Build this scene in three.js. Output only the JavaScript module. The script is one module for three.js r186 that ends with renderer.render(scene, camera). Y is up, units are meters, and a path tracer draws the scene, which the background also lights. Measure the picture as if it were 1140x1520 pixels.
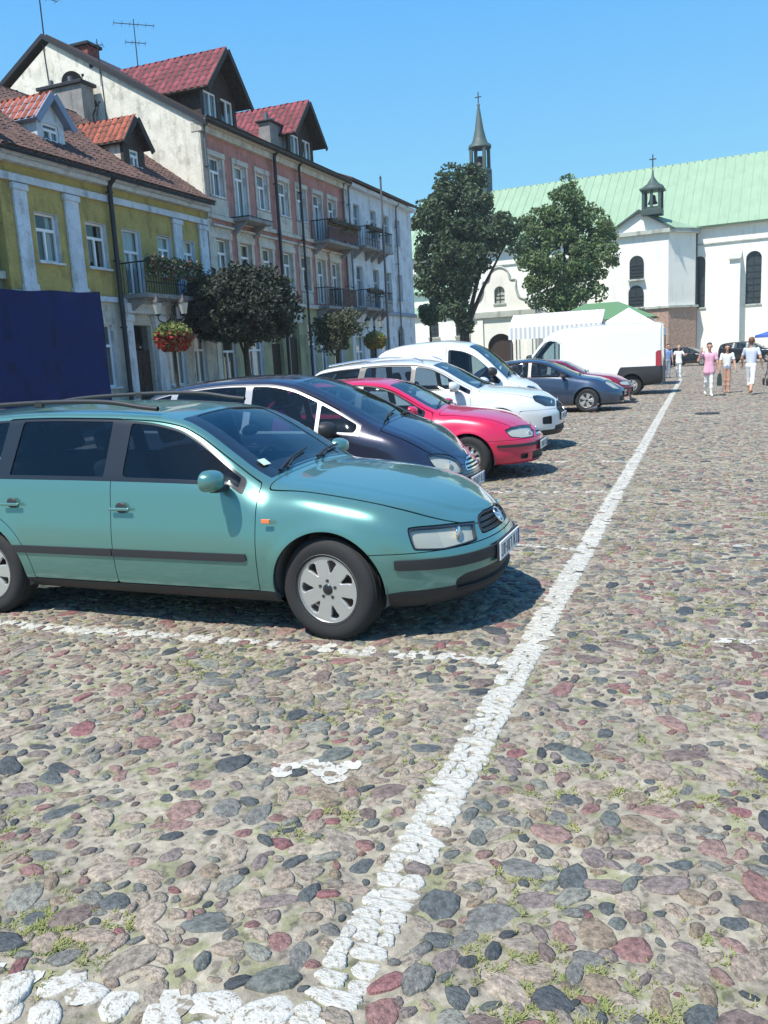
import * as THREE from 'three';
import { mergeGeometries } from 'three/addons/utils/BufferGeometryUtils.js';
import { RoundedBoxGeometry } from 'three/addons/geometries/RoundedBoxGeometry.js';
import { MarchingCubes } from 'three/addons/objects/MarchingCubes.js';

// ---------------------------------------------------------------- camera, sky, sun, exposure
const scene = new THREE.Scene();
const camera = new THREE.PerspectiveCamera(63.2, 0.75, 0.05, 900);
camera.position.set(0, 1.652, 0);
camera.rotation.set(-0.1796, 0.3672, -0.0542, 'YXZ');
const renderer = new THREE.WebGLRenderer({ antialias: true });
renderer.toneMapping = THREE.LinearToneMapping;
renderer.toneMappingExposure = 1.42;
renderer.shadowMap.enabled = true;

const sunDir = new THREE.Vector3(-0.25, 1, 0.52).normalize();
{ // clear summer sky: pale near the horizon, blue higher up
  const W = 512, H = 256, d = new Float32Array(W * H * 4);
  for (let j = 0; j < H; j++) for (let i = 0; i < W; i++) {
    const el = ((j + 0.5) / H - 0.5) * Math.PI, az = ((i + 0.5) / W - 0.5) * 2 * Math.PI;
    const e = Math.max(0, el), t = Math.min(1, e / 0.62), s = 1 - Math.pow(1 - t, 1.6);
    const dir = new THREE.Vector3(Math.cos(el) * Math.cos(az), Math.sin(el), Math.cos(el) * Math.sin(az));
    const glow = Math.pow(Math.max(0, dir.dot(sunDir)), 10) * 0.3;
    const zt = Math.min(1, Math.max(0, (e - 0.5) / 0.85)), zen = zt * zt * (3 - 2 * zt), lerp = (p, q, w) => p + (q - p) * w; let r = lerp(0.29 * (1 - s) + 0.05 * s, 0.036, zen), g = lerp(0.6 * (1 - s) + 0.275 * s, 0.16, zen), b = lerp(0.68 * (1 - s) + 0.70 * s, 0.44, zen);
    if (el < 0) { r = 0.22; g = 0.22; b = 0.2; }
    const o = (j * W + i) * 4; d[o] = r + glow; d[o + 1] = g + glow; d[o + 2] = b + glow * 0.8; d[o + 3] = 1;
  }
  const sky = new THREE.DataTexture(d, W, H, THREE.RGBAFormat, THREE.FloatType);
  sky.mapping = THREE.EquirectangularReflectionMapping; sky.magFilter = sky.minFilter = THREE.LinearFilter; sky.needsUpdate = true;
  scene.background = sky; scene.environment = sky;
}
const sun = new THREE.DirectionalLight(new THREE.Color(1, 0.955, 0.87), 4.8);
sun.position.copy(sunDir).multiplyScalar(120); sun.target.position.set(-4, 0, -30);
sun.position.add(sun.target.position);
sun.castShadow = true; sun.shadow.mapSize.set(4096, 4096);
Object.assign(sun.shadow.camera, { left: -70, right: 70, top: 70, bottom: -70, near: 1, far: 300 });
scene.add(sun, sun.target);

// ---------------------------------------------------------------- helpers
function rngOf(a) { return () => { a |= 0; a = a + 0x6D2B79F5 | 0; let t = Math.imul(a ^ a >>> 15, 1 | a); t = t + Math.imul(t ^ t >>> 7, 61 | t) ^ t; return ((t ^ t >>> 14) >>> 0) / 4294967296; }; }
const rnd = rngOf(12345);
const clamp = (x, a = 0, b = 1) => Math.min(b, Math.max(a, x));
const lerp = (a, b, t) => a + (b - a) * t;
const sst = (a, b, x) => { const t = clamp((x - a) / (b - a)); return t * t * (3 - 2 * t); };
function hash2(x, y, s = 0) { let h = Math.imul(x, 374761393) + Math.imul(y, 668265263) + Math.imul(s, 1442695041) | 0; h = Math.imul(h ^ h >>> 13, 1274126177); h ^= h >>> 16; return (h >>> 0) / 4294967296; }
function vnoise(x, y, per = 0, s = 0) { // value noise, periodic with per cells if given
  const xi = Math.floor(x), yi = Math.floor(y), fx = x - xi, fy = y - yi;
  const m = v => per ? ((v % per) + per) % per : v;
  const u = fx * fx * (3 - 2 * fx), w = fy * fy * (3 - 2 * fy);
  return lerp(lerp(hash2(m(xi), m(yi), s), hash2(m(xi + 1), m(yi), s), u), lerp(hash2(m(xi), m(yi + 1), s), hash2(m(xi + 1), m(yi + 1), s), u), w);
}
function fbm(x, y, per = 0, oct = 4, s = 0) { let a = 0, k = 0.5, n = 0; for (let i = 0; i < oct; i++) { a += k * vnoise(x, y, per, s + i); n += k; x *= 2; y *= 2; per *= 2; k *= 0.55; } return a / n; }
function curve(pts) { // smooth monotone-ish curve through points sorted by x
  const p = pts.slice().sort((a, b) => a[0] - b[0]), n = p.length, m = [];
  const d = i => (p[i + 1][1] - p[i][1]) / (p[i + 1][0] - p[i][0]);
  for (let i = 0; i < n; i++) {
    if (i === 0) m.push(d(0)); else if (i === n - 1) m.push(d(n - 2));
    else { const a = d(i - 1), b = d(i); m.push(a * b <= 0 ? 0 : 2 * a * b / (a + b)); }
  }
  return x => {
    if (x <= p[0][0]) return p[0][1]; if (x >= p[n - 1][0]) return p[n - 1][1];
    let i = 0; while (x > p[i + 1][0]) i++;
    const h = p[i + 1][0] - p[i][0], t = (x - p[i][0]) / h, t2 = t * t, t3 = t2 * t;
    return (2 * t3 - 3 * t2 + 1) * p[i][1] + (t3 - 2 * t2 + t) * h * m[i] + (-2 * t3 + 3 * t2) * p[i + 1][1] + (t3 - t2) * h * m[i + 1];
  };
}
// textures: fn(u, v) gives [r, g, b] 0..1 (sRGB for colour maps)
function tex(size, fn, srgb = true) {
  const d = new Uint8Array(size * size * 4);
  for (let j = 0; j < size; j++) for (let i = 0; i < size; i++) {
    const c = fn(i / size, j / size), o = (j * size + i) * 4;
    d[o] = clamp(c[0]) * 255; d[o + 1] = clamp(c[1]) * 255; d[o + 2] = clamp(c[2]) * 255; d[o + 3] = 255;
  }
  const t = new THREE.DataTexture(d, size, size, THREE.RGBAFormat);
  t.wrapS = t.wrapT = THREE.RepeatWrapping; t.magFilter = THREE.LinearFilter; t.minFilter = THREE.LinearMipmapLinearFilter; t.generateMipmaps = true;
  if (srgb) t.colorSpace = THREE.SRGBColorSpace; t.needsUpdate = true; return t;
}
function scaled(t, per) { const c = t.clone(); c.repeat.set(1 / per, 1 / per); c.needsUpdate = true; return c; }
const grey = v => [v, v, v];
// names: the first keeps the plain name, repeats take _001, _002 ...
const taken = new Map();
function numbered(name) { const n = taken.get(name) || 0; taken.set(name, n + 1); return n ? `${name}_${String(n).padStart(3, '0')}` : name; }
function tag(o, label, category, group, kind) { o.userData.label = label; if (category) o.userData.category = category; if (group) o.userData.group = group; if (kind) o.userData.kind = kind; return o; }
function thing(name, label, category, pos = [0, 0, 0], turn = 0, group) {
  const o = new THREE.Group(); o.name = numbered(name); scene.add(o); o.position.set(...pos); o.rotation.y = turn; tag(o, label, category, group); return o;
}
function mesh(name, geo, mat, parent) {
  const g = Array.isArray(geo) ? merge(geo) : geo; const m = new THREE.Mesh(g, mat); m.name = name; m.castShadow = m.receiveShadow = true; if (parent) parent.add(m); return m;
}
function plain(g) { const n = g.index ? g.toNonIndexed() : g; for (const k of Object.keys(n.attributes)) if (!['position', 'normal', 'uv'].includes(k)) n.deleteAttribute(k); if (!n.attributes.normal) n.computeVertexNormals(); if (!n.attributes.uv) uvBox(n); return n; }
function merge(list) { const gs = list.map(plain); const m = gs.length > 1 ? mergeGeometries(gs) : gs[0]; return m; }
function uvBox(g) { // uv in metres along the dominant plane of each face
  const n = g.index ? g.toNonIndexed() : g; if (!n.attributes.normal) n.computeVertexNormals();
  const p = n.attributes.position, uv = new Float32Array(p.count * 2);
  const A = new THREE.Vector3(), B = new THREE.Vector3(), C = new THREE.Vector3();
  for (let i = 0; i < p.count; i += 3) {
    A.fromBufferAttribute(p, i); B.fromBufferAttribute(p, i + 1).sub(A); C.fromBufferAttribute(p, i + 2).sub(A); B.cross(C);
    const ax = Math.abs(B.x), ay = Math.abs(B.y), az = Math.abs(B.z);
    for (let k = 0; k < 3; k++) {
      const x = p.getX(i + k), y = p.getY(i + k), z = p.getZ(i + k);
      const q = ax >= ay && ax >= az ? [z, y] : ay >= az ? [x, z] : [x, y];
      uv[(i + k) * 2] = q[0]; uv[(i + k) * 2 + 1] = q[1];
    }
  }
  n.setAttribute('uv', new THREE.BufferAttribute(uv, 2)); return n;
}
function box(w, h, d, x = 0, y = 0, z = 0, bev = 0) { const g = bev ? new RoundedBoxGeometry(w, h, d, 2, bev) : new THREE.BoxGeometry(w, h, d); g.translate(x, y, z); return uvBox(g); }
function span(x0, x1, y0, y1, z0, z1, bev = 0) { return box(x1 - x0, y1 - y0, z1 - z0, (x0 + x1) / 2, (y0 + y1) / 2, (z0 + z1) / 2, bev); }
const V3 = (x, y, z) => new THREE.Vector3(x, y, z);
function tube(pts, r, seg = 24, rad = 8, closed = false) { return new THREE.TubeGeometry(new THREE.CatmullRomCurve3(pts.map(p => V3(...p)), closed, 'centripetal'), seg, r, rad, closed); }
function rod(a, b, r0, r1 = r0, rad = 8) { // tapered cylinder from a to b
  const A = V3(...a), B = V3(...b), L = A.distanceTo(B); const g = new THREE.CylinderGeometry(r1, r0, L, rad);
  g.applyQuaternion(new THREE.Quaternion().setFromUnitVectors(V3(0, 1, 0), B.clone().sub(A).normalize())); g.translate(...A.add(B).multiplyScalar(0.5).toArray()); return g;
}
function lathe(pts, seg = 32) { return new THREE.LatheGeometry(pts.map(p => new THREE.Vector2(...p)), seg); }
function shapeOf(pts) { const s = new THREE.Shape(); pts.forEach((p, i) => i ? s.lineTo(...p) : s.moveTo(...p)); s.closePath(); return s; }
function prism(pts, depth, holes = [], bev = 0) { // outline in x,y; extruded along +z from 0 to depth
  const s = Array.isArray(pts) ? shapeOf(pts) : pts; for (const h of holes) s.holes.push(Array.isArray(h) ? shapeOf(h) : h);
  return uvBox(new THREE.ExtrudeGeometry(s, { depth, bevelEnabled: bev > 0, bevelSize: bev, bevelThickness: bev, bevelSegments: 2, curveSegments: 16, bevelOffset: -bev }));
}
const lin = (r, g, b) => new THREE.Color().setRGB(r, g, b);
const srgb = (r, g, b, k = 1) => { const c = new THREE.Color().setRGB(r / 255, g / 255, b / 255, THREE.SRGBColorSpace); return c.multiplyScalar(k); };
const std = (color, roughness = 0.8, o = {}) => new THREE.MeshStandardMaterial({ color, roughness, side: THREE.DoubleSide, ...o });
const phys = (color, roughness, o = {}) => new THREE.MeshPhysicalMaterial({ color, roughness, side: THREE.DoubleSide, ...o });
// ---------------------------------------------------------------- the square: sand bedded field stones
const sandTex = tex(1024, (u, v) => {
  const a = fbm(u * 8, v * 8, 8, 5, 3), b = fbm(u * 64, v * 64, 64, 3, 9), c = hash2(u * 1024 | 0, v * 1024 | 0, 5), d = fbm(u * 24, v * 24, 24, 3, 21);
  let k = 0.80 + (a - 0.5) * 0.3 + (b - 0.5) * 0.34 + (c - 0.5) * 0.16; const moss = sst(0.54, 0.7, d) * 0.5, dark = b < 0.32 ? 0.85 : 1; k *= dark;
  return [k * lerp(0.85, 0.66, moss), k * lerp(0.805, 0.69, moss), k * lerp(0.715, 0.46, moss)];
});
const sandBump = tex(512, (u, v) => grey(fbm(u * 40, v * 40, 40, 4, 31) * 0.7 + hash2(u * 512 | 0, v * 512 | 0, 8) * 0.3), false);
const stoneTex = tex(512, (u, v) => { const a = fbm(u * 6, v * 6, 6, 5, 41), b = hash2(u * 512 | 0, v * 512 | 0, 6), c = fbm(u * 40, v * 40, 40, 2, 47); const k = 0.82 + (a - 0.5) * 0.55 + (b - 0.5) * 0.2 + (c - 0.5) * 0.3; const w = sst(0.6, 0.8, fbm(u * 10, v * 10, 10, 3, 52)) * 0.18; return [k + w, k + w * 0.95, k + w * 0.85]; });
const paintTex = tex(512, (u, v) => { const a = fbm(u * 7, v * 7, 7, 5, 201), b = fbm(u * 22, v * 22, 22, 4, 207), c = hash2(u * 512 | 0, v * 512 | 0, 16), chip = sst(0.57, 0.66, a * 0.55 + b * 0.45), k = 0.93 + (b - 0.5) * 0.25 + (c - 0.5) * 0.08; return [lerp(k, 0.66, chip), lerp(k * 0.99, 0.62, chip), lerp(k * 0.955, 0.56, chip)]; });
const stoneBump = tex(256, (u, v) => grey(fbm(u * 16, v * 16, 16, 4, 61)), false);
const gh0 = (x, z) => (fbm(x * 1.1 + 40, z * 1.1 + 40, 0, 2, 71) - 0.5) * 0.03 + (fbm(x * 6 + 9, z * 6 + 9, 0, 3, 77) - 0.5) * 0.022;
const fadeG = (x, z) => (1 - sst(13, 17, -z)) * (1 - sst(4, 6, x)) * sst(-11, -8, x);
const groundY = (x, z) => { const f = fadeG(x, z); return f > 0 ? gh0(x, z) * f : 0; };
const groundMat = std(lin(0.62, 0.62, 0.62), 0.95, { map: scaled(sandTex, 1.7), bumpMap: scaled(sandBump, 0.9), bumpScale: 0.004 });
{
  const axis = (a, b, s, far) => { const r = []; for (let x = a; x <= b + 1e-6; x += s) r.push(x); let d = s, x = b; while (x < far) { d *= 1.28; x += d; r.push(Math.min(x, far)); } d = s; x = a; while (x > -far) { d *= 1.28; x -= d; r.unshift(Math.max(x, -far)); } return r; };
  const xs = axis(-9, 4.5, 0.05, 420), zs = axis(-15, 0.5, 0.05, 420), P = [], U = [], I = [];
  for (const z of zs) for (const x of xs) { P.push(x, groundY(x, z), z); U.push(x, z); }
  const n = xs.length; for (let j = 0; j + 1 < zs.length; j++) for (let i = 0; i + 1 < n; i++) { const a = j * n + i; I.push(a, a + n, a + 1, a + 1, a + n, a + n + 1); }
  const g = new THREE.BufferGeometry(); g.setAttribute('position', new THREE.Float32BufferAttribute(P, 3)); g.setAttribute('uv', new THREE.Float32BufferAttribute(U, 2)); g.setIndex(I); g.computeVertexNormals();
  const m = mesh('cobbled_ground', g, groundMat); scene.add(m); tag(m, 'sandy cobbled town square with rounded field stones', undefined, undefined, 'structure');
  globalThis.ground = m;
}
const ground = globalThis.ground;
// one stone: a low irregular dome, unit radius, its foot below the sand
function stoneGeo(seed, seg, rings, angular = 0) {
  const r = rngOf(seed), lob = [r() * 6, r() * 6, r() * 6], am = [0.12 + r() * 0.1, 0.06 + r() * 0.08, 0.03 + r() * 0.05], P = [], U = [], I = [];
  const rad = a => angular ? (1 / Math.pow(Math.pow(Math.abs(Math.cos(a)), 3.4) + Math.pow(Math.abs(Math.sin(a)), 3.4), 0.294)) * (0.96 + am[1] * Math.sin(3 * a + lob[1]) + am[2] * 1.3 * Math.sin(5 * a + lob[2])) : 1 + am[0] * Math.sin(2 * a + lob[0]) + am[1] * Math.sin(3 * a + lob[1]) + am[2] * Math.sin(5 * a + lob[2]);
  const tx = (r() - 0.5) * 0.5, tz = (r() - 0.5) * 0.5, flat = angular ? 3 + r() * 2 : 1.35 + r() * 1.1;
  P.push(tx * 0.3, 1 + (r() - 0.5) * 0.1, tz * 0.3); U.push(0.5, 0.5);
  for (let k = 1; k <= rings; k++) for (let i = 0; i < seg; i++) {
    const t = k / rings, a = i / seg * Math.PI * 2, q = Math.sin(t * Math.PI * 0.58) / Math.sin(0.58 * Math.PI) * rad(a), h = Math.pow(Math.max(0, 1 - Math.pow(Math.min(1, t), flat)), 0.8) * (1 + 0.25 * (tx * Math.cos(a) + tz * Math.sin(a))) + (r() - 0.5) * 0.12 * (1 - t) - (t > 0.99 ? 0.9 : 0);
    P.push(Math.cos(a) * q * (t > 0.99 ? 1.02 : 1), h, Math.sin(a) * q); U.push(0.5 + Math.cos(a) * q * 0.5, 0.5 + Math.sin(a) * q * 0.5);
  }
  for (let i = 0; i < seg; i++) I.push(0, 1 + (i + 1) % seg, 1 + i);
  for (let k = 0; k + 1 < rings; k++) for (let i = 0; i < seg; i++) { const a = 1 + k * seg + i, b = 1 + k * seg + (i + 1) % seg; I.push(a, b, a + seg, b, b + seg, a + seg); }
  const g = new THREE.BufferGeometry(); g.setAttribute('position', new THREE.Float32BufferAttribute(P, 3)); g.setAttribute('uv', new THREE.Float32BufferAttribute(U, 2)); g.setIndex(I); g.computeVertexNormals(); return g;
}
const stonePalette = [[154, 122, 112, 3], [148, 108, 102, 1.8], [122, 122, 116, 3], [92, 98, 98, 2], [154, 142, 126, 4.5], [136, 122, 116, 3], [164, 146, 128, 4.5], [140, 140, 128, 3], [76, 82, 86, 1.3], [150, 98, 98, 0.7], [148, 130, 108, 2.4], [174, 158, 138, 4], [126, 108, 100, 1.6], [108, 114, 108, 1.6]];
const palSum = stonePalette.reduce((a, p) => a + p[3], 0);
const pickCol = r => { let t = r * palSum, i = 0; while (t > stonePalette[i][3]) t -= stonePalette[i++][3]; return i; };
const stoneColor = i => { const p = stonePalette[i], m = (p[0] + p[1] + p[2]) / 3, k = 0.85; return srgb(lerp(m + 3, p[0], k), lerp(m, p[1], k), lerp(m - 2, p[2], k), 0.98); };
const lineX = -0.885, stallZ = [-1.56, -4.24, -7.02, -9.88, -12.65, -15.4, -18.2, -21];
{
  const R = rngOf(777), cell = 0.25, grid = new Map(), stones = [];
  const key = (i, j) => i * 4096 + j;
  const fits = (x, z, r) => { const i = Math.floor(x / cell), j = Math.floor(z / cell); for (let a = -1; a <= 1; a++) for (let b = -1; b <= 1; b++) for (const s of grid.get(key(i + a, j + b)) || []) if (Math.hypot(s.x - x, s.z - z) < (s.r + r) * 0.98) return false; return true; };
  const put = s => { const k = key(Math.floor(s.x / cell), Math.floor(s.z / cell)); if (!grid.has(k)) grid.set(k, []); grid.get(k).push(s); stones.push(s); };
  const inView = (x, z) => z < -1.0 && x < 0.115 * -z + 1.2 && x > Math.max(1.05 * z - 1.1, z < -4.8 ? -7 : -99) && z > -44;
  // stones that carry the painted lines: wide flat ones set close together
  const paintBand = (x0, z0, dx, dz, len, w, density, worn) => { // courses of one to three stones across the line
    let t = 0; while (t < len) {
      const d = 0.045 + R() * 0.04, n = R() < 0.25 ? 1 : R() < 0.75 ? 2 : 3; let a = -w / 2; const cuts = []; for (let k = 0; k < n; k++) cuts.push(0.6 + R() * 0.8); const sum = cuts.reduce((p, q) => p + q, 0);
      for (let k = 0; k < n; k++) { const ww = w * cuts[k] / sum, o = a + ww / 2, x = x0 + dx * (t + d / 2) - dz * o, z = z0 + dz * (t + d / 2) + dx * o; a += ww; if (R() > density || !inView(x, z)) continue; put({ x, z, r: Math.max(ww, d) * 0.46, sx: ww * 0.5, sz: d * 0.5, h: 0.007 + R() * 0.006, rot: Math.atan2(dx, dz) * -1 + (R() - 0.5) * 0.35, col: R() < worn ? pickCol(R()) : -1, square: true }); }
      t += d;
    }
  };
  paintBand(lineX, -0.9, 0, -1, 44, 0.165, 0.94, 0.03);
  for (let t = 0.1; t < 2.4; t += 0.05) for (const q of [-0.055, 0, 0.05]) { const r = 0.03 + R() * 0.042, x = lineX - t, z = -1.6 + 0.15 * t + q + (R() - 0.5) * 0.05; if (R() < 0.75 && fits(x, z, r * 0.9)) put({ x, z, r: r * 0.9, sx: r * (1 + R() * 0.35), sz: r * (0.8 + R() * 0.2), h: 0.007 + R() * 0.007, rot: R() * 6.3, col: R() < 0.1 ? pickCol(R()) : -1 }); }
  stallZ.forEach((z, i) => i && paintBand(lineX - 0.08, z, -1, 0.004, i ? 5.5 : 2.3, i === 0 ? 0.15 : 0.11, i === 0 ? 0.92 : 0.8, i === 0 ? 0.12 : i === 1 ? 0.25 : 0.45));
  paintBand(0.08, -4.83, 1, 0.02, 0.9, 0.08, 0.75, 0.3); paintBand(-0.1, -7.3, 1, 0.02, 0.9, 0.08, 0.6, 0.5);
  const seed = (step, lo, hi, z0, zmin) => {
    for (let z = z0; z > zmin; z -= step) for (let x = -8; x < 6.5; x += step) {
      const px = x + (R() - 0.5) * step, pz = z + (R() - 0.5) * step; if (!inView(px, pz)) continue; const big = R(), r = lo + (hi - lo) * big * big; if (!fits(px, pz, r * 0.96)) continue;
      if (fbm(px * 0.9 + 3, pz * 0.9 + 8, 0, 2, 91) > 0.58 && R() < 0.55) continue; // sand has drifted over some
      const el = 1 + R() * 0.75; put({ x: px, z: pz, r: r * 0.96, sx: r * Math.sqrt(el) * 1.1, sz: r / Math.sqrt(el) * 1.1, h: 0.005 + R() * 0.007 + r * 0.05, rot: R() * 6.3, col: pickCol(R()) });
    }
  };
  seed(0.112, 0.034, 0.068, -1, -12); seed(0.085, 0.026, 0.042, -1, -12); seed(0.062, 0.018, 0.03, -1, -12); seed(0.055, 0.013, 0.022, -1, -6);
  seed(0.13, 0.036, 0.08, -12, -44); seed(0.1, 0.028, 0.045, -12, -44); seed(0.08, 0.022, 0.034, -12, -20);
  { const keep = inView; for (let z = -44; z > -76; z -= 0.2) for (let x = -3.5; x < 9; x += 0.2) { const px = x + (R() - 0.5) * 0.2, pz = z + (R() - 0.5) * 0.2; if (px > 0.115 * -pz + 1.2) continue; const r = 0.05 + R() * 0.05; if (fits(px, pz, r)) put({ x: px, z: pz, r, sx: r * 1.3, sz: r * 0.9, h: 0.012, rot: R() * 6.3, col: pickCol(R()) }); } }
  // the stones that show largest are meshes of their own
  const size = s => Math.min(s.sx, s.sz) * s.sx / (s.x * s.x + s.z * s.z + 2.7);
  const seen = s => s.z > -16 && s.x < -0.065 * s.z + 0.35 && s.x > 1.03 * s.z - 0.3;
  const order = stones.filter(seen).sort((a, b) => size(b) - size(a)); const near = [], nearPaint = []; for (const s of order) { if (s.col < 0) { if (nearPaint.length < 150) nearPaint.push(s); } else if (near.length < 298) near.push(s); }
  for (const s of [...near, ...nearPaint]) s.own = true;
  const squaresF = Array.from({ length: 10 }, (_, i) => stoneGeo(950 + i, 14, 4, 1)), fine = Array.from({ length: 14 }, (_, i) => stoneGeo(500 + i, 12, 4)), mid = Array.from({ length: 8 }, (_, i) => stoneGeo(700 + i, 9, 3));
  const smat = stonePalette.map((p, i) => std(stoneColor(i), 0.72, { map: stoneTex, bumpMap: stoneBump, bumpScale: 0.004 })), white = std(lin(0.56, 0.56, 0.545), 0.8, { map: paintTex, bumpMap: stoneBump, bumpScale: 0.004 });
  const yOf = s => groundY(s.x, s.z) - 0.003;
  for (const s of [...near, ...nearPaint]) { const m = mesh(s.col < 0 ? 'painted_cobblestone' : 'cobblestone', s.square ? squaresF[Math.floor(R() * 10)] : fine[Math.floor(R() * 14)], s.col < 0 ? white : smat[s.col], ground); m.position.set(s.x, yOf(s), s.z); m.rotation.set((R() - 0.5) * 0.12, s.rot, (R() - 0.5) * 0.12); m.scale.set(s.sx, s.h, s.sz); }
  // the rest: real stones too, joined
  const low = Array.from({ length: 8 }, (_, i) => stoneGeo(800 + i, 7, 2)), squares = Array.from({ length: 8 }, (_, i) => stoneGeo(900 + i, 12, 3, 1));
  const joined = (list, name, label, map = stoneTex) => {
    const P = [], N = [], U = [], C = [], M = new THREE.Matrix4(), Q = new THREE.Quaternion(), E = new THREE.Euler(), v = V3(0, 0, 0), nm = new THREE.Matrix3(); const I = [];
    for (const s of list) {
      const g = (s.square ? squares : s.z > -11 ? mid : low)[Math.floor(R() * 8)]; E.set((R() - 0.5) * 0.14, s.rot, (R() - 0.5) * 0.14); M.compose(V3(s.x, yOf(s), s.z), Q.setFromEuler(E), V3(s.sx, s.h, s.sz)); nm.getNormalMatrix(M);
      const c = s.col < 0 ? lin(0.56, 0.56, 0.545) : stoneColor(s.col), k = 0.86 + R() * 0.28, b = P.length / 3, p = g.attributes.position, n = g.attributes.normal, uv = g.attributes.uv, ou = R(), ov = R();
      for (let i = 0; i < p.count; i++) { v.fromBufferAttribute(p, i).applyMatrix4(M); P.push(v.x, v.y, v.z); v.fromBufferAttribute(n, i).applyMatrix3(nm).normalize(); N.push(v.x, v.y, v.z); U.push(uv.getX(i) + ou, uv.getY(i) + ov); C.push(c.r * k, c.g * k, c.b * k); }
      for (let i = 0; i < g.index.count; i++) I.push(b + g.index.getX(i));
    }
    const g = new THREE.BufferGeometry(); g.setAttribute('position', new THREE.Float32BufferAttribute(P, 3)); g.setAttribute('normal', new THREE.Float32BufferAttribute(N, 3)); g.setAttribute('uv', new THREE.Float32BufferAttribute(U, 2)); g.setAttribute('color', new THREE.Float32BufferAttribute(C, 3)); g.setIndex(I);
    const m = mesh(name, g, std(lin(1, 1, 1), 0.75, { vertexColors: true, map, bumpMap: stoneBump, bumpScale: 0.004 }), ground); m.userData.kind = 'stuff'; m.userData.label = label; return m;
  };
  joined(stones.filter(s => !s.own && s.col >= 0), 'small_cobblestones', 'smaller and farther field stones in the sand');
  joined(stones.filter(s => !s.own && s.col < 0), 'painted_cobblestones', 'farther stones painted white along the bay lines', paintTex);
  console.log('stones', stones.length);
  // paint that ran onto the sand between the stones
  const blot = []; const BR = rngOf(99);
  const blots = (x0, z0, dx, dz, len, w, dens) => { for (let t = 0; t < len; t += 0.035) { const far = sst(2, 9, Math.hypot(x0 + dx * t, z0 + dz * t)); for (let k = 0; k < 3; k++) { if (BR() > lerp(0.22, 0.95, far) * dens) continue; const o = (BR() - 0.5) * w, x = x0 + dx * t - dz * o, z = z0 + dz * t + dx * o, r = 0.02 + BR() * 0.03, n = 7, ctr = blot.length; const a0 = BR() * 6.3, pts = []; for (let i = 0; i < n; i++) { const a = a0 + i / n * 6.283, q = r * (0.6 + BR() * 0.6); pts.push([x + Math.cos(a) * q, z + Math.sin(a) * q]); } for (let i = 0; i < n; i++) { const A = pts[i], B = pts[(i + 1) % n]; for (const [px, pz] of [[x, z], B, A]) blot.push(px, groundY(px, pz) + 0.004 + (k * 0.0006), pz); } } } };
  blots(lineX, -0.9, 0, -1, 55, 0.13, 1); stallZ.forEach((z, i) => blots(lineX - 0.1, z, -1, 0.004, i ? 5 : 2.2, 0.09, i === 0 ? 0.5 : i === 1 ? 0.5 : 0.35));
  blots(0.08, -4.83, 1, 0.02, 0.9, 0.06, 0.4);
  // a stray white mark inside the empty bay
  for (const [x, z] of [[-1.63, -2.82], [-1.6, -2.87], [-1.565, -2.92], [-1.52, -2.92], [-1.48, -2.9], [-1.44, -2.86], [-1.41, -2.82], [-1.385, -2.85], [-1.375, -2.9], [-1.37, -2.95]]) blots(x, z, 1, 0, 0.04, 0.025, 2);
  const bg = new THREE.BufferGeometry(); bg.setAttribute('position', new THREE.Float32BufferAttribute(blot, 3)); bg.computeVertexNormals();
  const bm = mesh('paint_marking', uvBox(bg), std(lin(0.54, 0.535, 0.515), 0.85, { map: scaled(paintTex, 0.35) }), ground); bm.userData.kind = 'stuff'; bm.userData.label = 'white paint spilled between the stones of the bay lines';
  // grass and moss in the joints
  const blade = []; for (let i = 0; i < 9; i++) { const a = BR() * 6.3, l = 0.012 + BR() * 0.016, w = 0.0035, cx = Math.cos(a), cz = Math.sin(a), bx = (BR() - 0.5) * 0.03, bz = (BR() - 0.5) * 0.03; blade.push(bx - cz * w, -0.002, bz + cx * w, bx + cz * w, -0.002, bz - cx * w, bx + cx * l * 0.8, 0.005 + BR() * 0.008, bz + cz * l * 0.8); }
  const gg = new THREE.BufferGeometry(); gg.setAttribute('position', new THREE.Float32BufferAttribute(blade, 3)); gg.computeVertexNormals();
  const spots = []; let guard = 0; while (spots.length < 6500 && guard++ < 400000) { const z = -1.1 - BR() * BR() * 16, x = lerp(Math.max(1.05 * z - 0.6, -6), -0.1 * z + 0.8, BR()); const f = fbm(x * 2.3 + 5, z * 2.3 + 17, 0, 3, 83); if (f < 0.52 || BR() > sst(0.5, 0.78, f) * 0.7) continue; if (!fits(x, z, 0.004)) continue; spots.push([x, z]); }
  const im = new THREE.InstancedMesh(gg, std(lin(1, 1, 1), 0.9), spots.length), o = new THREE.Object3D();
  spots.forEach(([x, z], i) => { o.position.set(x, groundY(x, z), z); o.rotation.set(0, BR() * 6.3, 0); o.scale.setScalar(0.5 + BR() * 0.7); o.updateMatrix(); im.setMatrixAt(i, o.matrix); const t = BR(); im.setColorAt(i, lin(lerp(0.16, 0.27, t), lerp(0.2, 0.26, t), lerp(0.06, 0.1, t))); });
  im.name = 'joint_grass'; tag(im, 'short yellowish green grass and moss in the cobble joints', 'grass', undefined, 'stuff'); scene.add(im);
}
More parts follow.
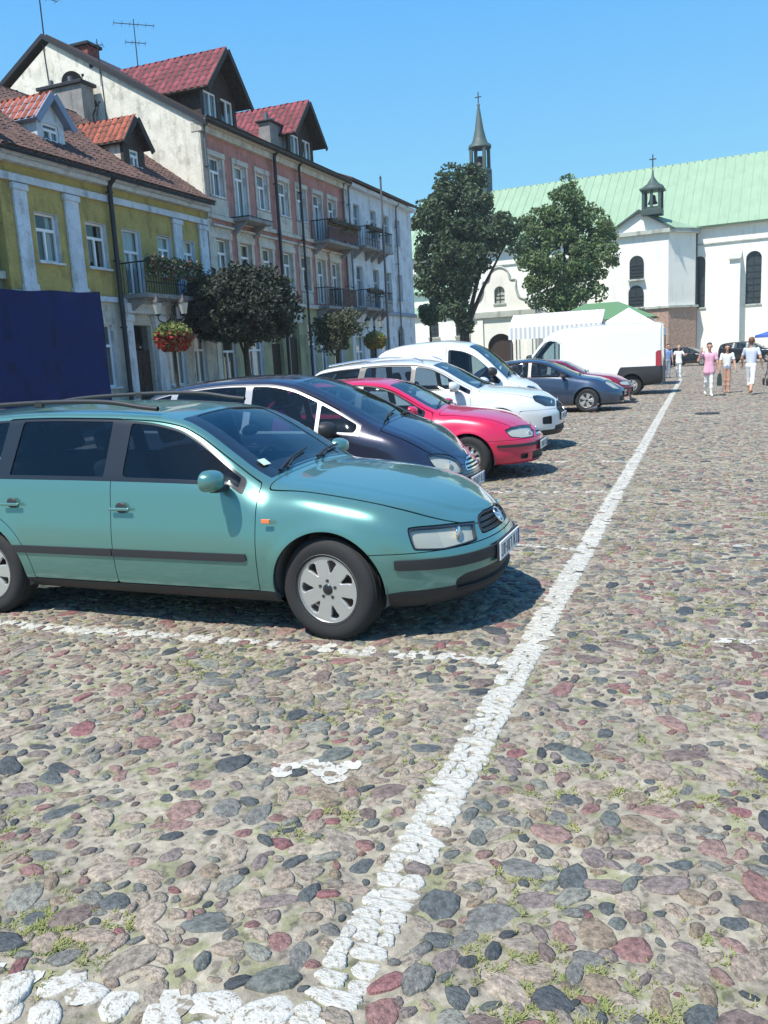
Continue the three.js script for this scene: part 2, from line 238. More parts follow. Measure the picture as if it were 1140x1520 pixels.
// ---------------------------------------------------------------- houses
const plasterTex = tex(1024, (u, v) => { const a = fbm(u * 5, v * 5, 5, 5, 101), b = fbm(u * 60, v * 60, 60, 3, 107), s = sst(0.55, 0.78, fbm(u * 9, v * 3, 9, 4, 113)) * 0.16, c = hash2(u * 1024 | 0, v * 1024 | 0, 3); const k = 0.93 + (a - 0.5) * 0.22 + (b - 0.5) * 0.12 + (c - 0.5) * 0.05; return [k - s, k - s * 1.02, k - s * 1.05]; });
const oldPlasterTex = tex(1024, (u, v) => { const a = fbm(u * 6, v * 6, 6, 6, 121), st = sst(0.52, 0.8, fbm(u * 14, v * 3, 14, 4, 127)) * 0.12, pa = sst(0.64, 0.7, fbm(u * 10, v * 10, 10, 4, 131)) * 0.06, b = fbm(u * 70, v * 70, 70, 3, 133); const k = 0.93 + (a - 0.5) * 0.2 + (b - 0.5) * 0.12; return [k - st * 0.8 - pa, k - st * 0.85 - pa, k - st - pa * 0.9]; });
const fineBump = tex(256, (u, v) => grey(fbm(u * 32, v * 32, 32, 4, 141)), false);
const tileTex = tex(256, (u, v) => { const a = fbm(u * 8, v * 8, 8, 5, 151), m = sst(0.58, 0.72, fbm(u * 6, v * 6, 6, 3, 157)) * 0.3; const k = 0.9 + (a - 0.5) * 0.55; return [k * (1 - m), k * (1 - m * 0.8), k * (1 - m)]; });
const wallMat = (c, old = false, per = 3) => std(c, 0.92, { map: scaled(old ? oldPlasterTex : plasterTex, per), bumpMap: scaled(fineBump, 0.5), bumpScale: 0.003 });
const churchTex = tex(512, (u, v) => { const k = 0.97 + (fbm(u * 6, v * 6, 6, 5, 171) - 0.5) * 0.08 - sst(0.6, 0.8, fbm(u * 20, v * 4, 20, 3, 173)) * 0.04; return [k, k, k - 0.005]; });
const BM = {
  yellow: wallMat(lin(0.47, 0.365, 0.12), true), white: wallMat(lin(0.74, 0.75, 0.76)), cream: wallMat(lin(0.62, 0.58, 0.5), true, 2.2), gable: wallMat(lin(0.82, 0.79, 0.68), true, 2.6), pink: wallMat(lin(0.5, 0.235, 0.2), true, 2.4), paleBlue: wallMat(lin(0.66, 0.72, 0.78), true), grey: wallMat(lin(0.3, 0.29, 0.28), true, 1.6), greenish: wallMat(lin(0.2, 0.24, 0.2), true), beige: wallMat(lin(0.42, 0.42, 0.24)),
  frame: std(lin(0.8, 0.8, 0.8), 0.5), wood: std(lin(0.05, 0.028, 0.02), 0.7, { map: scaled(tileTex, 0.5) }), metal: std(lin(0.03, 0.03, 0.034), 0.5, { metalness: 0.3 }), iron: std(lin(0.015, 0.014, 0.015), 0.6), zinc: std(lin(0.14, 0.14, 0.15), 0.5, { metalness: 0.4 }), bluezinc: std(lin(0.2, 0.24, 0.32), 0.5),
  pane: phys(lin(0.86, 0.9, 0.9), 0.01, { transmission: 1, thickness: 0 }), room: std(lin(0.45, 0.41, 0.36), 0.95), net: std(lin(0.5, 0.5, 0.49), 0.95), drape: std(lin(0.36, 0.3, 0.27), 0.95),
  copper: std(lin(0.36, 0.52, 0.4), 0.7, { map: scaled(churchTex, 5) }), darkCopper: std(lin(0.045, 0.075, 0.068), 0.6), churchWall: std(lin(0.86, 0.85, 0.78), 0.95, { map: scaled(churchTex, 9), bumpMap: scaled(fineBump, 0.8), bumpScale: 0.004 }), trimWall: std(lin(0.5, 0.53, 0.47), 0.9, { map: scaled(plasterTex, 4) }),
};
const tileMats = c => [1, 0.82, 1.15, 0.68].map(k => std(c.clone().multiplyScalar(k), 0.85, { map: tileTex }));
const TILE = { orange: tileMats(lin(0.42, 0.1, 0.055)), brown: tileMats(lin(0.16, 0.085, 0.07)), plum: tileMats(lin(0.3, 0.055, 0.075)) };
// a row of overlapping clay tiles; single tiles while the budget lasts, then one joined part
const pantile = (() => { const P = [], U = [], I = [], n = 6; for (let j = 0; j <= 1; j++) for (let i = 0; i <= n; i++) { const t = i / n; P.push(t - 0.5, 0.16 * Math.sin(t * Math.PI * 1.25 + 0.2) - 0.05, j); U.push(t, j); } for (let i = 0; i <= n; i++) { const t = i / n; P.push(t - 0.5, 0.16 * Math.sin(t * Math.PI * 1.25 + 0.2) - 0.14, 0); U.push(t, 0.1); } const m = n + 1; for (let i = 0; i < n; i++) { I.push(i, i + 1, m + i, m + i, i + 1, m + i + 1); I.push(2 * m + i, 2 * m + i + 1, i, i, 2 * m + i + 1, i + 1); } const g = new THREE.BufferGeometry(); g.setAttribute('position', new THREE.Float32BufferAttribute(P, 3)); g.setAttribute('uv', new THREE.Float32BufferAttribute(U, 2)); g.setIndex(I); g.computeVertexNormals(); return g; })();
function tileSlope(parent, o, along, up, w, len, tw, th, mats, budget, inside = () => true, seed = 1) { // o: lower corner, along and up: unit vectors
  const R = rngOf(seed), A = V3(...along), Up = V3(...up), N = A.clone().cross(Up).normalize(); if (N.y < 0) N.negate(); const X = Up.clone().cross(N).negate(); // right-handed frame: X, N, Up
  const B = new THREE.Matrix4().makeBasis(N.clone().cross(Up), N, Up), q = new THREE.Quaternion().setFromRotationMatrix(B), nu = Math.round(w / tw), nv = Math.round(len / th), rest = [];
  let used = 0; for (let j = 0; j < nv; j++) for (let i = 0; i < nu; i++) {
    const a = (i + 0.5) / nu * w, b = j / nv * len; if (!inside(a, b)) continue;
    const p = V3(...o).addScaledVector(A, a + (R() - 0.5) * 0.012).addScaledVector(Up, b + (R() - 0.5) * 0.02).addScaledVector(N, 0.035);
    const e = new THREE.Quaternion().setFromEuler(new THREE.Euler(0.05 + (R() - 0.5) * 0.05, (R() - 0.5) * 0.09, (R() - 0.5) * 0.08)); const qq = q.clone().multiply(e), k = Math.floor(R() * 4), s = V3(w / nu * 1.06, 0.3, len / nv * 1.14);
    if (used < budget) { used++; const m = mesh('roof_tile', pantile, mats[k], parent); m.position.copy(p); m.quaternion.copy(qq); m.scale.copy(s); } else rest.push([p, qq, s, k]);
  }
  if (rest.length) { const im = new THREE.InstancedMesh(pantile, std(lin(1, 1, 1), 0.85, { map: tileTex }), rest.length), M = new THREE.Matrix4(); rest.forEach(([p, qq, s, k], i) => { im.setMatrixAt(i, M.compose(p, qq, s)); im.setColorAt(i, mats[k].color); }); im.name = 'roof_tiles'; im.userData.kind = 'stuff'; im.castShadow = im.receiveShadow = true; parent.add(im); }
  return used;
}
const FAC = { x: -17, z: -20, a: 0.017 };
function house(name, label, u0, back = 0) { const d = u0 - 20; return thing(name, label, 'house', [FAC.x + Math.sin(FAC.a) * d - Math.cos(FAC.a) * back, 0, FAC.z - Math.cos(FAC.a) * d - Math.sin(FAC.a) * back], Math.PI / 2 - FAC.a, 'old town houses along the square'); }
let winSeed = 5;
function windowAt(b, x0, x1, y0, y1, o = {}) { // opening x0..x1, y0..y1; wall face at z = o.z || 0
  const R = rngOf(winSeed++), z = (o.z || 0) - (o.deep || 0.13), w = x1 - x0, h = y1 - y0, t = 0.06, tr = y0 + h * (o.tr || 0.66), xm = (x0 + x1) / 2, fr = o.frameMat || BM.frame;
  const g = [span(x0, x0 + t, y0, y1, z - 0.06, z), span(x1 - t, x1, y0, y1, z - 0.06, z), span(x0 + t, x1 - t, y0, y0 + t, z - 0.06, z), span(x0 + t, x1 - t, y1 - t, y1, z - 0.06, z), span(x0 + t, x1 - t, tr - 0.04, tr + 0.04, z - 0.06, z + 0.015), span(xm - 0.035, xm + 0.035, y0 + t, tr - 0.04, z - 0.06, z + 0.01)];
  const m = mesh(o.name || 'window', g, fr, b), c = R();
  const pane = (a, bb, c0, c1) => mesh('pane', span(a, bb, c0, c1, z - 0.045, z - 0.039), BM.pane, m);
  pane(x0 + t, xm - 0.035, y0 + t, tr - 0.04); pane(xm + 0.035, x1 - t, y0 + t, tr - 0.04); pane(x0 + t, x1 - t, tr + 0.04, y1 - t);
  const zr = Math.min(z - 0.08, (o.z || 0) - (o.wallT || 0.36)), zb = zr - (o.roomDeep || 1.5), e = o.roomEdge || 0.25; // the room behind
  mesh('room', [span(x0 - e - 0.03, x0 - e, y0 - e, y1 + e, zb, zr), span(x1 + e, x1 + e + 0.03, y0 - e, y1 + e, zb, zr), span(x0 - e, x1 + e, y0 - e - 0.03, y0 - e, zb, zr), span(x0 - e, x1 + e, y1 + e, y1 + e + 0.03, zb, zr), span(x0 - e, x1 + e, y0 - e, y1 + e, zb - 0.03, zb)], BM.room, m);
  const fold = (a, bb, c0, c1, mt) => { const gc = new THREE.PlaneGeometry(bb - a, c1 - c0, 16, 1), p = gc.attributes.position; for (let i = 0; i < p.count; i++) p.setZ(i, 0.02 * Math.sin(p.getX(i) * 55 + R())); gc.computeVertexNormals(); gc.translate((a + bb) / 2, (c0 + c1) / 2, z - 0.11); return mesh('curtain', gc, mt, m); };
  if (c < 0.3) fold(x0 + 0.03, x1 - 0.03, y0 + (R() < 0.5 ? 0.02 : h * 0.4), y1 - 0.03, BM.net); else if (c < 0.75) { const k = 0.16 + R() * 0.18, mt = R() < 0.6 ? BM.net : BM.drape; fold(x0 + 0.03, x0 + w * k, y0 + 0.02, y1 - 0.03, mt); fold(x1 - w * k, x1 - 0.03, y0 + 0.02, y1 - 0.03, mt); }
  if (o.sill !== false) mesh('sill', span(x0 - 0.06, x1 + 0.06, y0 - 0.06, y0 - 0.002, z, (o.z || 0) + 0.09, 0.01), o.sillMat || BM.white, m);
  if (o.surround) { const s = o.surround, zz = o.z || 0, e = [span(x0 - s, x0 - 0.004, y0 - 0.02, y1 + 0.004, zz + 0.003, zz + 0.05, 0.01), span(x1 + 0.004, x1 + s, y0 - 0.02, y1 + 0.004, zz + 0.003, zz + 0.05, 0.01), span(x0 - s - 0.04, x1 + s + 0.04, y1 + 0.006, y1 + s + 0.06, zz + 0.003, zz + 0.075, 0.012)]; if (o.hood) e.push(span(x0 - s - 0.1, x1 + s + 0.1, y1 + s + 0.2, y1 + s + 0.28, zz + 0.003, zz + 0.17, 0.015), span(x0 - s, x1 + s, y1 + s + 0.064, y1 + s + 0.196, zz + 0.003, zz + 0.04)); mesh('surround', e, o.surMat || BM.cream, m); }
  if (o.reveal !== false) mesh('reveal', [span(x0 - 0.001, x0 + 0.012, y0, y1, z, (o.z || 0) - 0.002), span(x1 - 0.012, x1 + 0.001, y0, y1, z, (o.z || 0) - 0.002), span(x0, x1, y1 - 0.012, y1 + 0.001, z, (o.z || 0) - 0.002)], o.revealMat || BM.white, m);
  return m;
}
const rect = (x0, x1, y0, y1) => [[x0, y0], [x1, y0], [x1, y1], [x0, y1]];
function wallOf(b, x0, x1, y0, y1, holes, mat, z = 0, thick = 0.35, name = 'wall') { const g = prism(rect(x0, x1, y0, y1), thick, holes.map(h => rect(...h))); g.translate(0, 0, z - thick); return mesh(name, g, mat, b); }
function pipe(b, x, y0, y1, mat = BM.metal, z = 0.1, r = 0.055) { const g = [rod([x, y0, z], [x, y1 - 0.35, z], r), tube([[x, y1 - 0.36, z], [x, y1 - 0.2, z + 0.02], [x, y1 - 0.02, z + 0.2]], r, 10, 8)]; for (let y = y0 + 1; y < y1; y += 2) g.push(box(0.15, 0.05, 0.16, x, y, z - 0.02)); return mesh('drainpipe', g, mat, b); }
const leafQuad = (R, s, out) => { const n = V3(R() - 0.5, R() - 0.5, R() - 0.5).normalize(), t = V3(R() - 0.5, R() - 0.5, R() - 0.5).cross(n).normalize(), u = n.clone().cross(t); return [t.multiplyScalar(s), u.multiplyScalar(s * 0.62), n.multiplyScalar(s * 0.22)]; };
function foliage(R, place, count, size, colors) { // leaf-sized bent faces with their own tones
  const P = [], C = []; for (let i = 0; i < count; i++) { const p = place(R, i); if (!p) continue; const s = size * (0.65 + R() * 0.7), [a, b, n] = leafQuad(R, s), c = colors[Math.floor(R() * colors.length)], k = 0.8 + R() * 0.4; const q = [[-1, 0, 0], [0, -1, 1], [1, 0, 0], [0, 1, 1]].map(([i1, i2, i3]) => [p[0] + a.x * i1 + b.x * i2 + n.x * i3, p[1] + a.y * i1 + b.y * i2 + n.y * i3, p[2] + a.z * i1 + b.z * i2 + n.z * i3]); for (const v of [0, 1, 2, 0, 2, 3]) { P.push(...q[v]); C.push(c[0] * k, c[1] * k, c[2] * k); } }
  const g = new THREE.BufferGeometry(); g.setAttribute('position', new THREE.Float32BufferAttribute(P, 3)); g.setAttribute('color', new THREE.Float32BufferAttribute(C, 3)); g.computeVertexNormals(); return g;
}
const leafMat = phys(lin(1, 1, 1), 0.85, { vertexColors: true, transmission: 0.35, thickness: 0 }), petalMat = std(lin(1, 1, 1), 0.8, { vertexColors: true });
const GREEN = [[0.05, 0.09, 0.03], [0.07, 0.12, 0.04], [0.04, 0.075, 0.03], [0.09, 0.13, 0.045]], RED = [[0.38, 0.018, 0.02], [0.28, 0.015, 0.03], [0.42, 0.05, 0.02]];
function balcony(b, x0, x1, y, deep, h, o = {}) {
  const m = mesh('balcony', [span(x0, x1, y - 0.14, y, 0.004, deep, 0.02), ...[x0 + 0.25, x1 - 0.25].map(x => { const g = prism([[0, 0], [deep * 0.8, 0], [0.05, -0.45], [0, -0.45]], 0.12); g.rotateY(-Math.PI / 2); g.translate(x, y - 0.144, 0.004); return g; })], o.mat || BM.grey, b);
  const bars = [], n = Math.round((x1 - x0) / 0.13); for (let i = 0; i <= n; i++) bars.push(rod([lerp(x0 + 0.03, x1 - 0.03, i / n), y, deep - 0.04], [lerp(x0 + 0.03, x1 - 0.03, i / n), y + h, deep - 0.04], 0.011, 0.011, 5));
  for (const x of [x0 + 0.03, x1 - 0.03]) { for (let k = 1; k < deep / 0.14; k++) bars.push(rod([x, y, deep - 0.04 - k * 0.14], [x, y + h, deep - 0.04 - k * 0.14], 0.011, 0.011, 5)); bars.push(span(x - 0.02, x + 0.02, y + h, y + h + 0.04, 0.01, deep - 0.03)); }
  bars.push(span(x0, x1, y + h, y + h + 0.045, deep - 0.07, deep - 0.01), span(x0 + 0.05, x1 - 0.05, y + h * 0.35, y + h * 0.35 + 0.03, deep - 0.055, deep - 0.025)); mesh('railing', bars, BM.iron, m);
  if (o.boards) for (let i = 0; i < 3; i++) mesh('railing_board', span(x0 + 0.02, x1 - 0.02, y + 0.08 + i * h * 0.3, y + 0.08 + i * h * 0.3 + h * 0.26, deep - 0.025, deep - 0.002, 0.006), o.boards, m);
  if (o.flowers) { const F = o.flowers; mesh('flower_box', span(x0 + 0.05, x1 - 0.05, y + h - 0.12, y + h + 0.06, deep, deep + 0.18, 0.02), BM.wood, m); mesh('balcony_flowers', foliage(rngOf(F.seed), R => { const x = lerp(x0, x1, R()); return [x, y + h + 0.03 + (R() - 0.5) * 0.42 - R() * 0.3, deep + 0.1 + (R() - 0.5) * 0.28]; }, F.n || 420, 0.05, F.colors), petalMat, m); }
  return m;
}
function dormer(b, cx, w, yb, ye, ya, zf, zb, o) { // gabled dormer: front face at z = zf, ridge running back to z = zb
  const h = w / 2, f = prism([[-h, yb], [h, yb], [h, ye], [0, ya - 0.06], [-h, ye]], 0.12, o.wins.map(q => rect(...q))); f.translate(cx, 0, zf - 0.12); const root = mesh('dormer', f, o.face, b);
  for (const s of [-1, 1]) { const g = prism([[0, yb - 0.1], [0, ye + 0.02], [zf - 0.125 - o.zc, ye + 0.02]], 0.08); g.rotateY(Math.PI / 2); g.translate(cx + s * (h - 0.045) - 0.04, 0, zf - 0.124); mesh('dormer_cheek', g, o.cheek, root); }
  for (const q of o.wins) windowAt(root, cx + q[0], cx + q[1], q[2], q[3], { z: zf, deep: 0.04, sill: true, reveal: false, wallT: 0.14, roomDeep: 0.4, roomEdge: 0.03, name: 'dormer_window', tr: o.tr || 0.6 });
  const ov = o.over, ex = o.eave, L = Math.hypot(h, ya - ye), ux = h / L, uy = (ya - ye) / L;
  for (const s of [-1, 1]) {
    const g = new THREE.BoxGeometry(L + ex, 0.09, zf + ov - zb); g.translate((L + ex) / 2 - ex, 0, 0); g.rotateZ(Math.atan2(ya - ye, h)); if (s > 0) g.scale(-1, 1, 1); const p = g.attributes.position; if (s > 0) { const I = g.index.array; for (let i = 0; i < I.length; i += 3) { const t = I[i]; I[i] = I[i + 1]; I[i + 1] = t; } } g.computeVertexNormals(); g.translate(cx + s * h, ye + 0.06, (zf + ov + zb) / 2);
    const slab = mesh('dormer_roof', uvBox(g), o.under, root); const eo = [cx + s * (h + ex * ux), ye + 0.105 - ex * uy, s < 0 ? zb : zf + ov];
    tileSlope(slab, s < 0 ? [eo[0], eo[1], zb] : [eo[0], eo[1], zb], [0, 0, 1], [-s * ux, uy, 0], zf + ov - zb, L + ex, o.tw, o.th, o.tiles, s < 0 ? o.budget : 0, () => true, 30 + Math.round(cx * 7) + s);
    const bb = prism([[0, 0], [L + ex + 0.05, 0], [L + ex + 0.05, 0.2], [0, 0.2]], 0.05); bb.rotateZ(Math.atan2(ya - ye, h)); bb.translate(-ex * ux, -ex * uy - 0.12, 0); if (s > 0) { bb.scale(-1, 1, 1); const p2 = bb.attributes.position; for (let i = 0; i < p2.count; i += 3) { const x = p2.getX(i), y = p2.getY(i), z2 = p2.getZ(i); p2.setXYZ(i, p2.getX(i + 1), p2.getY(i + 1), p2.getZ(i + 1)); p2.setXYZ(i + 1, x, y, z2); } bb.computeVertexNormals(); } bb.translate(cx + s * h, ye + 0.05, zf + ov + 0.004); mesh('barge_board', bb, o.barge, root);
  }
  return root;
}
// ---- yellow two-storey house
{
  const u0 = 17.85, b = house('yellow_house', 'yellow two storey house with pale pilasters, two tiled dormers and a flowered balcony', u0), X = u => u - u0, W = 9.6;
  const up = [[18.97, 19.85], [20.98, 21.88], [22.62, 23.54], [24.42, 25.2], [25.86, 26.6]].map(([a, c], i) => [X(a), X(c), i === 2 ? 4.15 : 4.85, 6.16]);
  wallOf(b, 0, W, 3.98, 7.28, up, BM.yellow); up.forEach(q => windowAt(b, ...q, { revealMat: BM.paleBlue, frameMat: BM.frame, sill: q[2] > 4.5 }));
  const gw = [[X(18.8), X(19.9), 1.3, 3.2], [X(20.75), X(21.75), 1.3, 3.2], [X(22.62), X(23.62), 0.15, 3.2], [X(24.5), X(25.5), 1.2, 3.0], [X(26.0), X(26.8), 1.2, 3.0]];
  wallOf(b, 0, W, 0, 3.975, gw, BM.cream, -0.02); [0, 1, 3, 4].forEach(i => windowAt(b, ...gw[i], { z: -0.02, revealMat: BM.white }));
  { const d = mesh('door', span(gw[2][0], gw[2][1], 0.15, 2.4, -0.22, -0.16, 0.01), BM.wood, b); for (const x of [0.13, 0.55]) for (const y of [0.35, 1.35]) mesh('door_panel', span(gw[2][0] + x, gw[2][0] + x + 0.33, y, y + 0.8, -0.165, -0.145, 0.012), BM.wood, d); mesh('handle', box(0.03, 0.14, 0.05, gw[2][0] + 0.49, 1.15, -0.13, 0.01), BM.metal, d); mesh('fanlight', span(gw[2][0], gw[2][1], 2.42, 3.2, -0.2, -0.18), BM.pane, d); mesh('doorstep', span(gw[2][0] - 0.2, gw[2][1] + 0.2, 0.005, 0.15, -0.3, 0.5, 0.02), BM.grey, b); }
  for (const [a, c] of [[18.25, 18.72], [20.15, 20.7], [25.32, 25.8], [26.88, 27.38]]) mesh('pilaster', [span(X(a), X(c), 3.982, 6.8, 0.003, 0.08, 0.012), span(X(a) - 0.05, X(c) + 0.05, 6.62, 6.78, 0.003, 0.12, 0.015), span(X(a) - 0.04, X(c) + 0.04, 3.984, 4.2, 0.003, 0.11, 0.012)], BM.paleBlue, b);
  for (const [a, c] of [[22.2, 22.55], [23.72, 24.2]]) mesh('door_pilaster', [span(X(a), X(c), 0.005, 3.55, -0.017, 0.14, 0.015), span(X(a) - 0.05, X(c) + 0.05, 3.3, 3.5, -0.017, 0.19, 0.015)], BM.white, b); mesh('door_lintel', span(X(22.15), X(24.25), 3.552, 3.86, -0.017, 0.2, 0.015), BM.white, b);
  mesh('string_course', [span(-0.03, W + 0.01, 3.86, 4.02, 0.003, 0.09, 0.015), span(-0.03, W + 0.01, 6.82, 7.02, 0.003, 0.1, 0.015)], BM.paleBlue, b); mesh('cornice', [span(-0.05, W + 0.01, 7.282, 7.42, -0.3, 0.2, 0.02), span(-0.05, W + 0.01, 7.422, 7.54, -0.3, 0.32, 0.02)], BM.paleBlue, b);
  wallOf(b, 0, W, 0, 7.4, [], BM.yellow, -9, 0.3, 'rear_wall'); mesh('side_wall', [span(-0.02, 0.3, 0, 7.2, -8.98, -0.36), (() => { const g = prism([[-9, 7.2], [-0.3, 7.2], [-4.7, 10.6]], 0.2); g.rotateY(-Math.PI / 2); g.translate(0.22, 0, 0); return g; })()], BM.yellow, b);
  const pit = Math.atan2(0.7, 1), L = 5.11 / Math.cos(pit) + 0.03; // roof: eave at z = .45, ridge at z = -4.65
  for (const s of [1, -1]) { const g = new THREE.BoxGeometry(W + 0.25, 0.1, L); g.translate(0, 0, -L / 2); g.rotateX(s > 0 ? pit : 0); if (s < 0) { g.rotateX(pit); g.rotateY(Math.PI); } g.translate(W / 2 - 0.14, 7.5, s > 0 ? 0.46 : -9.76); const roof = mesh('roof', uvBox(g), BM.wood, b); if (s > 0) tileSlope(roof, [-0.25, 7.54, 0.5], [1, 0, 0], [0, Math.sin(pit), -Math.cos(pit)], W + 0.23, L, 0.235, 0.33, TILE.brown, 290, (a, c) => !((Math.abs(a - 0.25 - X(20.75)) < 0.5 || Math.abs(a - 0.25 - X(24.6)) < 0.5) && c > 1.6 && c < 3.6), 11); }
  mesh('ridge_tiles', (() => { const g = new THREE.CylinderGeometry(0.13, 0.13, W + 0.2, 10, 1, true, -Math.PI / 2, Math.PI); g.rotateZ(Math.PI / 2); g.rotateX(Math.PI); g.rotateX(-Math.PI / 2); g.translate(W / 2 - 0.14, 11.16, -4.66); return g; })(), TILE.brown[0], b);
  mesh('gutter', (() => { const g = new THREE.CylinderGeometry(0.08, 0.08, W + 0.2, 10, 1, true, -Math.PI / 2, Math.PI); g.rotateZ(Math.PI / 2); g.rotateX(Math.PI); g.translate(W / 2 - 0.14, 7.52, 0.56); return g; })(), BM.metal, b);
  pipe(b, X(22.03), 0.1, 7.5, BM.metal, 0.18, 0.075);
  balcony(b, X(22.35), X(25.25), 4.12, 0.95, 0.92, { flowers: { seed: 61, n: 3200, colors: [...GREEN, ...GREEN, [0.3, 0.25, 0.25], [0.25, 0.03, 0.04], [0.4, 0.38, 0.36]] } });
  dormer(b, X(20.85), 1.1, 8.05, 8.98, 9.62, -0.75, -2.7, { wins: [[-0.32, 0.32, 8.44, 8.9]], face: BM.paleBlue, cheek: BM.paleBlue, zc: -2.3, under: BM.bluezinc, barge: BM.bluezinc, tiles: TILE.orange, over: 0.22, eave: 0.2, tw: 0.24, th: 0.3, budget: 60 });
  dormer(b, X(24.65), 1.1, 8.05, 9.15, 9.88, -0.75, -2.95, { wins: [[-0.24, 0.24, 8.44, 8.95]], face: BM.wood, cheek: BM.cream, zc: -2.4, under: BM.wood, barge: BM.wood, tiles: TILE.orange, over: 0.22, eave: 0.2, tw: 0.24, th: 0.3, budget: 60 });
  const ch = mesh('chimney', [span(X(26.6), X(27.25), 9.9, 12.1, -6.1, -4.2, 0.01)], BM.grey, b); mesh('chimney_cap', span(X(26.5), X(27.35), 12.1, 12.22, -6.2, -4.1, 0.02), BM.metal, ch); for (const z of [-5.8, -4.9]) mesh('chimney_pot', rod([X(26.9), 12.21, z], [X(26.9), 12.5, z], 0.1, 0.09, 10), BM.zinc, ch);
  const sg = mesh('shop_sign', span(X(24.6), X(25.75), 3.42, 3.82, 0.35, 0.41, 0.01), std(lin(0.62, 0.62, 0.7), 0.5), b); mesh('sign_bracket', [rod([X(24.8), 3.6, -0.02], [X(24.8), 3.6, 0.36], 0.015), rod([X(25.55), 3.6, -0.02], [X(25.55), 3.6, 0.36], 0.015)], BM.iron, sg);
  for (let i = 0; i < 6; i++) if (i !== 3) mesh('sign_mark', span(X(24.72) + i * 0.165, X(24.72) + i * 0.165 + 0.1, 3.52 + (i % 2) * 0.02, 3.7, 0.411, 0.418), std(i % 2 ? lin(0.3, 0.05, 0.2) : lin(0.12, 0.06, 0.3), 0.6), sg); else mesh('sign_mark', new THREE.CylinderGeometry(0.09, 0.09, 0.008, 20).rotateX(Math.PI / 2).translate(X(24.72) + 0.55, 3.62, 0.415), std(lin(0.2, 0.04, 0.2), 0.6), sg);
}
// ---- narrow neighbour at the frame edge
{
  const u0 = 9, b = house('greenish_house', 'weathered greenish house front standing left of the yellow house', u0), W = 8.83; const ws = [[0.8, 1.8], [3.2, 4.2], [5.4, 6.4], [7.35, 8.35]].map(q => [...q, 4.9, 6.5]);
  wallOf(b, 0, W, 3.6, 8.2, ws, BM.greenish, -0.25); ws.forEach(q => windowAt(b, ...q, { z: -0.25, surround: 0.12 })); wallOf(b, 0, W, 0, 3.595, [[1, 2.4, 0.6, 2.8], [4.5, 5.8, 0.6, 2.8]], BM.grey, -0.25); windowAt(b, 1, 2.4, 0.6, 2.8, { z: -0.25 }); windowAt(b, 4.5, 5.8, 0.6, 2.8, { z: -0.25 });
  mesh('ledge', [span(0, W, 4.3, 4.5, -0.247, -0.1, 0.02)], BM.trimWall, b); mesh('cornice', span(0, W, 8.202, 8.5, -0.6, 0.1, 0.02), BM.cream, b); mesh('roof', (() => { const g = prism([[0.2, 8.5], [-9, 8.5], [-4.5, 10.2]], W); g.rotateY(-Math.PI / 2); g.translate(W, 0, 0); return g; })(), BM.wood, b); wallOf(b, 0, W, 0, 8.2, [], BM.greenish, -8.7, 0.3, 'rear_wall');
}
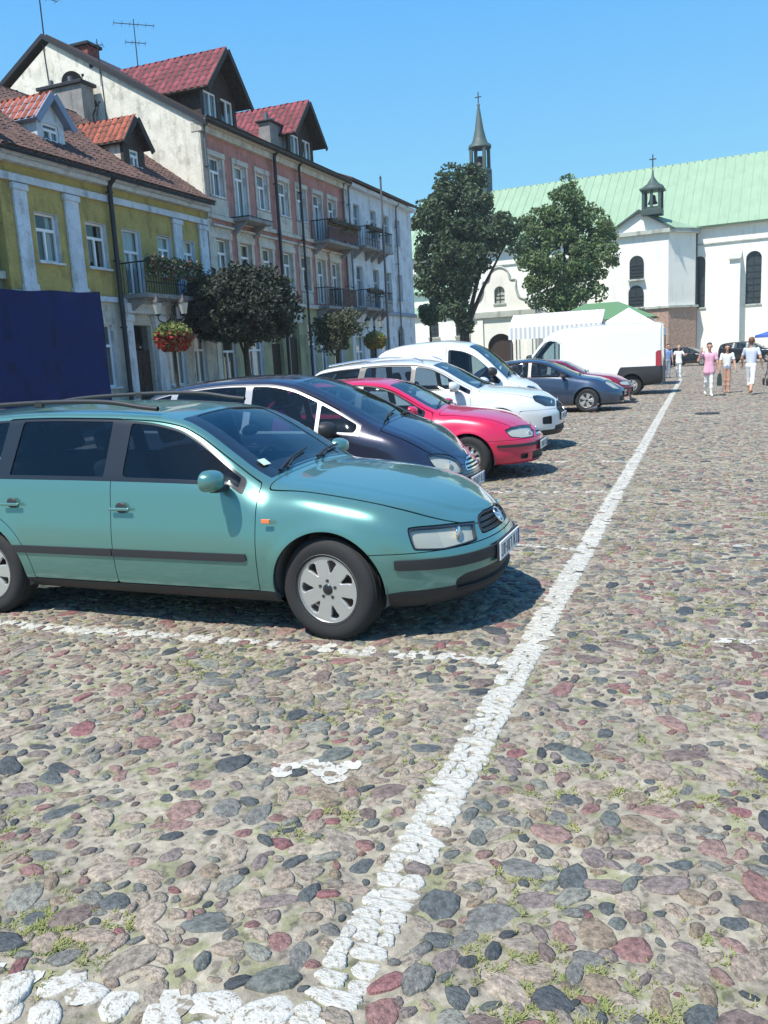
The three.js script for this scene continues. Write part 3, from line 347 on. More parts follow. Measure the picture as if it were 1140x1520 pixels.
// ---- pink three-storey house with the big sunlit gable
{
  const u0 = 27.48, W = 12.75, b = house('pink_house', 'dusty pink three storey house with cream bands, two large dormers and a sunlit plaster gable', u0), X = u => u - u0, cs = [28.42, 30.12, 31.82, 33.62, 35.3, 36.95, 38.55];
  const top = cs.map((c, i) => [X(c) - 0.43, X(c) + 0.43, i === 1 || i === 5 ? 7.32 : 7.98, 9.35]), mid = cs.map((c, i) => [X(c) - 0.43, X(c) + 0.43, i >= 5 ? 4.45 : 4.95, 6.45]);
  wallOf(b, 0.302, W, 4.2, 10.05, [...top, ...mid], BM.pink); top.forEach((q, i) => windowAt(b, ...q, { surround: 0.14, revealMat: BM.white, sill: q[2] > 7.5, tr: q[2] < 7.5 ? 0.76 : 0.64 })); mid.forEach(q => windowAt(b, ...q, { surround: 0.2, hood: true, revealMat: BM.cream, sill: q[2] > 4.6 }));
  cs.forEach((c, i) => { if (i !== 1 && i !== 5) mesh('apron', span(X(c) - 0.6, X(c) + 0.6, 7.3, 7.9, 0.003, 0.06, 0.015), BM.cream, b); if (i < 5) mesh('apron', span(X(c) - 0.55, X(c) + 0.55, 4.36, 4.86, 0.003, 0.06, 0.015), BM.cream, b); });
  mesh('string_course', [span(0, W, 7.12, 7.28, 0.003, 0.12, 0.02), span(0, W, 4.16, 4.34, 0.003, 0.16, 0.02)], BM.cream, b); mesh('cornice', [span(-0.02, W, 10.052, 10.3, -0.3, 0.16, 0.02), span(-0.02, W, 10.302, 10.45, -0.3, 0.32, 0.02)], BM.cream, b);
  const gd = [[X(27.9), X(28.9), 0.8, 3.1], [X(29.6), X(31.0), 0.7, 3.2], [X(31.7), X(32.7), 0.1, 3.2], [X(33.35), X(34.3), 0.1, 3.45], [X(35.15), X(36.0), 0.9, 3.45], [X(36.4), X(37.25), 0.9, 3.3], [X(37.9), X(39.2), 0.7, 3.3]];
  wallOf(b, 0.302, W, 0, 4.195, gd, BM.beige, -0.02); gd.forEach((q, i) => { if (i === 2 || i === 3) { const d = mesh('door', span(q[0], q[1], q[2], q[3] - 0.6, -0.24, -0.18, 0.01), BM.wood, b); mesh('fanlight', span(q[0], q[1], q[3] - 0.58, q[3], -0.22, -0.2), BM.pane, d); mesh('handle', box(0.03, 0.12, 0.05, q[0] + 0.12, 1.1, -0.15, 0.01), BM.metal, d); } else windowAt(b, ...q, { z: -0.02, revealMat: BM.white }); });
  mesh('shop_fascia', span(X(33.1), X(34.6), 3.5, 4.1, -0.017, 0.06, 0.01), BM.cream, b);
  mesh('corner_strip', [span(0.0, 0.28, 4.345, 7.1, 0.003, 0.07, 0.01), span(0.0, 0.28, 7.3, 10.0, 0.003, 0.07, 0.01), span(W - 0.35, W - 0.02, 4.345, 10.0, 0.003, 0.07, 0.01)], BM.cream, b);
  { // gable walls and roof
    const prof = [[0, 0], [-12.2, 0], [-12.2, 10.5], [-6.1, 14.1], [0, 10.45]]; for (const [x, nm] of [[0, 'gable_wall'], [W - 0.3, 'party_wall']]) { const g = prism(prof.map(([z, y]) => [z - (x ? 0.36 : 0.004), y]), 0.3); g.rotateY(-Math.PI / 2); g.translate(x + 0.3, 0, 0); const gm = mesh(nm, g, BM.gable, b); if (!x) { for (const [z, y] of [[-8, 12.6], [-4.35, 12.95]]) mesh('vent_hole', new THREE.CylinderGeometry(0.09, 0.09, 0.02, 14).rotateZ(Math.PI / 2).translate(-0.008, y, z), BM.iron, gm); mesh('gable_cable', [tube([[-0.02, 14.1, -6.46], [-0.03, 13, -6.4], [-0.02, 11.4, -6.3]], 0.018, 12, 5), tube([[-0.02, 12.9, -3.95], [-0.03, 11.2, -3.9], [-0.02, 9.9, -3.85]], 0.014, 12, 5)], BM.metal, gm); } }
    const pit = Math.atan2(3.62, 6.1), L = Math.hypot(3.62, 6.1) + 0.75; for (const s of [1, -1]) { const g = new THREE.BoxGeometry(W + 0.02, 0.1, L); g.translate(0, 0, -L / 2); g.rotateX(pit); if (s < 0) g.rotateY(Math.PI); g.translate(W / 2 + 0.02, 10.34, s > 0 ? 0.42 : -13.3); mesh('roof', uvBox(g), BM.wood, b); }
    mesh('verge', (() => { const g = prism([[0.42, 10.18], [0.42, 10.36], [-6.4, 14.38], [-13.2, 10.36], [-13.2, 10.18], [-6.4, 14.2]], 0.12); g.rotateY(-Math.PI / 2); g.translate(0.0, 0, 0); return g; })(), BM.metal, b);
    mesh('gutter', (() => { const g = new THREE.CylinderGeometry(0.09, 0.09, W + 0.2, 10, 1, true, -Math.PI / 2, Math.PI); g.rotateZ(Math.PI / 2); g.rotateX(Math.PI); g.translate(W / 2, 10.42, 0.5); return g; })(), BM.metal, b);
  }
  pipe(b, X(32.72), 0.1, 10.4, BM.metal, 0.2, 0.07); pipe(b, X(34.95), 0.1, 10.4, BM.metal, 0.2, 0.055); pipe(b, X(39.75), 4.4, 10.4, BM.zinc, 0.14, 0.05); pipe(b, X(27.62), 7.9, 10.4, BM.zinc, 0.16, 0.045);
  balcony(b, X(29.2), X(31.1), 7.3, 0.8, 0.0, {}); balcony(b, X(36.15), X(39.55), 7.22, 0.9, 0.85, { boards: std(lin(0.07, 0.02, 0.018), 0.7), flowers: { seed: 71, n: 260, colors: [...GREEN, [0.3, 0.12, 0.03]] } }); balcony(b, X(36.1), X(37.6), 4.3, 0.7, 0.8, {}); balcony(b, X(37.8), X(39.4), 4.3, 0.7, 0.8, { boards: std(lin(0.06, 0.02, 0.018), 0.7) });
  dormer(b, X(29.75), 2.5, 10.6, 11.95, 13.35, -0.45, -4.9, { wins: [[-1.02, -0.16, 10.95, 11.85], [0.16, 1.02, 10.95, 11.85]], face: BM.wood, cheek: BM.wood, zc: -3, under: BM.wood, barge: BM.wood, tiles: TILE.plum, over: 0.55, eave: 0.42, tw: 0.3, th: 0.33, budget: 110, tr: 0.98 });
  dormer(b, X(36.6), 2.5, 10.6, 11.85, 13.2, -0.45, -4.9, { wins: [[-1.02, -0.16, 10.95, 11.8], [0.16, 1.02, 10.95, 11.8]], face: BM.wood, cheek: BM.grey, zc: -3, under: BM.wood, barge: BM.wood, tiles: TILE.plum, over: 0.55, eave: 0.42, tw: 0.3, th: 0.33, budget: 110, tr: 0.98 });
  const ch = mesh('chimney', span(X(29.3), X(30.0), 12, 14.5, -6.6, -5.9, 0.01), std(lin(0.32, 0.09, 0.07), 0.9, { map: scaled(tileTex, 0.6) }), b); mesh('chimney_cap', span(X(29.2), X(30.1), 14.5, 14.62, -6.7, -5.8, 0.02), BM.metal, ch);
  const c2 = mesh('chimney', span(X(34.3), X(35.4), 10.9, 12.05, -1.3, -0.75, 0.01), BM.grey, b); mesh('chimney_cap', span(X(34.2), X(35.5), 12.05, 12.13, -1.4, -0.65, 0.02), BM.metal, c2); mesh('chimney_pot', [rod([X(34.5), 12.1, -1], [X(34.5), 12.45, -1], 0.12, 0.1, 10), rod([X(35), 12.1, -1], [X(35), 12.35, -1], 0.1, 0.1, 10)], BM.zinc, c2);
}
// ---- white house beyond
{
  const u0 = 40.24, W = 9.75, b = house('white_house', 'pale bluish white three storey corner house with iron balconies beyond the pink house', u0), X = u => u - u0, cs = [41.6, 43.9, 45.85, 47.6];
  const top = cs.map((c, i) => [X(c) - 0.42, X(c) + 0.42, i === 0 ? 7.6 : 8.1, 9.62]), mid = cs.map((c, i) => [X(c) - 0.42, X(c) + 0.42, i < 2 ? 4.5 : 5.0, 6.55]);
  wallOf(b, 0, W, 4.2, 10.3, [...top, ...mid], BM.paleBlue); [...top, ...mid].forEach(q => windowAt(b, ...q, { revealMat: BM.paleBlue, frameMat: std(lin(0.4, 0.43, 0.45), 0.6) }));
  const arch = new THREE.Shape(); arch.moveTo(X(46.95), 0.1); arch.lineTo(X(48.0), 0.1); arch.lineTo(X(48.0), 3.1); arch.absarc(X(47.475), 3.1, 0.525, 0, Math.PI, false); arch.lineTo(X(46.95), 0.1); const gg = [[X(40.6), X(41.8), 0.6, 3], [X(42.5), X(43.5), 0.1, 3.1], [X(44.3), X(45.6), 0.6, 3]];
  const wg = prism(rect(0, W, 0, 4.195), 0.35, [...gg.map(q => rect(...q)), arch]); wg.translate(0, 0, -0.37); mesh('wall', wg, BM.white, b); gg.forEach((q, i) => { if (i === 1) mesh('door', span(q[0], q[1], q[2], q[3], -0.25, -0.18), BM.wood, b); else windowAt(b, ...q, { z: -0.02 }); }); mesh('arched_door', span(X(46.9), X(48.05), 0.1, 3.7, -0.34, -0.3), BM.wood, b);
  mesh('string_course', span(0, W + 0.05, 4.16, 4.36, 0.003, 0.12, 0.02), BM.bluezinc, b); mesh('cornice', span(0, W + 0.05, 10.302, 10.5, -0.3, 0.3, 0.02), BM.paleBlue, b); mesh('end_wall', (() => { const g = prism([[-0.375, 0], [-9, 0], [-9, 10.2], [-4.6, 12.3], [-0.375, 10.3]], 0.3); g.rotateY(-Math.PI / 2); g.translate(W, 0, 0); return g; })(), BM.paleBlue, b); wallOf(b, 0, W, 0, 10, [], BM.paleBlue, -8.9, 0.3, 'rear_wall');
  const pit = Math.atan2(1.9, 5), L = 5.8; for (const s of [1, -1]) { const g = new THREE.BoxGeometry(W + 0.4, 0.12, L); g.translate(0, 0, -L / 2); g.rotateX(pit); if (s < 0) g.rotateY(Math.PI); g.translate(W / 2 + 0.1, 10.56, s > 0 ? 0.5 : -9.9); mesh('roof', uvBox(g), TILE.brown[3], b); }
  pipe(b, X(47.1), 0.1, 10.4, BM.zinc, 0.14, 0.05); pipe(b, X(40.4), 4.4, 10.4, BM.zinc, 0.14, 0.05);
  balcony(b, X(40.75), X(42.8), 7.45, 0.8, 0.9, { flowers: { seed: 81, n: 220, colors: [[0.08, 0.03, 0.03], [0.12, 0.03, 0.04], ...GREEN] } }); balcony(b, X(43.1), X(44.6), 7.45, 0.8, 0.9, {}); balcony(b, X(40.7), X(42.7), 4.4, 0.7, 0.85, { flowers: { seed: 83, n: 200, colors: [[0.1, 0.04, 0.05], ...GREEN] } }); balcony(b, X(43.0), X(44.5), 4.4, 0.7, 0.85, {});
}
// ---- things on the roofs
const onFac = (u, y, z) => { const d = u - 20; return [FAC.x + Math.sin(FAC.a) * d + Math.cos(FAC.a) * z, y, FAC.z - Math.cos(FAC.a) * d + Math.sin(FAC.a) * z]; };
function aerial(label, u, y, z, h, rods, turn) { const t = thing('roof_aerial', label, 'aerial', onFac(u, y, z), turn, 'roof aerials'); mesh('mast', rod([0, -0.4, 0], [0, h, 0], 0.028, 0.018, 6), BM.iron, t); for (const [yy, len, n] of rods) { const m = mesh('boom', rod([-len / 2, yy, 0], [len / 2, yy, 0], 0.016, 0.016, 5), BM.iron, t); const e = []; for (let i = 0; i < n; i++) { const x = lerp(-len / 2, len / 2, i / (n - 1)); e.push(rod([x, yy, -0.28 + i * 0.01], [x, yy, 0.28 - i * 0.01], 0.01, 0.01, 5)); } mesh('aerial_rods', e, BM.zinc, m); } }
aerial('tall mast aerial on the gable peak above the plaster wall', 27.5, 14.2, -6.4, 3.2, [[1.5, 1.4, 5]], 1.2); aerial('branched television aerial behind the first plum dormer', 31.5, 13.6, -5.2, 2.4, [[2.2, 1.6, 6], [1.5, 0.8, 4]], 0.7); aerial('thin bare aerial mast on the yellow house roof at the frame edge', 18.6, 11.0, -7.2, 3.4, [[3.2, 0.5, 3]], 0.3); aerial('short aerial on the sloping edge of the plaster gable', 27.5, 12.6, -4.0, 1.2, [[1.0, 0.4, 3]], 0.5); aerial('small aerial on the pink house roof between the dormers', 34, 12.8, -3.8, 2, [[1.8, 0.6, 4]], 0.9);
function dish(label, u, y, z) { const t = thing('satellite_dish', label, 'satellite dish', onFac(u, y, z), Math.PI / 2 - 0.6, 'satellite dishes by the chimney'); const g = new THREE.SphereGeometry(0.6, 20, 10, 0, Math.PI * 2, 0, 0.72); g.rotateX(-Math.PI / 2 + 0.5); g.translate(0, 0, 0); const m = mesh('reflector', g, BM.zinc, t); mesh('feed_arm', [rod([0, -0.25, 0.5], [0, 0.1, 0.9], 0.014), box(0.08, 0.08, 0.1, 0, 0.1, 0.9, 0.02)], BM.iron, t); mesh('bracket', [rod([0, 0, 0.42], [0, -0.1, 0.1], 0.03), rod([0, -0.1, 0.1], [0, -0.9, 0.1], 0.03)], BM.iron, t); }
dish('upper grey satellite dish on the plaster gable', 27.0, 12.2, -4.75); dish('lower grey satellite dish beside the chimney block', 27.0, 11.2, -4.15);
// ---------------------------------------------------------------- cars
// A body is a smooth hull lofted along the car; panels, panes and lamps are cut out of it along smooth outlines, so every gap is a real gap.
const CM = {
  glass: phys(lin(0.5, 0.6, 0.64), 0.02, { transmission: 1, thickness: 0, ior: 1.5 }),
  glassDark: phys(lin(0.3, 0.37, 0.43), 0.02, { transmission: 1, thickness: 0, ior: 1.5 }),
  trim: phys(lin(0.012, 0.012, 0.014), 0.3, { clearcoat: 0.5 }),
  plastic: std(lin(0.022, 0.023, 0.026), 0.55),
  lining: std(lin(0.02, 0.02, 0.022), 0.9),
  seat: std(lin(0.05, 0.055, 0.065), 0.95), seatLight: std(lin(0.3, 0.28, 0.25), 0.95),
  rubber: std(lin(0.02, 0.02, 0.021), 0.85), tread: std(lin(0.028, 0.027, 0.026), 0.95),
  alloy: phys(lin(0.62, 0.62, 0.6), 0.38, { metalness: 0.75 }), dark: std(lin(0.03, 0.03, 0.03), 0.7), steel: phys(lin(0.22, 0.21, 0.2), 0.5, { metalness: 0.7 }),
  chrome: phys(lin(0.8, 0.8, 0.8), 0.12, { metalness: 1 }),
  lens: phys(lin(0.95, 0.96, 0.94), 0.04, { transmission: 1, thickness: 0 }),
  reflector: phys(lin(0.55, 0.53, 0.44), 0.5, { metalness: 0.3 }), liner: std(lin(0.16, 0.155, 0.145), 0.95),
  orange: phys(lin(0.7, 0.2, 0.06), 0.2, { clearcoat: 1 }), red: phys(lin(0.35, 0.012, 0.02), 0.15, { clearcoat: 1 }),
  plate: std(lin(0.72, 0.72, 0.7), 0.4), ink: std(lin(0.03, 0.03, 0.035), 0.5), blueStrip: std(lin(0.03, 0.07, 0.35), 0.5),
  satin: phys(lin(0.16, 0.16, 0.17), 0.4, { metalness: 0.6 }), sticker: std(lin(0.5, 0.62, 0.5), 0.6),
};
const paint = (c, metal = 0.35, rough = 0.32) => phys(c, rough, { metalness: metal, clearcoat: 1, clearcoatRoughness: 0.03 });

function splitTris(tris, f) { // [inside f < 0, outside]
  const inn = [], out = [];
  const mix = (a, b, t) => { const r = new Array(8); for (let i = 0; i < 8; i++) r[i] = a[i] + (b[i] - a[i]) * t; return r; };
  for (const t of tris) {
    const d = [f(t[0]), f(t[1]), f(t[2])], n = (d[0] < 0) + (d[1] < 0) + (d[2] < 0);
    if (n === 3) { inn.push(t); continue; } if (n === 0) { out.push(t); continue; }
    const lone = n === 1 ? d.findIndex(v => v < 0) : d.findIndex(v => v >= 0);
    const a = t[lone], b = t[(lone + 1) % 3], c = t[(lone + 2) % 3], da = d[lone], db = d[(lone + 1) % 3], dc = d[(lone + 2) % 3];
    const ab = mix(a, b, da / (da - db)), ac = mix(a, c, da / (da - dc));
    (n === 1 ? inn : out).push([a, ab, ac]); (n === 1 ? out : inn).push([ab, b, c], [ab, c, ac]);
  }
  return [inn, out];
}
function trisGeo(tris, off = 0, skirt = 0) { // off: push out along the normal; skirt: depth of the folded edge
  const P = [], N = [];
  const put = (v, o, n = v) => { P.push(v[0] + v[3] * o, v[1] + v[4] * o, v[2] + v[5] * o); N.push(n[3], n[4], n[5]); };
  for (const t of tris) for (const v of t) put(v, off);
  if (skirt) {
    const key = v => `${Math.round(v[0] * 5e3)},${Math.round(v[1] * 5e3)},${Math.round(v[2] * 5e3)}`, E = new Map();
    for (const t of tris) for (let i = 0; i < 3; i++) {
      const a = t[i], b = t[(i + 1) % 3], ka = key(a), kb = key(b); if (ka === kb) continue;
      const k = ka < kb ? ka + '|' + kb : kb + '|' + ka; if (E.has(k)) E.set(k, null); else E.set(k, [a, b]);
    }
    for (const e of E.values()) if (e) {
      const [a, b] = e, q = (v, o) => [v[0] + v[3] * o, v[1] + v[4] * o, v[2] + v[5] * o];
      const A = q(a, off), B = q(b, off), C = q(b, off - skirt), D = q(a, off - skirt);
      const n = V3(B[0] - A[0], B[1] - A[1], B[2] - A[2]).cross(V3(D[0] - A[0], D[1] - A[1], D[2] - A[2])).normalize();
      for (const p of [A, B, C, A, C, D]) { P.push(...p); N.push(n.x, n.y, n.z); }
    }
  }
  const g = new THREE.BufferGeometry(); g.setAttribute('position', new THREE.Float32BufferAttribute(P, 3)); g.setAttribute('normal', new THREE.Float32BufferAttribute(N, 3)); return g;
}
function hullOf(c) {
  const step = c.step || 0.04, T = curve(c.top), B = curve(c.bottom), belt = curve(c.belt), W = curve(c.width), eT = curve(c.edgeZ), st = [];
  const nf = Math.round(0.85 / step) + 8, nr = Math.round(0.7 / step) + 6, n1 = 2 / c.nf, n2 = 2 / c.nr;
  for (let i = 0; i <= nr; i++) { const th = Math.PI / 2 * (1 - i / nr); st.push([c.xrs - (c.xrs - c.xr) * Math.pow(Math.sin(th), n2), Math.pow(Math.max(0, Math.cos(th)), n2), -1 * Math.pow(Math.sin(th), n2)]); }
  const nm = Math.round((c.xfs - c.xrs) / step); for (let i = 1; i < nm; i++) st.push([lerp(c.xrs, c.xfs, i / nm), 1, 0]);
  for (let i = 0; i <= nf; i++) { const th = Math.PI / 2 * i / nf; st.push([c.xfs + (c.xf - c.xfs) * Math.pow(Math.sin(th), n1), Math.pow(Math.max(0, Math.cos(th)), n1), Math.pow(Math.sin(th), n1)]); }
  let sig = 0; const S = new Array(st.length).fill(0);
  for (let i = st.length - 2; i >= 0; i--) { const a = st[i], b = st[i + 1]; sig += Math.hypot(a[0] - b[0], a[1] * W(a[0]) - b[1] * W(b[0])); S[i] = sig; }
  const nose = curve(c.nose), tail = curve(c.tail), q = Math.max(1, Math.round(0.05 / step));
  const segN = [2, 1, 4, 5, 8, 9].map(v => v * q), fil = q > 1 ? 10 : 5;
  const edgeY = x => T(x) - c.crown(x), beltY = x => Math.min(belt(x), T(x) - c.drop(x));
  const rings = st.map(([x, pw, we], i) => {
    const P = Math.max(1e-4, pw * W(x)), t = T(x), b = B(x), ys = beltY(x), yw = Math.min(c.waist, ys - 0.12), ye = edgeY(x), ze = Math.min(eT(x) * pw, P * 0.93);
    const K = [[0, b], [P * 0.86, b], [P * c.sillIn, b + 0.09], [P, yw], [P * c.shIn(x), ys], [ze, ye], [0, t]], R = [0, 0.06, 0.1, 0.16, c.rSh(x), c.rTop(x), 0];
    const pts = [];
    for (let s = 0; s < 6; s++) {
      const A = K[s], D = K[s + 1], L = Math.hypot(D[0] - A[0], D[1] - A[1]) || 1e-6, ux = (D[0] - A[0]) / L, uy = (D[1] - A[1]) / L;
      const c0 = s ? Math.min(R[s], 0.45 * L) : 0, c1 = s < 5 ? Math.min(R[s + 1], 0.45 * L) : 0;
      for (let j = 0; j < segN[s]; j++) { const d = lerp(c0, L - c1, j / segN[s]); pts.push([A[0] + ux * d, A[1] + uy * d, s + lerp(s ? 0.25 : 0, s < 5 ? 0.75 : 1, j / segN[s])]); }
      const e = [A[0] + ux * (L - c1), A[1] + uy * (L - c1)];
      if (s < 5) {
        const F = K[s + 2], L2 = Math.hypot(F[0] - D[0], F[1] - D[1]) || 1e-6, c2 = Math.min(R[s + 1], 0.45 * L2), g = [D[0] + (F[0] - D[0]) / L2 * c2, D[1] + (F[1] - D[1]) / L2 * c2];
        for (let j = 0; j < fil; j++) { const u = j / fil; pts.push([(1 - u) ** 2 * e[0] + 2 * u * (1 - u) * D[0] + u * u * g[0], (1 - u) ** 2 * e[1] + 2 * u * (1 - u) * D[1] + u * u * g[1], s + 0.75 + 0.5 * u]); }
      } else pts.push([0, t, 6]);
    }
    // crown of roof and bonnet
    for (const p of pts) if (p[2] > 5.25) { const m = p[0] / Math.max(1e-4, ze); p[1] = Math.max(p[1], lerp(p[1], t - (t - ye) * m * m, 0.7)); }
    const one = pts.map(([z, y, k]) => {
      let zz = z; if (k < 4.2 && k > 1.5) for (const wx of [0, -c.wb]) { const r = Math.hypot(x - wx, y - c.wr) - c.arch; zz += (c.flare || 0.012) * Math.exp(-((r / 0.05) ** 2)) * pw; }
      const xx = x + (we > 0 ? nose(y) * Math.pow(we, 1.5) : we < 0 ? tail(y) * Math.pow(-we, 1.5) : 0);
      return [xx, y, zz, 0, 0, 0, S[i], k];
    });
    const other = one.slice(1, -1).reverse().map(v => [v[0], v[1], -v[2], 0, 0, 0, v[6], v[7]]);
    return [...one, ...other];
  });
  const M = rings[0].length, tris = [];
  const add = (a, b, d) => {
    const ux = b[0] - a[0], uy = b[1] - a[1], uz = b[2] - a[2], vx = d[0] - a[0], vy = d[1] - a[1], vz = d[2] - a[2];
    const nx = uy * vz - uz * vy, ny = uz * vx - ux * vz, nz = ux * vy - uy * vx; if (nx * nx + ny * ny + nz * nz < 1e-16) return;
    for (const v of [a, b, d]) { v[3] += nx; v[4] += ny; v[5] += nz; } tris.push([a, b, d]);
  };
  for (let i = 0; i + 1 < rings.length; i++) for (let j = 0; j < M; j++) { const a = rings[i][j], b = rings[i + 1][j], d = rings[i + 1][(j + 1) % M], e = rings[i][(j + 1) % M]; add(a, b, d); add(a, d, e); }
  for (const r of [rings[0], rings[rings.length - 1]]) { // the closed ends: left and right half meet on one line
    for (let j = 1; j < (M >> 1); j++) { const a = r[j], b = r[M - j]; for (let k = 3; k < 6; k++) { const s = a[k] + b[k]; a[k] = b[k] = k === 5 ? 0 : s; } }
  }
  for (const r of rings) for (const v of r) { const l = Math.hypot(v[3], v[4], v[5]) || 1; v[3] /= l; v[4] /= l; v[5] /= l; }
  // outward?
  const probe = rings[rings.length >> 1][Math.floor(M * 0.2)]; if (probe[5] < 0) for (const r of rings) for (const v of r) { v[3] *= -1; v[4] *= -1; v[5] *= -1; }
  return { tris, edgeY, beltY, T, W };
}
const max = Math.max, min = Math.min;
function sdPoly(px, py, p) { // signed distance to a polygon
  let d = 1e9, s = 1; for (let i = 0, n = p.length, j = n - 1; i < n; j = i++) {
    const ex = p[j][0] - p[i][0], ey = p[j][1] - p[i][1], wx = px - p[i][0], wy = py - p[i][1], t = clamp((wx * ex + wy * ey) / (ex * ex + ey * ey)), bx = wx - ex * t, by = wy - ey * t;
    d = min(d, bx * bx + by * by);
    const c1 = py >= p[i][1], c2 = py < p[j][1], c3 = ex * wy > ey * wx; if ((c1 && c2 && c3) || (!c1 && !c2 && !c3)) s = -s;
  } return s * Math.sqrt(d);
}
function wheelGeos(r, rimR, width, style) { // built round the z axis, outer face towards +z
  const w = width / 2, tyre = lathe([[rimR - 0.01, -w * 0.9], [rimR + 0.02, -w], [r - 0.035, -w * 1.02], [r - 0.008, -w * 0.86], [r, -w * 0.6], [r, w * 0.6], [r - 0.008, w * 0.86], [r - 0.035, w * 1.02], [r - 0.06, w * 1.03], [rimR + 0.02, w], [rimR - 0.01, w * 0.9]], 48); tyre.rotateX(Math.PI / 2);
  const barrel = lathe([[rimR + 0.004, w * 0.98], [rimR + 0.008, w * 0.9], [rimR - 0.012, w * 0.8], [rimR - 0.03, -w * 0.6]], 40); barrel.rotateX(Math.PI / 2);
  const back = new THREE.CircleGeometry(rimR, 32); back.translate(0, 0, -w * 0.1);
  const s = shapeOf(Array.from({ length: 72 }, (_, i) => { const a = (i + 0.37) / 72 * Math.PI * 2; return [Math.cos(a) * (rimR - 0.004), Math.sin(a) * (rimR - 0.004)]; }));
  const n = style.n, r0 = rimR * style.r0, r1 = rimR * style.r1;
  for (let i = 0; i < n; i++) {
    const a = (i + 0.5) / n * Math.PI * 2, h = new THREE.Path(), at = (rr, da) => [rr * Math.cos(a + da), rr * Math.sin(a + da)], dO = style.outer / n * Math.PI, dI = style.inner / n * Math.PI;
    const q = [at(r0, -dI), at(r0 - 0.012, 0), at(r0, dI), at(lerp(r0, r1, 0.55), lerp(dI, dO, 0.6)), at(r1 - 0.012, dO), at(r1, dO * 0.75), at(r1 + 0.006, 0), at(r1, -dO * 0.75), at(r1 - 0.012, -dO), at(lerp(r0, r1, 0.55), -lerp(dI, dO, 0.6))];
    h.moveTo(...q[0]); q.slice(1).forEach(p => h.lineTo(...p)); h.closePath(); s.holes.push(h);
  }
  const disc = new THREE.ExtrudeGeometry(s, { depth: 0.012, bevelEnabled: true, bevelSize: 0.005, bevelThickness: 0.006, bevelSegments: 2, curveSegments: 40, bevelOffset: -0.004 });
  const p = disc.attributes.position; for (let i = 0; i < p.count; i++) { const rr = Math.hypot(p.getX(i), p.getY(i)) / rimR; p.setZ(i, p.getZ(i) + w * 0.62 + style.dish * (1 - rr) * (1 - rr) * (style.dish > 0 ? 1 : 1)); } disc.computeVertexNormals();
  const cap = new THREE.SphereGeometry(rimR * 0.16, 16, 8); cap.scale(1, 1, 0.35); cap.translate(0, 0, w * 0.62 + 0.019);
  const bolts = []; for (let i = 0; i < 5; i++) { const a = i / 5 * Math.PI * 2 + 0.3, b = new THREE.CylinderGeometry(0.011, 0.011, 0.02, 6); b.rotateX(Math.PI / 2); b.translate(Math.cos(a) * 0.054, Math.sin(a) * 0.054, w * 0.62 + 0.012); bolts.push(b); }
  const treads = []; for (const dz of [-0.3, 0, 0.3]) { const g = new THREE.TorusGeometry(r + 0.0005, 0.004, 5, 48); g.translate(0, 0, dz * width); treads.push(g); }
  return { tyre: merge([tyre]), treads: merge(treads), barrel: plain(barrel), back: plain(back), disc: plain(disc), cap: plain(cap), bolts: merge(bolts) };
}
function addWheel(car, geos, x, y, z, side, steer = 0, style = {}) {
  const w = mesh('wheel', geos.disc, style.mat || CM.alloy, car); w.position.set(x, y, z); w.rotation.y = (side > 0 ? 0 : Math.PI) + steer;
  mesh('tyre', geos.tyre, CM.rubber, w); mesh('tread', geos.treads, CM.tread, w); mesh('rim', geos.barrel, style.mat || CM.alloy, w); mesh('brake_disc', geos.back, CM.steel, w); mesh('hub_cap', geos.cap, style.cap || CM.trim, w); mesh('wheel_bolts', geos.bolts, CM.dark, w); return w;
}
function seatGeo(x, z, y, w, h) { return [box(0.5, 0.14, w, x, y, z, 0.05), (() => { const g = box(0.14, h, w * 0.96, 0, h / 2, 0, 0.06); g.rotateZ(0.3); g.translate(x - 0.27, y + 0.02, z); return g; })(), (() => { const g = box(0.1, 0.17, w * 0.55, 0, h + 0.12, 0, 0.045); g.rotateZ(0.3); g.translate(x - 0.27, y + 0.02, z); return g; })()]; }
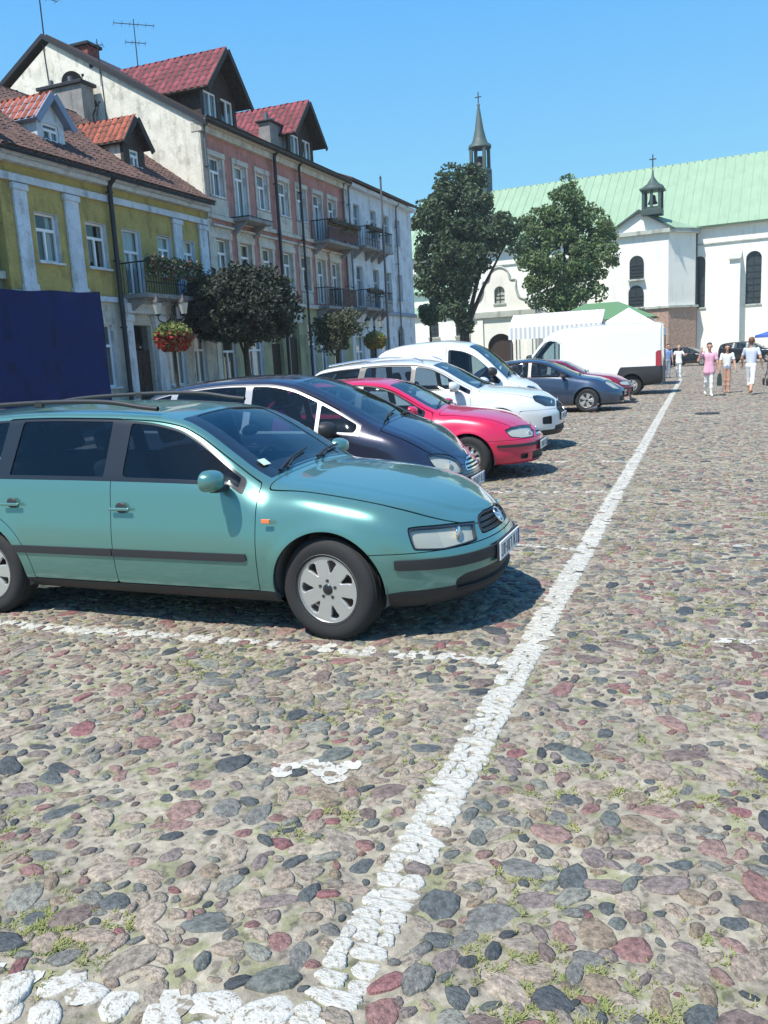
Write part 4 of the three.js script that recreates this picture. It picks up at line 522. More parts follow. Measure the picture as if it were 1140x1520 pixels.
function makeCar(c, root) {
  const H = hullOf(c), pm = c.paint, mm = { ...CM };
  let body = H.tris, got;
  const edge = (f, k1 = 5.05, k0 = 0) => v => max(f(v), (v[7] - k1) * 0.12, (k0 - v[7]) * 0.12);
  const take = (name, f, mat, o = {}) => { // cut a panel out of the body with a gap round it
    const g = o.gap === undefined ? 0.0025 : o.gap; const inn = splitTris(body, v => f(v) + g)[0]; body = splitTris(body, v => f(v) - g)[1];
    if (!inn.length) return null; const m = mesh(name, uvBox(trisGeo(inn, o.off || 0, o.skirt === undefined ? 0.018 : o.skirt)), mat, o.parent || root); m.userData.tris = undefined; if (o.label) m.userData.label = o.label; got = inn; return m;
  };
  const arch = wx => v => max(Math.hypot(v[0] - wx, (v[1] - c.wr - (c.archUp || 0))) - c.arch, (v[7] - 4) * 0.2);
  for (const wx of [0, -c.wb]) body = splitTris(body, arch(wx))[1];
  const shell0 = body;
  // windscreen and rear window
  const scr = v => max(c.screen[0] - v[0], v[0] - c.screen[1], (5.28 - v[7]) * 0.1 + 0.012);
  const rearT = c.rearWindow && (v => max(v[0] - c.rearWindow[1], c.rearWindow[0] - v[0], (5.3 - v[7]) * 0.1 + 0.012));
  const ring = v => scr(v) - 0.022;
  take('windscreen_seal', v => max(ring(v), -scr(v)), CM.trim, { gap: 0, skirt: 0.01 });
  const ws = take('windscreen', scr, c.glass || CM.glass, { gap: 0, skirt: 0, off: -0.004 });
  if (rearT) take('rear_window', rearT, CM.glassDark, { gap: 0, skirt: 0, off: -0.004 });
  // side glass
  const dlo = v => max(H.beltY(v[0]) + (c.beltUp || 0.012) - v[1], v[1] - (H.edgeY(v[0]) - c.rail(v[0])), v[0] - c.dlo[1], c.dlo[0] - v[0] + (c.dloSlant || 0) * (v[1] - 1.1), (v[7] - 5.2) * 0.1, (4.02 - v[7]) * 0.1);
  const paneOf = (a, b, sl = 0, sr = 0) => v => max(dlo(v) + 0.014, v[0] - (b + sr * (v[1] - 1.1)), a + sl * (v[1] - 1.1) - v[0]);
  const panes = [];
  c.panes.forEach(([a, b, sl, sr]) => { const f = paneOf(a, b, sl, sr); const inn = splitTris(body, f)[0]; panes.push(inn); });
  let dl = splitTris(body, dlo); body = dl[1]; let trim = dl[0];
  for (const [a, b, sl, sr] of c.panes) trim = splitTris(trim, paneOf(a, b, sl, sr))[1];
  if (trim.length) mesh('window_trim', uvBox(trisGeo(trim, -0.003, 0.015)), c.trimMat || CM.trim, root);
  panes.forEach((p, i) => { for (const s of [1, -1]) { const half = p.filter(t => t[0][2] * s > 0); if (half.length) mesh('side_window', uvBox(trisGeo(half, -0.009)), i >= 1 ? CM.glassDark : (c.glass || CM.glass), root); } });
  if (c.chromeLine) { const r = splitTris(body, v => dlo(v) - 0.007); body = r[1]; mesh('window_surround', uvBox(trisGeo(r[0], 0.003, 0.008)), CM.satin, root); }
  const lining = body;
  // doors (both sides come out of one cut and are told apart by z)
  const cutPair = (name, f, mat, o = {}) => {
    const g = o.gap === undefined ? 0.0028 : o.gap, inn = splitTris(body, v => f(v) + g)[0]; body = splitTris(body, v => f(v) - g)[1]; const r = [];
    for (const s of [1, -1]) { const half = inn.filter(t => t[0][2] * s > 0 || t[1][2] * s > 0); if (half.length) r.push(mesh(name, uvBox(trisGeo(half, o.off || 0, o.skirt === undefined ? 0.018 : o.skirt)), mat, o.parent ? o.parent[r.length] : root)); } return r;
  };
  if (c.strip) { // rubbing strip, raised over the doors
    const f = edge(v => max(c.strip[0] - v[0], v[0] - c.strip[1], c.strip[2] - v[1], v[1] - c.strip[3]), 4); const inn = splitTris(body, f)[0];
    for (const s of [1, -1]) { let half = inn.filter(t => t[0][2] * s > 0); for (const d of c.doors) { const [a, b] = splitTris(half, v => max(v[0] - d[1], d[0] - v[0]) + 0.004); if (a.length) mesh('rubbing_strip', uvBox(trisGeo(a, 0.011, 0.014)), CM.plastic, root); } }
  }
  const doorM = [];
  for (const [a, b, tilt = 0] of c.doors) {
    const f = edge(v => { const bow = 0.018 * Math.sin(clamp((v[1] - 0.3) / 0.6) * Math.PI); let d = max(v[0] - b - tilt * (v[1] - 0.9) - bow * 0.4, a + tilt * (v[1] - 0.9) - v[0] + bow * 0.3, c.doorBottom - v[1], v[1] - (H.edgeY(v[0]) - c.rail(v[0]) + 0.03)); return max(d, c.arch + 0.07 - Math.hypot(v[0] + c.wb, v[1] - c.wr)); }, 4.9);
    doorM.push(...cutPair('door', f, pm));
  }
  // front end
  const front = (s0, s1, y0, y1) => v => max(s0 - v[6], v[6] - s1, y0(v[6]) - v[1], v[1] - y1(v[6]), -(v[0] - c.frontFrom), (v[7] - 5.4) * 0.1);
  const yl = pts => curve(pts);
  for (const L of c.lamps) {
    const pf = v => max(sdPoly(v[6], v[1], L.poly) - (L.round || 0), -(v[0] - c.frontFrom));
    const inn = splitTris(body, v => pf(v) + 0.003)[0]; body = splitTris(body, v => pf(v) - 0.003)[1];
    for (const s of [1, -1]) {
      const half = inn.filter(t => t[0][2] * s > 0); if (!half.length) continue;
      const m = mesh(L.name || 'headlamp', uvBox(trisGeo(half, -0.024)), L.back || CM.reflector, root);
      mesh('lamp_housing', uvBox(trisGeo(splitTris(half, v => -0.01 - pf(v))[0], -0.002, 0.024)), CM.plastic, m);
      if (L.split) { const [a, b] = splitTris(half, v => v[6] - L.split(v[1])); mesh('lens', uvBox(trisGeo(a, 0.001, 0.004)), CM.lens, m); if (b.length) mesh('indicator_lens', uvBox(trisGeo(splitTris(b, v => L.split(v[1]) + 0.005 - v[6])[0], 0.001, 0.004)), L.ind || CM.lens, m); }
      else mesh('lens', uvBox(trisGeo(half, 0.001, 0.004)), CM.lens, m);
      if (L.bulb) { const [sx, sy] = L.bulb; let best = null, bd = 9; for (const t of half) { const v = t[0], d = Math.hypot(v[6] - sx, v[1] - sy); if (d < bd) { bd = d; best = v; } } if (best) { const r = new THREE.SphereGeometry(0.045, 14, 10); r.scale(0.3, 1, 1); r.translate(best[0] - best[3] * 0.02, best[1], best[2] - best[5] * 0.02); mesh('bulb_reflector', plain(r), CM.chrome, m); } }
    }
  }
  if (c.grille) {
    const { poly, bars, mat } = c.grille, pf = v => max(sdPoly(v[6], v[1], poly), -(v[0] - c.frontFrom));
    const inn = splitTris(body, v => pf(v) + 0.003)[0]; body = splitTris(body, v => pf(v) - 0.003)[1];
    const gm = mesh('grille', uvBox(trisGeo(inn, -0.022)), CM.dark, root);
    mesh('grille_frame', uvBox(trisGeo(splitTris(inn, v => -0.014 - pf(v))[0], 0.003, 0.03)), c.grille.frame || CM.plastic, gm);
    const ys = poly.map(p => p[1]), y0 = Math.min(...ys), y1 = Math.max(...ys);
    for (let i = 0; i < bars; i++) { const yc = lerp(y0, y1, (i + 0.7) / (bars + 0.4)), b = splitTris(inn, v => Math.abs(v[1] - yc) - (c.grille.bar || 0.008))[0]; if (b.length) mesh('grille_bar', uvBox(trisGeo(b, -0.004, 0.02)), mat || CM.plastic, gm); }
  }
  for (const s of c.openings || []) { const f = front(s.s[0], s.s[1], yl(s.y0), yl(s.y1)); const inn = splitTris(body, v => f(v) + 0.002)[0]; body = splitTris(body, f)[1]; const m = mesh('air_intake', uvBox(trisGeo(inn, -0.024)), CM.dark, root); mesh('intake_rim', uvBox(trisGeo(splitTris(inn, v => -0.012 - f(v))[0], 0, 0.024)), CM.plastic, m); }
  if (c.bumperStrip) { const f = front(0, c.bumperStrip.s, yl(c.bumperStrip.y0), yl(c.bumperStrip.y1)); const inn = splitTris(body, f)[0]; mesh('bumper_strip', uvBox(trisGeo(inn, 0.014, 0.016)), CM.plastic, root); }
  if (c.lower) { const f = v => v[1] - c.lower(v[0]) + (v[7] > 4 ? 1 : 0); take('lower_trim', v => max(f(v), 0.6 - v[7]), CM.plastic, { gap: 0, skirt: 0, off: 0.002 }); }
  if (c.bumper) take('front_bumper', v => max(v[1] - c.bumper.top(v[6]), v[6] - c.bumper.s, -(v[0] - c.frontFrom + 0.3), (v[7] - 5) * 0.1), pm, { skirt: 0.012 });
  if (c.bonnet) take('bonnet', v => max(v[0] - 9, c.bonnet[0] - v[0], (c.bonnet[1] - v[7]) * 0.16, c.bonnet[2] ? c.bonnet[2] - v[6] : -1), pm, { skirt: 0.012, gap: 0.003 });
  if (c.tailLamp) { const t = c.tailLamp, f = v => max(t[0] - v[0] - 9, v[0] - t[1], t[2] - v[1], v[1] - t[3], 0.62 * H.W(c.xrs) - Math.abs(v[2])); const inn = splitTris(body, v => f(v) + 0.002)[0]; body = splitTris(body, f)[1]; for (const s of [1, -1]) { const half = inn.filter(q => q[0][2] * s > 0); if (half.length) mesh('tail_lamp', uvBox(trisGeo(half, 0.002, 0.01)), CM.red, root); } }
  const bm = mesh('body', uvBox(trisGeo(body, 0, 0.016)), pm, root);
  mesh('interior_lining', uvBox(trisGeo(lining, -0.034)), CM.lining, root);
  // wheels and wells
  const gw = wheelGeos(c.wr, c.rim, c.tyreW || 0.2, c.rimStyle);
  for (const wx of [0, -c.wb]) for (const s of [1, -1]) {
    addWheel(root, gw, wx, c.wr, s * (c.track - (c.tyreW || 0.2) / 2), s, wx === 0 ? (c.steer || 0) : 0, c.rimStyle);
    const well = new THREE.CylinderGeometry(c.arch + 0.012, c.arch + 0.012, 0.34, 28, 1, true, Math.PI / 2 - 0.25, Math.PI + 0.5); well.rotateX(Math.PI / 2); well.rotateZ(0); well.translate(wx, c.wr, s * (c.track - 0.19));
    const lid = new THREE.CircleGeometry(c.arch + 0.012, 28, -0.25, Math.PI + 0.5); lid.translate(wx, c.wr, s * (c.track - 0.36)); mesh('wheel_well', [well, lid], CM.liner, root);
  }
  // cabin
  const fl = c.floor || 0.3, sx = c.seatX;
  for (const s of [1, -1]) mesh('front_seat', seatGeo(sx, s * 0.36, fl + 0.2, 0.48, 0.58), c.seatMat || CM.seat, root);
  if (c.rearSeatX) mesh('rear_seat', [...seatGeo(c.rearSeatX, 0, fl + 0.2, 1.25, 0.55)], c.seatMat || CM.seat, root);
  mesh('dashboard', box(0.42, 0.28, H.W(-0.6) * 1.55, c.dashX, c.dashY, 0, 0.09), CM.plastic, root);
  { const t = new THREE.TorusGeometry(0.18, 0.016, 8, 28); t.rotateY(Math.PI / 2); t.rotateZ(-0.45); t.translate(c.dashX - 0.36, c.dashY + 0.05, -0.36); mesh('steering_wheel', t, CM.plastic, root); }
  const mg = new THREE.SphereGeometry(1, 12, 8); mg.scale(0.02, 0.04, 0.12); mg.translate(c.screen[0] + 0.16, H.T(c.screen[0] + 0.1) - 0.12, 0); mesh('rear_view_mirror', plain(mg), CM.plastic, root);
  // door mirrors
  for (const s of [1, -1]) {
    const [mx, my, mz] = c.mirror, k = c.mirrorSize || 1; const g = new THREE.SphereGeometry(1, 22, 14); const p = g.attributes.position;
    for (let i = 0; i < p.count; i++) { let x = p.getX(i), y = p.getY(i), z = p.getZ(i); if (x < -0.15) x = -0.15; p.setXYZ(i, x * 0.1 * k, Math.sign(y) * Math.pow(Math.abs(y), 0.75) * 0.075 * k, Math.sign(z) * Math.pow(Math.abs(z), 0.8) * 0.115 * k); } g.computeVertexNormals();
    g.translate(mx, my, s * (mz + 0.11 * k)); const m = mesh('door_mirror', plain(g), c.mirrorMat || pm, root);
    mesh('mirror_foot', box(0.07, 0.035, 0.14, mx + 0.015, my - 0.06, s * (mz + 0.015), 0.012), CM.plastic, m);
    const gl = box(0.004, 0.1 * k, 0.17 * k, mx - 0.018 * k, my, s * (mz + 0.11 * k)); mesh('mirror_glass', gl, CM.chrome, m);
  }
  // door handles
  for (const [hx, hy] of c.handles || []) for (const s of [1, -1]) {
    const z = H.W(hx) * c.handleZ; const cup = new THREE.SphereGeometry(0.042, 18, 10); cup.scale(1.05, 0.85, 0.22); cup.translate(hx, hy + 0.004, s * z);
    const m = mesh('handle_recess', plain(cup), c.cupMat || CM.plastic, root); mesh('door_handle', box(0.165, 0.022, 0.02, hx - 0.005, hy - 0.004, s * (z + 0.014), 0.009), pm, m);
  }
  // wipers
  if (c.wipers !== false) for (const [z0, z1] of [[0.5, -0.08], [-0.05, -0.6]]) {
    const xa = c.screen[1] - 0.03, g = []; const pt = (x, z) => [x, H.T(x) - (H.T(x) - H.edgeY(x)) * (z / Math.max(0.2, curve(c.edgeZ)(x))) ** 2 + 0.02, z];
    g.push(tube([pt(xa + 0.05, z0), pt(xa - 0.01, (z0 + z1) / 2), pt(xa - 0.05, z1)], 0.009, 14, 6), tube([pt(xa + 0.06, (z0 + z1) / 2 + 0.2), pt(xa, (z0 + z1) / 2)], 0.007, 6, 6)); mesh('wiper', g, CM.plastic, root);
  }
  // number plates
  if (c.plate) {
    const [px, py] = c.plate, pl = mesh('number_plate', box(0.012, 0.114, 0.52, px, py, 0, 0.004), CM.plate, root); pl.rotation.z = 0;
    mesh('plate_holder', box(0.012, 0.135, 0.545, px - 0.009, py, 0, 0.005), CM.plastic, pl); mesh('blue_strip', box(0.003, 0.1, 0.04, px + 0.007, py, -0.235), CM.blueStrip, pl); const ink = []; for (let i = 0; i < 7; i++) { const z = -0.17 + i * 0.06 + (i > 1 ? 0.03 : 0); ink.push(box(0.002, 0.075, 0.009, px + 0.007, py, z - 0.014), box(0.002, 0.01, 0.03, px + 0.007, py + (i % 3 - 1) * 0.03, z)); if (i % 2) ink.push(box(0.002, 0.07, 0.009, px + 0.007, py, z + 0.013)); } mesh('plate_marks', ink, CM.ink, pl);
  }
  return H;
}
// bumper-to-bumper profiles; x counts forward from the front axle
const baseSpec = { nf: 2.5, nr: 2.8, waist: 0.56, sillIn: 0.955, crown: () => 0.05, drop: () => 0.13, shIn: () => 0.945, rSh: () => 0.07, rTop: () => 0.1, rail: () => 0.035, frontFrom: 0.05, doorBottom: 0.27, beltUp: 0.012, handleZ: 0.975, openings: [] };
const cabin = (x0, x1, a, b) => x => lerp(a, b, sst(x1, x0, x)); // a in front of x1, b behind x0
const passatSpec = { ...baseSpec, step: 0.025, wb: 2.703, wr: 0.317, arch: 0.362, rim: 0.214, track: 0.84, tyreW: 0.2, steer: -0.1,
  xf: 0.9, xfs: 0.12, xr: -3.75, xrs: -3.3, nf: 2.35, nr: 3,
  top: [[-3.76, 0.95], [-3.7, 1.0], [-3.48, 1.33], [-3.36, 1.4], [-3, 1.44], [-2.3, 1.465], [-1.7, 1.45], [-1.35, 1.425], [-1.1, 1.375], [-0.95, 1.31], [-0.7, 1.155], [-0.5, 1.025], [-0.4, 0.98], [-0.2, 0.96], [0.1, 0.92], [0.4, 0.865], [0.65, 0.805], [0.8, 0.752], [0.9, 0.71]],
  bottom: [[-3.75, 0.32], [-3.2, 0.24], [-2.3, 0.2], [-0.6, 0.19], [0.4, 0.19], [0.9, 0.21]],
  belt: [[-3.7, 0.975], [-2, 0.96], [-0.6, 0.925], [-0.3, 0.9], [0.2, 0.8], [0.6, 0.66], [0.9, 0.57]],
  width: [[-3.75, 0.83], [-3, 0.855], [-2, 0.87], [-1, 0.87], [-0.2, 0.868], [0.3, 0.862], [0.9, 0.85]],
  edgeZ: [[-3.7, 0.66], [-3, 0.62], [-1.6, 0.6], [-1.1, 0.605], [-0.6, 0.665], [-0.35, 0.675], [0, 0.67], [0.9, 0.66]],
  crown: x => lerp(0.055, 0.04, sst(-1.5, -1, x)) + 0.035 * sst(0.45, 0.85, x), drop: x => lerp(0.2, 0.12, sst(-0.6, -0.1, x)), rSh: x => lerp(0.07, 0.14, sst(-0.7, -0.2, x)), rTop: x => lerp(0.07, 0.12, sst(-0.6, -0.2, x)), shIn: x => lerp(0.925, 0.955, sst(-0.6, 0, x)), rail: x => lerp(0.035, 0.055, sst(-1.6, -0.9, x)),
  nose: [[0.15, -0.1], [0.3, -0.02], [0.42, 0], [0.5, 0], [0.53, -0.015], [0.58, -0.05], [0.72, -0.11]], tail: [[0.3, 0.05], [0.5, 0], [0.9, 0.02], [1.4, 0.02]],
  screen: [-1.1, -0.47], rearWindow: [-3.68, -3.42], dlo: [-3.45, -0.56], panes: [[-1.47, -0.6, 0, 0], [-2.42, -1.62, 0.12, 0], [-3.42, -2.55, 0.25, 0.12]],
  doors: [[-1.55, -0.47, 0], [-2.52, -1.55, 0]], doorBottom: 0.285, strip: [-2.5, -0.53, 0.475, 0.525],
  lamps: [{ poly: [[0.41, 0.562], [0.4, 0.64], [0.62, 0.662], [0.84, 0.678], [0.9, 0.678], [0.875, 0.57], [0.7, 0.552]], round: 0.008, split: y => 0.7 + (y - 0.6) * 0.3, ind: phys(lin(0.86, 0.88, 0.88), 0.05, { transmission: 1, thickness: 0 }), bulb: [0.54, 0.605] }],
  grille: { poly: [[-1, 0.565], [0.33, 0.575], [0.37, 0.67], [0.3, 0.685], [-1, 0.7]], bars: 4, bar: 0.01 },
  bumperStrip: { s: 1.02, y0: [[0, 0.43], [0.6, 0.435], [1.02, 0.45]], y1: [[0, 0.495], [0.6, 0.5], [1.02, 0.51]] },
  openings: [{ s: [-1, 0.64], y0: [[0, 0.265], [0.64, 0.28]], y1: [[0, 0.385], [0.55, 0.38], [0.64, 0.35]] }],
  lower: x => lerp(0.285, 0.315, sst(0.2, 0.5, x)), bumper: { top: () => 0.545, s: 1.22 }, bonnet: [-0.42, 4.85, 0.1],
  seatX: -1.4, rearSeatX: -2.3, dashX: -0.72, dashY: 0.84, mirror: [-0.7, 0.99, 0.835], mirrorSize: 0.88, handles: [[-1.45, 0.795], [-2.38, 0.815]],
  plate: [0.912, 0.45], tailLamp: [-9, -3.55, 0.72, 0.92], paint: paint(lin(0.115, 0.27, 0.245), 0.55, 0.3), rimStyle: { n: 7, r0: 0.52, r1: 0.84, outer: 0.42, inner: 0.16, dish: 0 } };
const mpvSpec = { ...baseSpec, step: 0.03, wb: 2.6, wr: 0.3, arch: 0.34, rim: 0.2, track: 0.83, tyreW: 0.19, xf: 0.74, xfs: 0.05, xr: -3.15, xrs: -2.75, nf: 2.3, nr: 3,
  top: [[-3.15, 1.0], [-3.08, 1.12], [-2.85, 1.38], [-2.6, 1.48], [-2.2, 1.54], [-1.7, 1.565], [-1.3, 1.555], [-1.0, 1.51], [-0.8, 1.44], [-0.5, 1.3], [-0.1, 1.09], [0.0, 1.05], [0.3, 0.93], [0.5, 0.83], [0.64, 0.74], [0.74, 0.66]],
  bottom: [[-3.15, 0.32], [-2.6, 0.24], [-0.6, 0.2], [0.74, 0.22]], belt: [[-3.1, 1.02], [-2, 0.99], [-0.6, 0.96], [0, 0.9], [0.5, 0.66], [0.74, 0.54]],
  width: [[-3.15, 0.8], [-2.2, 0.86], [-0.8, 0.86], [0, 0.855], [0.74, 0.83]], edgeZ: [[-3.1, 0.62], [-2.4, 0.58], [-1.0, 0.585], [-0.3, 0.65], [0, 0.665], [0.74, 0.6]],
  crown: x => 0.05 + 0.04 * sst(0.2, 0.7, x), drop: x => lerp(0.2, 0.13, sst(-0.5, 0.1, x)), rSh: x => lerp(0.06, 0.14, sst(-0.4, 0.1, x)), shIn: x => lerp(0.93, 0.95, sst(-0.6, 0, x)), rail: x => lerp(0.04, 0.06, sst(-1.3, -0.7, x)),
  nose: [[0.15, -0.08], [0.3, -0.02], [0.45, 0], [0.55, -0.03], [0.7, -0.12]], tail: [[0.3, 0.05], [0.5, 0], [1.4, 0.02]],
  screen: [-0.98, -0.07], rearWindow: [-3.1, -2.85], dlo: [-3.0, -0.22], dloSlant: 0.5, panes: [[-1.44, -0.7, 0, 0], [-0.66, -0.26, 0, 0], [-2.4, -1.52, 0.15, 0], [-2.95, -2.48, 0.5, 0.15]], trimMat: phys(lin(0.32, 0.33, 0.35), 0.4, { metalness: 0.5 }), chromeLine: true,
  doors: [[-1.48, -0.45, 0], [-2.45, -1.48, 0]], strip: [-2.2, -0.5, 0.46, 0.5],
  lamps: [{ poly: [[0.36, 0.52], [0.34, 0.57], [0.42, 0.63], [0.55, 0.68], [0.7, 0.72], [0.78, 0.72], [0.7, 0.61], [0.56, 0.53]], round: 0.006, bulb: [0.5, 0.6] }],
  grille: { poly: [[-1, 0.5], [0.26, 0.52], [0.28, 0.6], [0.2, 0.645], [-1, 0.66]], bars: 4, bar: 0.009, mat: CM.chrome, frame: CM.chrome },
  openings: [{ s: [-1, 0.55], y0: [[0, 0.25], [0.55, 0.27]], y1: [[0, 0.34], [0.55, 0.32]] }], lower: () => 0.24, bumper: { top: () => 0.49, s: 1.05 }, bonnet: [-0.03, 4.85, 0.08],
  seatX: -1.15, rearSeatX: -2.1, floor: 0.4, dashX: -0.5, dashY: 0.93, mirror: [-0.5, 1.02, 0.83], mirrorMat: CM.plastic, mirrorSize: 1.1, handles: [[-1.35, 0.86], [-2.3, 0.88]], plate: [0.752, 0.4],
  paint: paint(lin(0.034, 0.036, 0.06), 0.5, 0.3), rimStyle: { n: 8, r0: 0.45, r1: 0.85, outer: 0.6, inner: 0.3, dish: 0 } };
const hatchTop = [[-3.38, 0.85], [-3.3, 0.98], [-3.1, 1.1], [-2.85, 1.27], [-2.6, 1.36], [-2.2, 1.405], [-1.7, 1.415], [-1.4, 1.395], [-1.15, 1.34], [-0.9, 1.215], [-0.55, 1.02], [-0.42, 0.97], [-0.2, 0.945], [0.2, 0.89], [0.5, 0.81], [0.7, 0.72], [0.86, 0.62]];
const redSpec = { ...baseSpec, step: 0.03, wb: 2.535, wr: 0.302, arch: 0.345, rim: 0.19, track: 0.83, tyreW: 0.185, steer: -0.1, xf: 0.86, xfs: 0.1, xr: -3.38, xrs: -2.95, nf: 2.3, nr: 2.7, top: hatchTop,
  bottom: [[-3.38, 0.32], [-2.8, 0.22], [-0.6, 0.19], [0.86, 0.2]], belt: [[-3.3, 0.97], [-2, 0.93], [-0.6, 0.9], [-0.2, 0.86], [0.3, 0.75], [0.86, 0.52]],
  width: [[-3.38, 0.8], [-2.4, 0.845], [-0.8, 0.852], [0, 0.848], [0.86, 0.83]], edgeZ: [[-3.3, 0.6], [-2.4, 0.56], [-1.15, 0.575], [-0.55, 0.64], [0, 0.66], [0.86, 0.62]],
  crown: x => 0.045 + 0.03 * sst(0.4, 0.8, x), drop: x => lerp(0.2, 0.12, sst(-0.6, -0.1, x)), rSh: x => lerp(0.06, 0.14, sst(-0.7, -0.2, x)), shIn: () => 0.935, rail: x => lerp(0.035, 0.055, sst(-1.6, -0.9, x)),
  nose: [[0.15, -0.08], [0.3, -0.01], [0.42, 0], [0.5, -0.01], [0.56, -0.04], [0.72, -0.12]], tail: [[0.3, 0.05], [0.5, 0], [1.4, 0.02]],
  screen: [-1.14, -0.5], rearWindow: [-3.2, -2.75], dlo: [-2.95, -0.6], dloSlant: 0.9, panes: [[-1.52, -0.64, 0, 0], [-2.36, -1.62, 0.1, 0], [-2.9, -2.42, 0.9, 0.1]],
  doors: [[-1.57, -0.5, 0], [-2.42, -1.57, 0]], lamps: [{ poly: [[0.33, 0.545], [0.33, 0.6], [0.45, 0.665], [0.62, 0.685], [0.76, 0.685], [0.85, 0.66], [0.78, 0.575], [0.6, 0.545]], round: 0.006, bulb: [0.45, 0.6] }],
  grille: { poly: [[-1, 0.545], [0.27, 0.55], [0.29, 0.6], [0.22, 0.635], [-1, 0.64]], bars: 2, bar: 0.008, frame: CM.chrome, mat: CM.chrome },
  bumperStrip: { s: 1.0, y0: [[0, 0.425], [1, 0.44]], y1: [[0, 0.465], [1, 0.475]] }, openings: [{ s: [-1, 0.42], y0: [[0, 0.23], [0.42, 0.24]], y1: [[0, 0.36], [0.42, 0.35]] }, { s: [0.52, 0.66], y0: [[0.5, 0.26], [0.7, 0.27]], y1: [[0.5, 0.34], [0.7, 0.34]] }],
  bumper: { top: () => 0.53, s: 1.15 }, bonnet: [-0.42, 4.85, 0.1], seatX: -1.4, rearSeatX: -2.2, dashX: -0.75, dashY: 0.82, mirror: [-0.74, 0.965, 0.8], mirrorSize: 0.9, handles: [[-1.45, 0.78], [-2.32, 0.8]], plate: [0.872, 0.42],
  paint: paint(lin(0.6, 0.012, 0.07), 0.1, 0.3), glass: CM.glass, seatMat: CM.seatLight, rimStyle: { n: 12, r0: 0.38, r1: 0.88, outer: 0.6, inner: 0.4, dish: 0 } };
const suvSpec = { ...baseSpec, step: 0.035, wb: 2.7, wr: 0.365, arch: 0.41, rim: 0.24, track: 0.9, tyreW: 0.23, waist: 0.7, xf: 0.93, xfs: 0.15, xr: -3.76, xrs: -3.3, nf: 2.5, nr: 3,
  top: [[-3.76, 1.05], [-3.7, 1.2], [-3.5, 1.5], [-3.3, 1.58], [-2.8, 1.635], [-2.1, 1.655], [-1.6, 1.64], [-1.3, 1.59], [-1.05, 1.49], [-0.7, 1.29], [-0.45, 1.16], [-0.35, 1.12], [0, 1.085], [0.4, 1.03], [0.65, 0.97], [0.82, 0.89], [0.93, 0.8]],
  bottom: [[-3.76, 0.38], [-3, 0.28], [-0.6, 0.25], [0.93, 0.26]], belt: [[-3.7, 1.2], [-2, 1.1], [-0.6, 1.06], [-0.2, 1.0], [0.4, 0.87], [0.93, 0.68]],
  width: [[-3.76, 0.88], [-2.5, 0.93], [-0.8, 0.94], [0, 0.938], [0.93, 0.91]], edgeZ: [[-3.7, 0.68], [-2.5, 0.63], [-1.2, 0.64], [-0.5, 0.72], [0, 0.74], [0.93, 0.7]],
  crown: x => 0.05 + 0.03 * sst(0.5, 0.9, x), drop: x => lerp(0.2, 0.12, sst(-0.6, -0.1, x)), shIn: () => 0.94, rail: x => lerp(0.05, 0.06, sst(-1.6, -0.9, x)),
  nose: [[0.2, -0.08], [0.4, 0], [0.6, 0], [0.7, -0.03], [0.9, -0.12]], tail: [[0.3, 0.05], [0.6, 0], [1.5, 0.05]], screen: [-1.2, -0.42], rearWindow: [-3.72, -3.5], dlo: [-3.4, -0.5], dloSlant: -0.6, panes: [[-1.5, -0.56, 0, 0], [-2.5, -1.58, 0.15, 0], [-3.3, -2.62, -0.5, 0.15]],
  doors: [[-1.55, -0.48, 0], [-2.55, -1.55, 0]], lamps: [{ poly: [[0.4, 0.74], [0.4, 0.82], [0.6, 0.87], [0.88, 0.93], [0.95, 0.93], [0.9, 0.85], [0.7, 0.76]], round: 0.005, back: CM.plastic, bulb: [0.52, 0.8] }],
  grille: { poly: [[-1, 0.5], [0.2, 0.52], [0.38, 0.68], [0.36, 0.82], [-1, 0.84]], bars: 4, bar: 0.014, mat: CM.plastic, frame: CM.chrome }, openings: [{ s: [-1, 0.5], y0: [[0, 0.33], [0.5, 0.34]], y1: [[0, 0.44], [0.5, 0.42]] }, { s: [0.58, 0.8], y0: [[0.5, 0.45], [0.8, 0.46]], y1: [[0.5, 0.6], [0.8, 0.58]] }],
  lower: x => lerp(0.4, 0.36, sst(0, 0.4, x)), bumper: { top: () => 0.7, s: 1.2 }, bonnet: [-0.37, 4.85, 0.1], seatX: -1.5, rearSeatX: -2.5, floor: 0.45, dashX: -0.8, dashY: 1.0, mirror: [-0.75, 1.15, 0.92], mirrorSize: 1.2, handles: [[-1.45, 0.97], [-2.45, 1.0]], plate: [0.945, 0.56], paint: paint(lin(0.66, 0.67, 0.66), 0.1, 0.35), rimStyle: { n: 5, r0: 0.35, r1: 0.86, outer: 0.62, inner: 0.3, dish: 0 } };
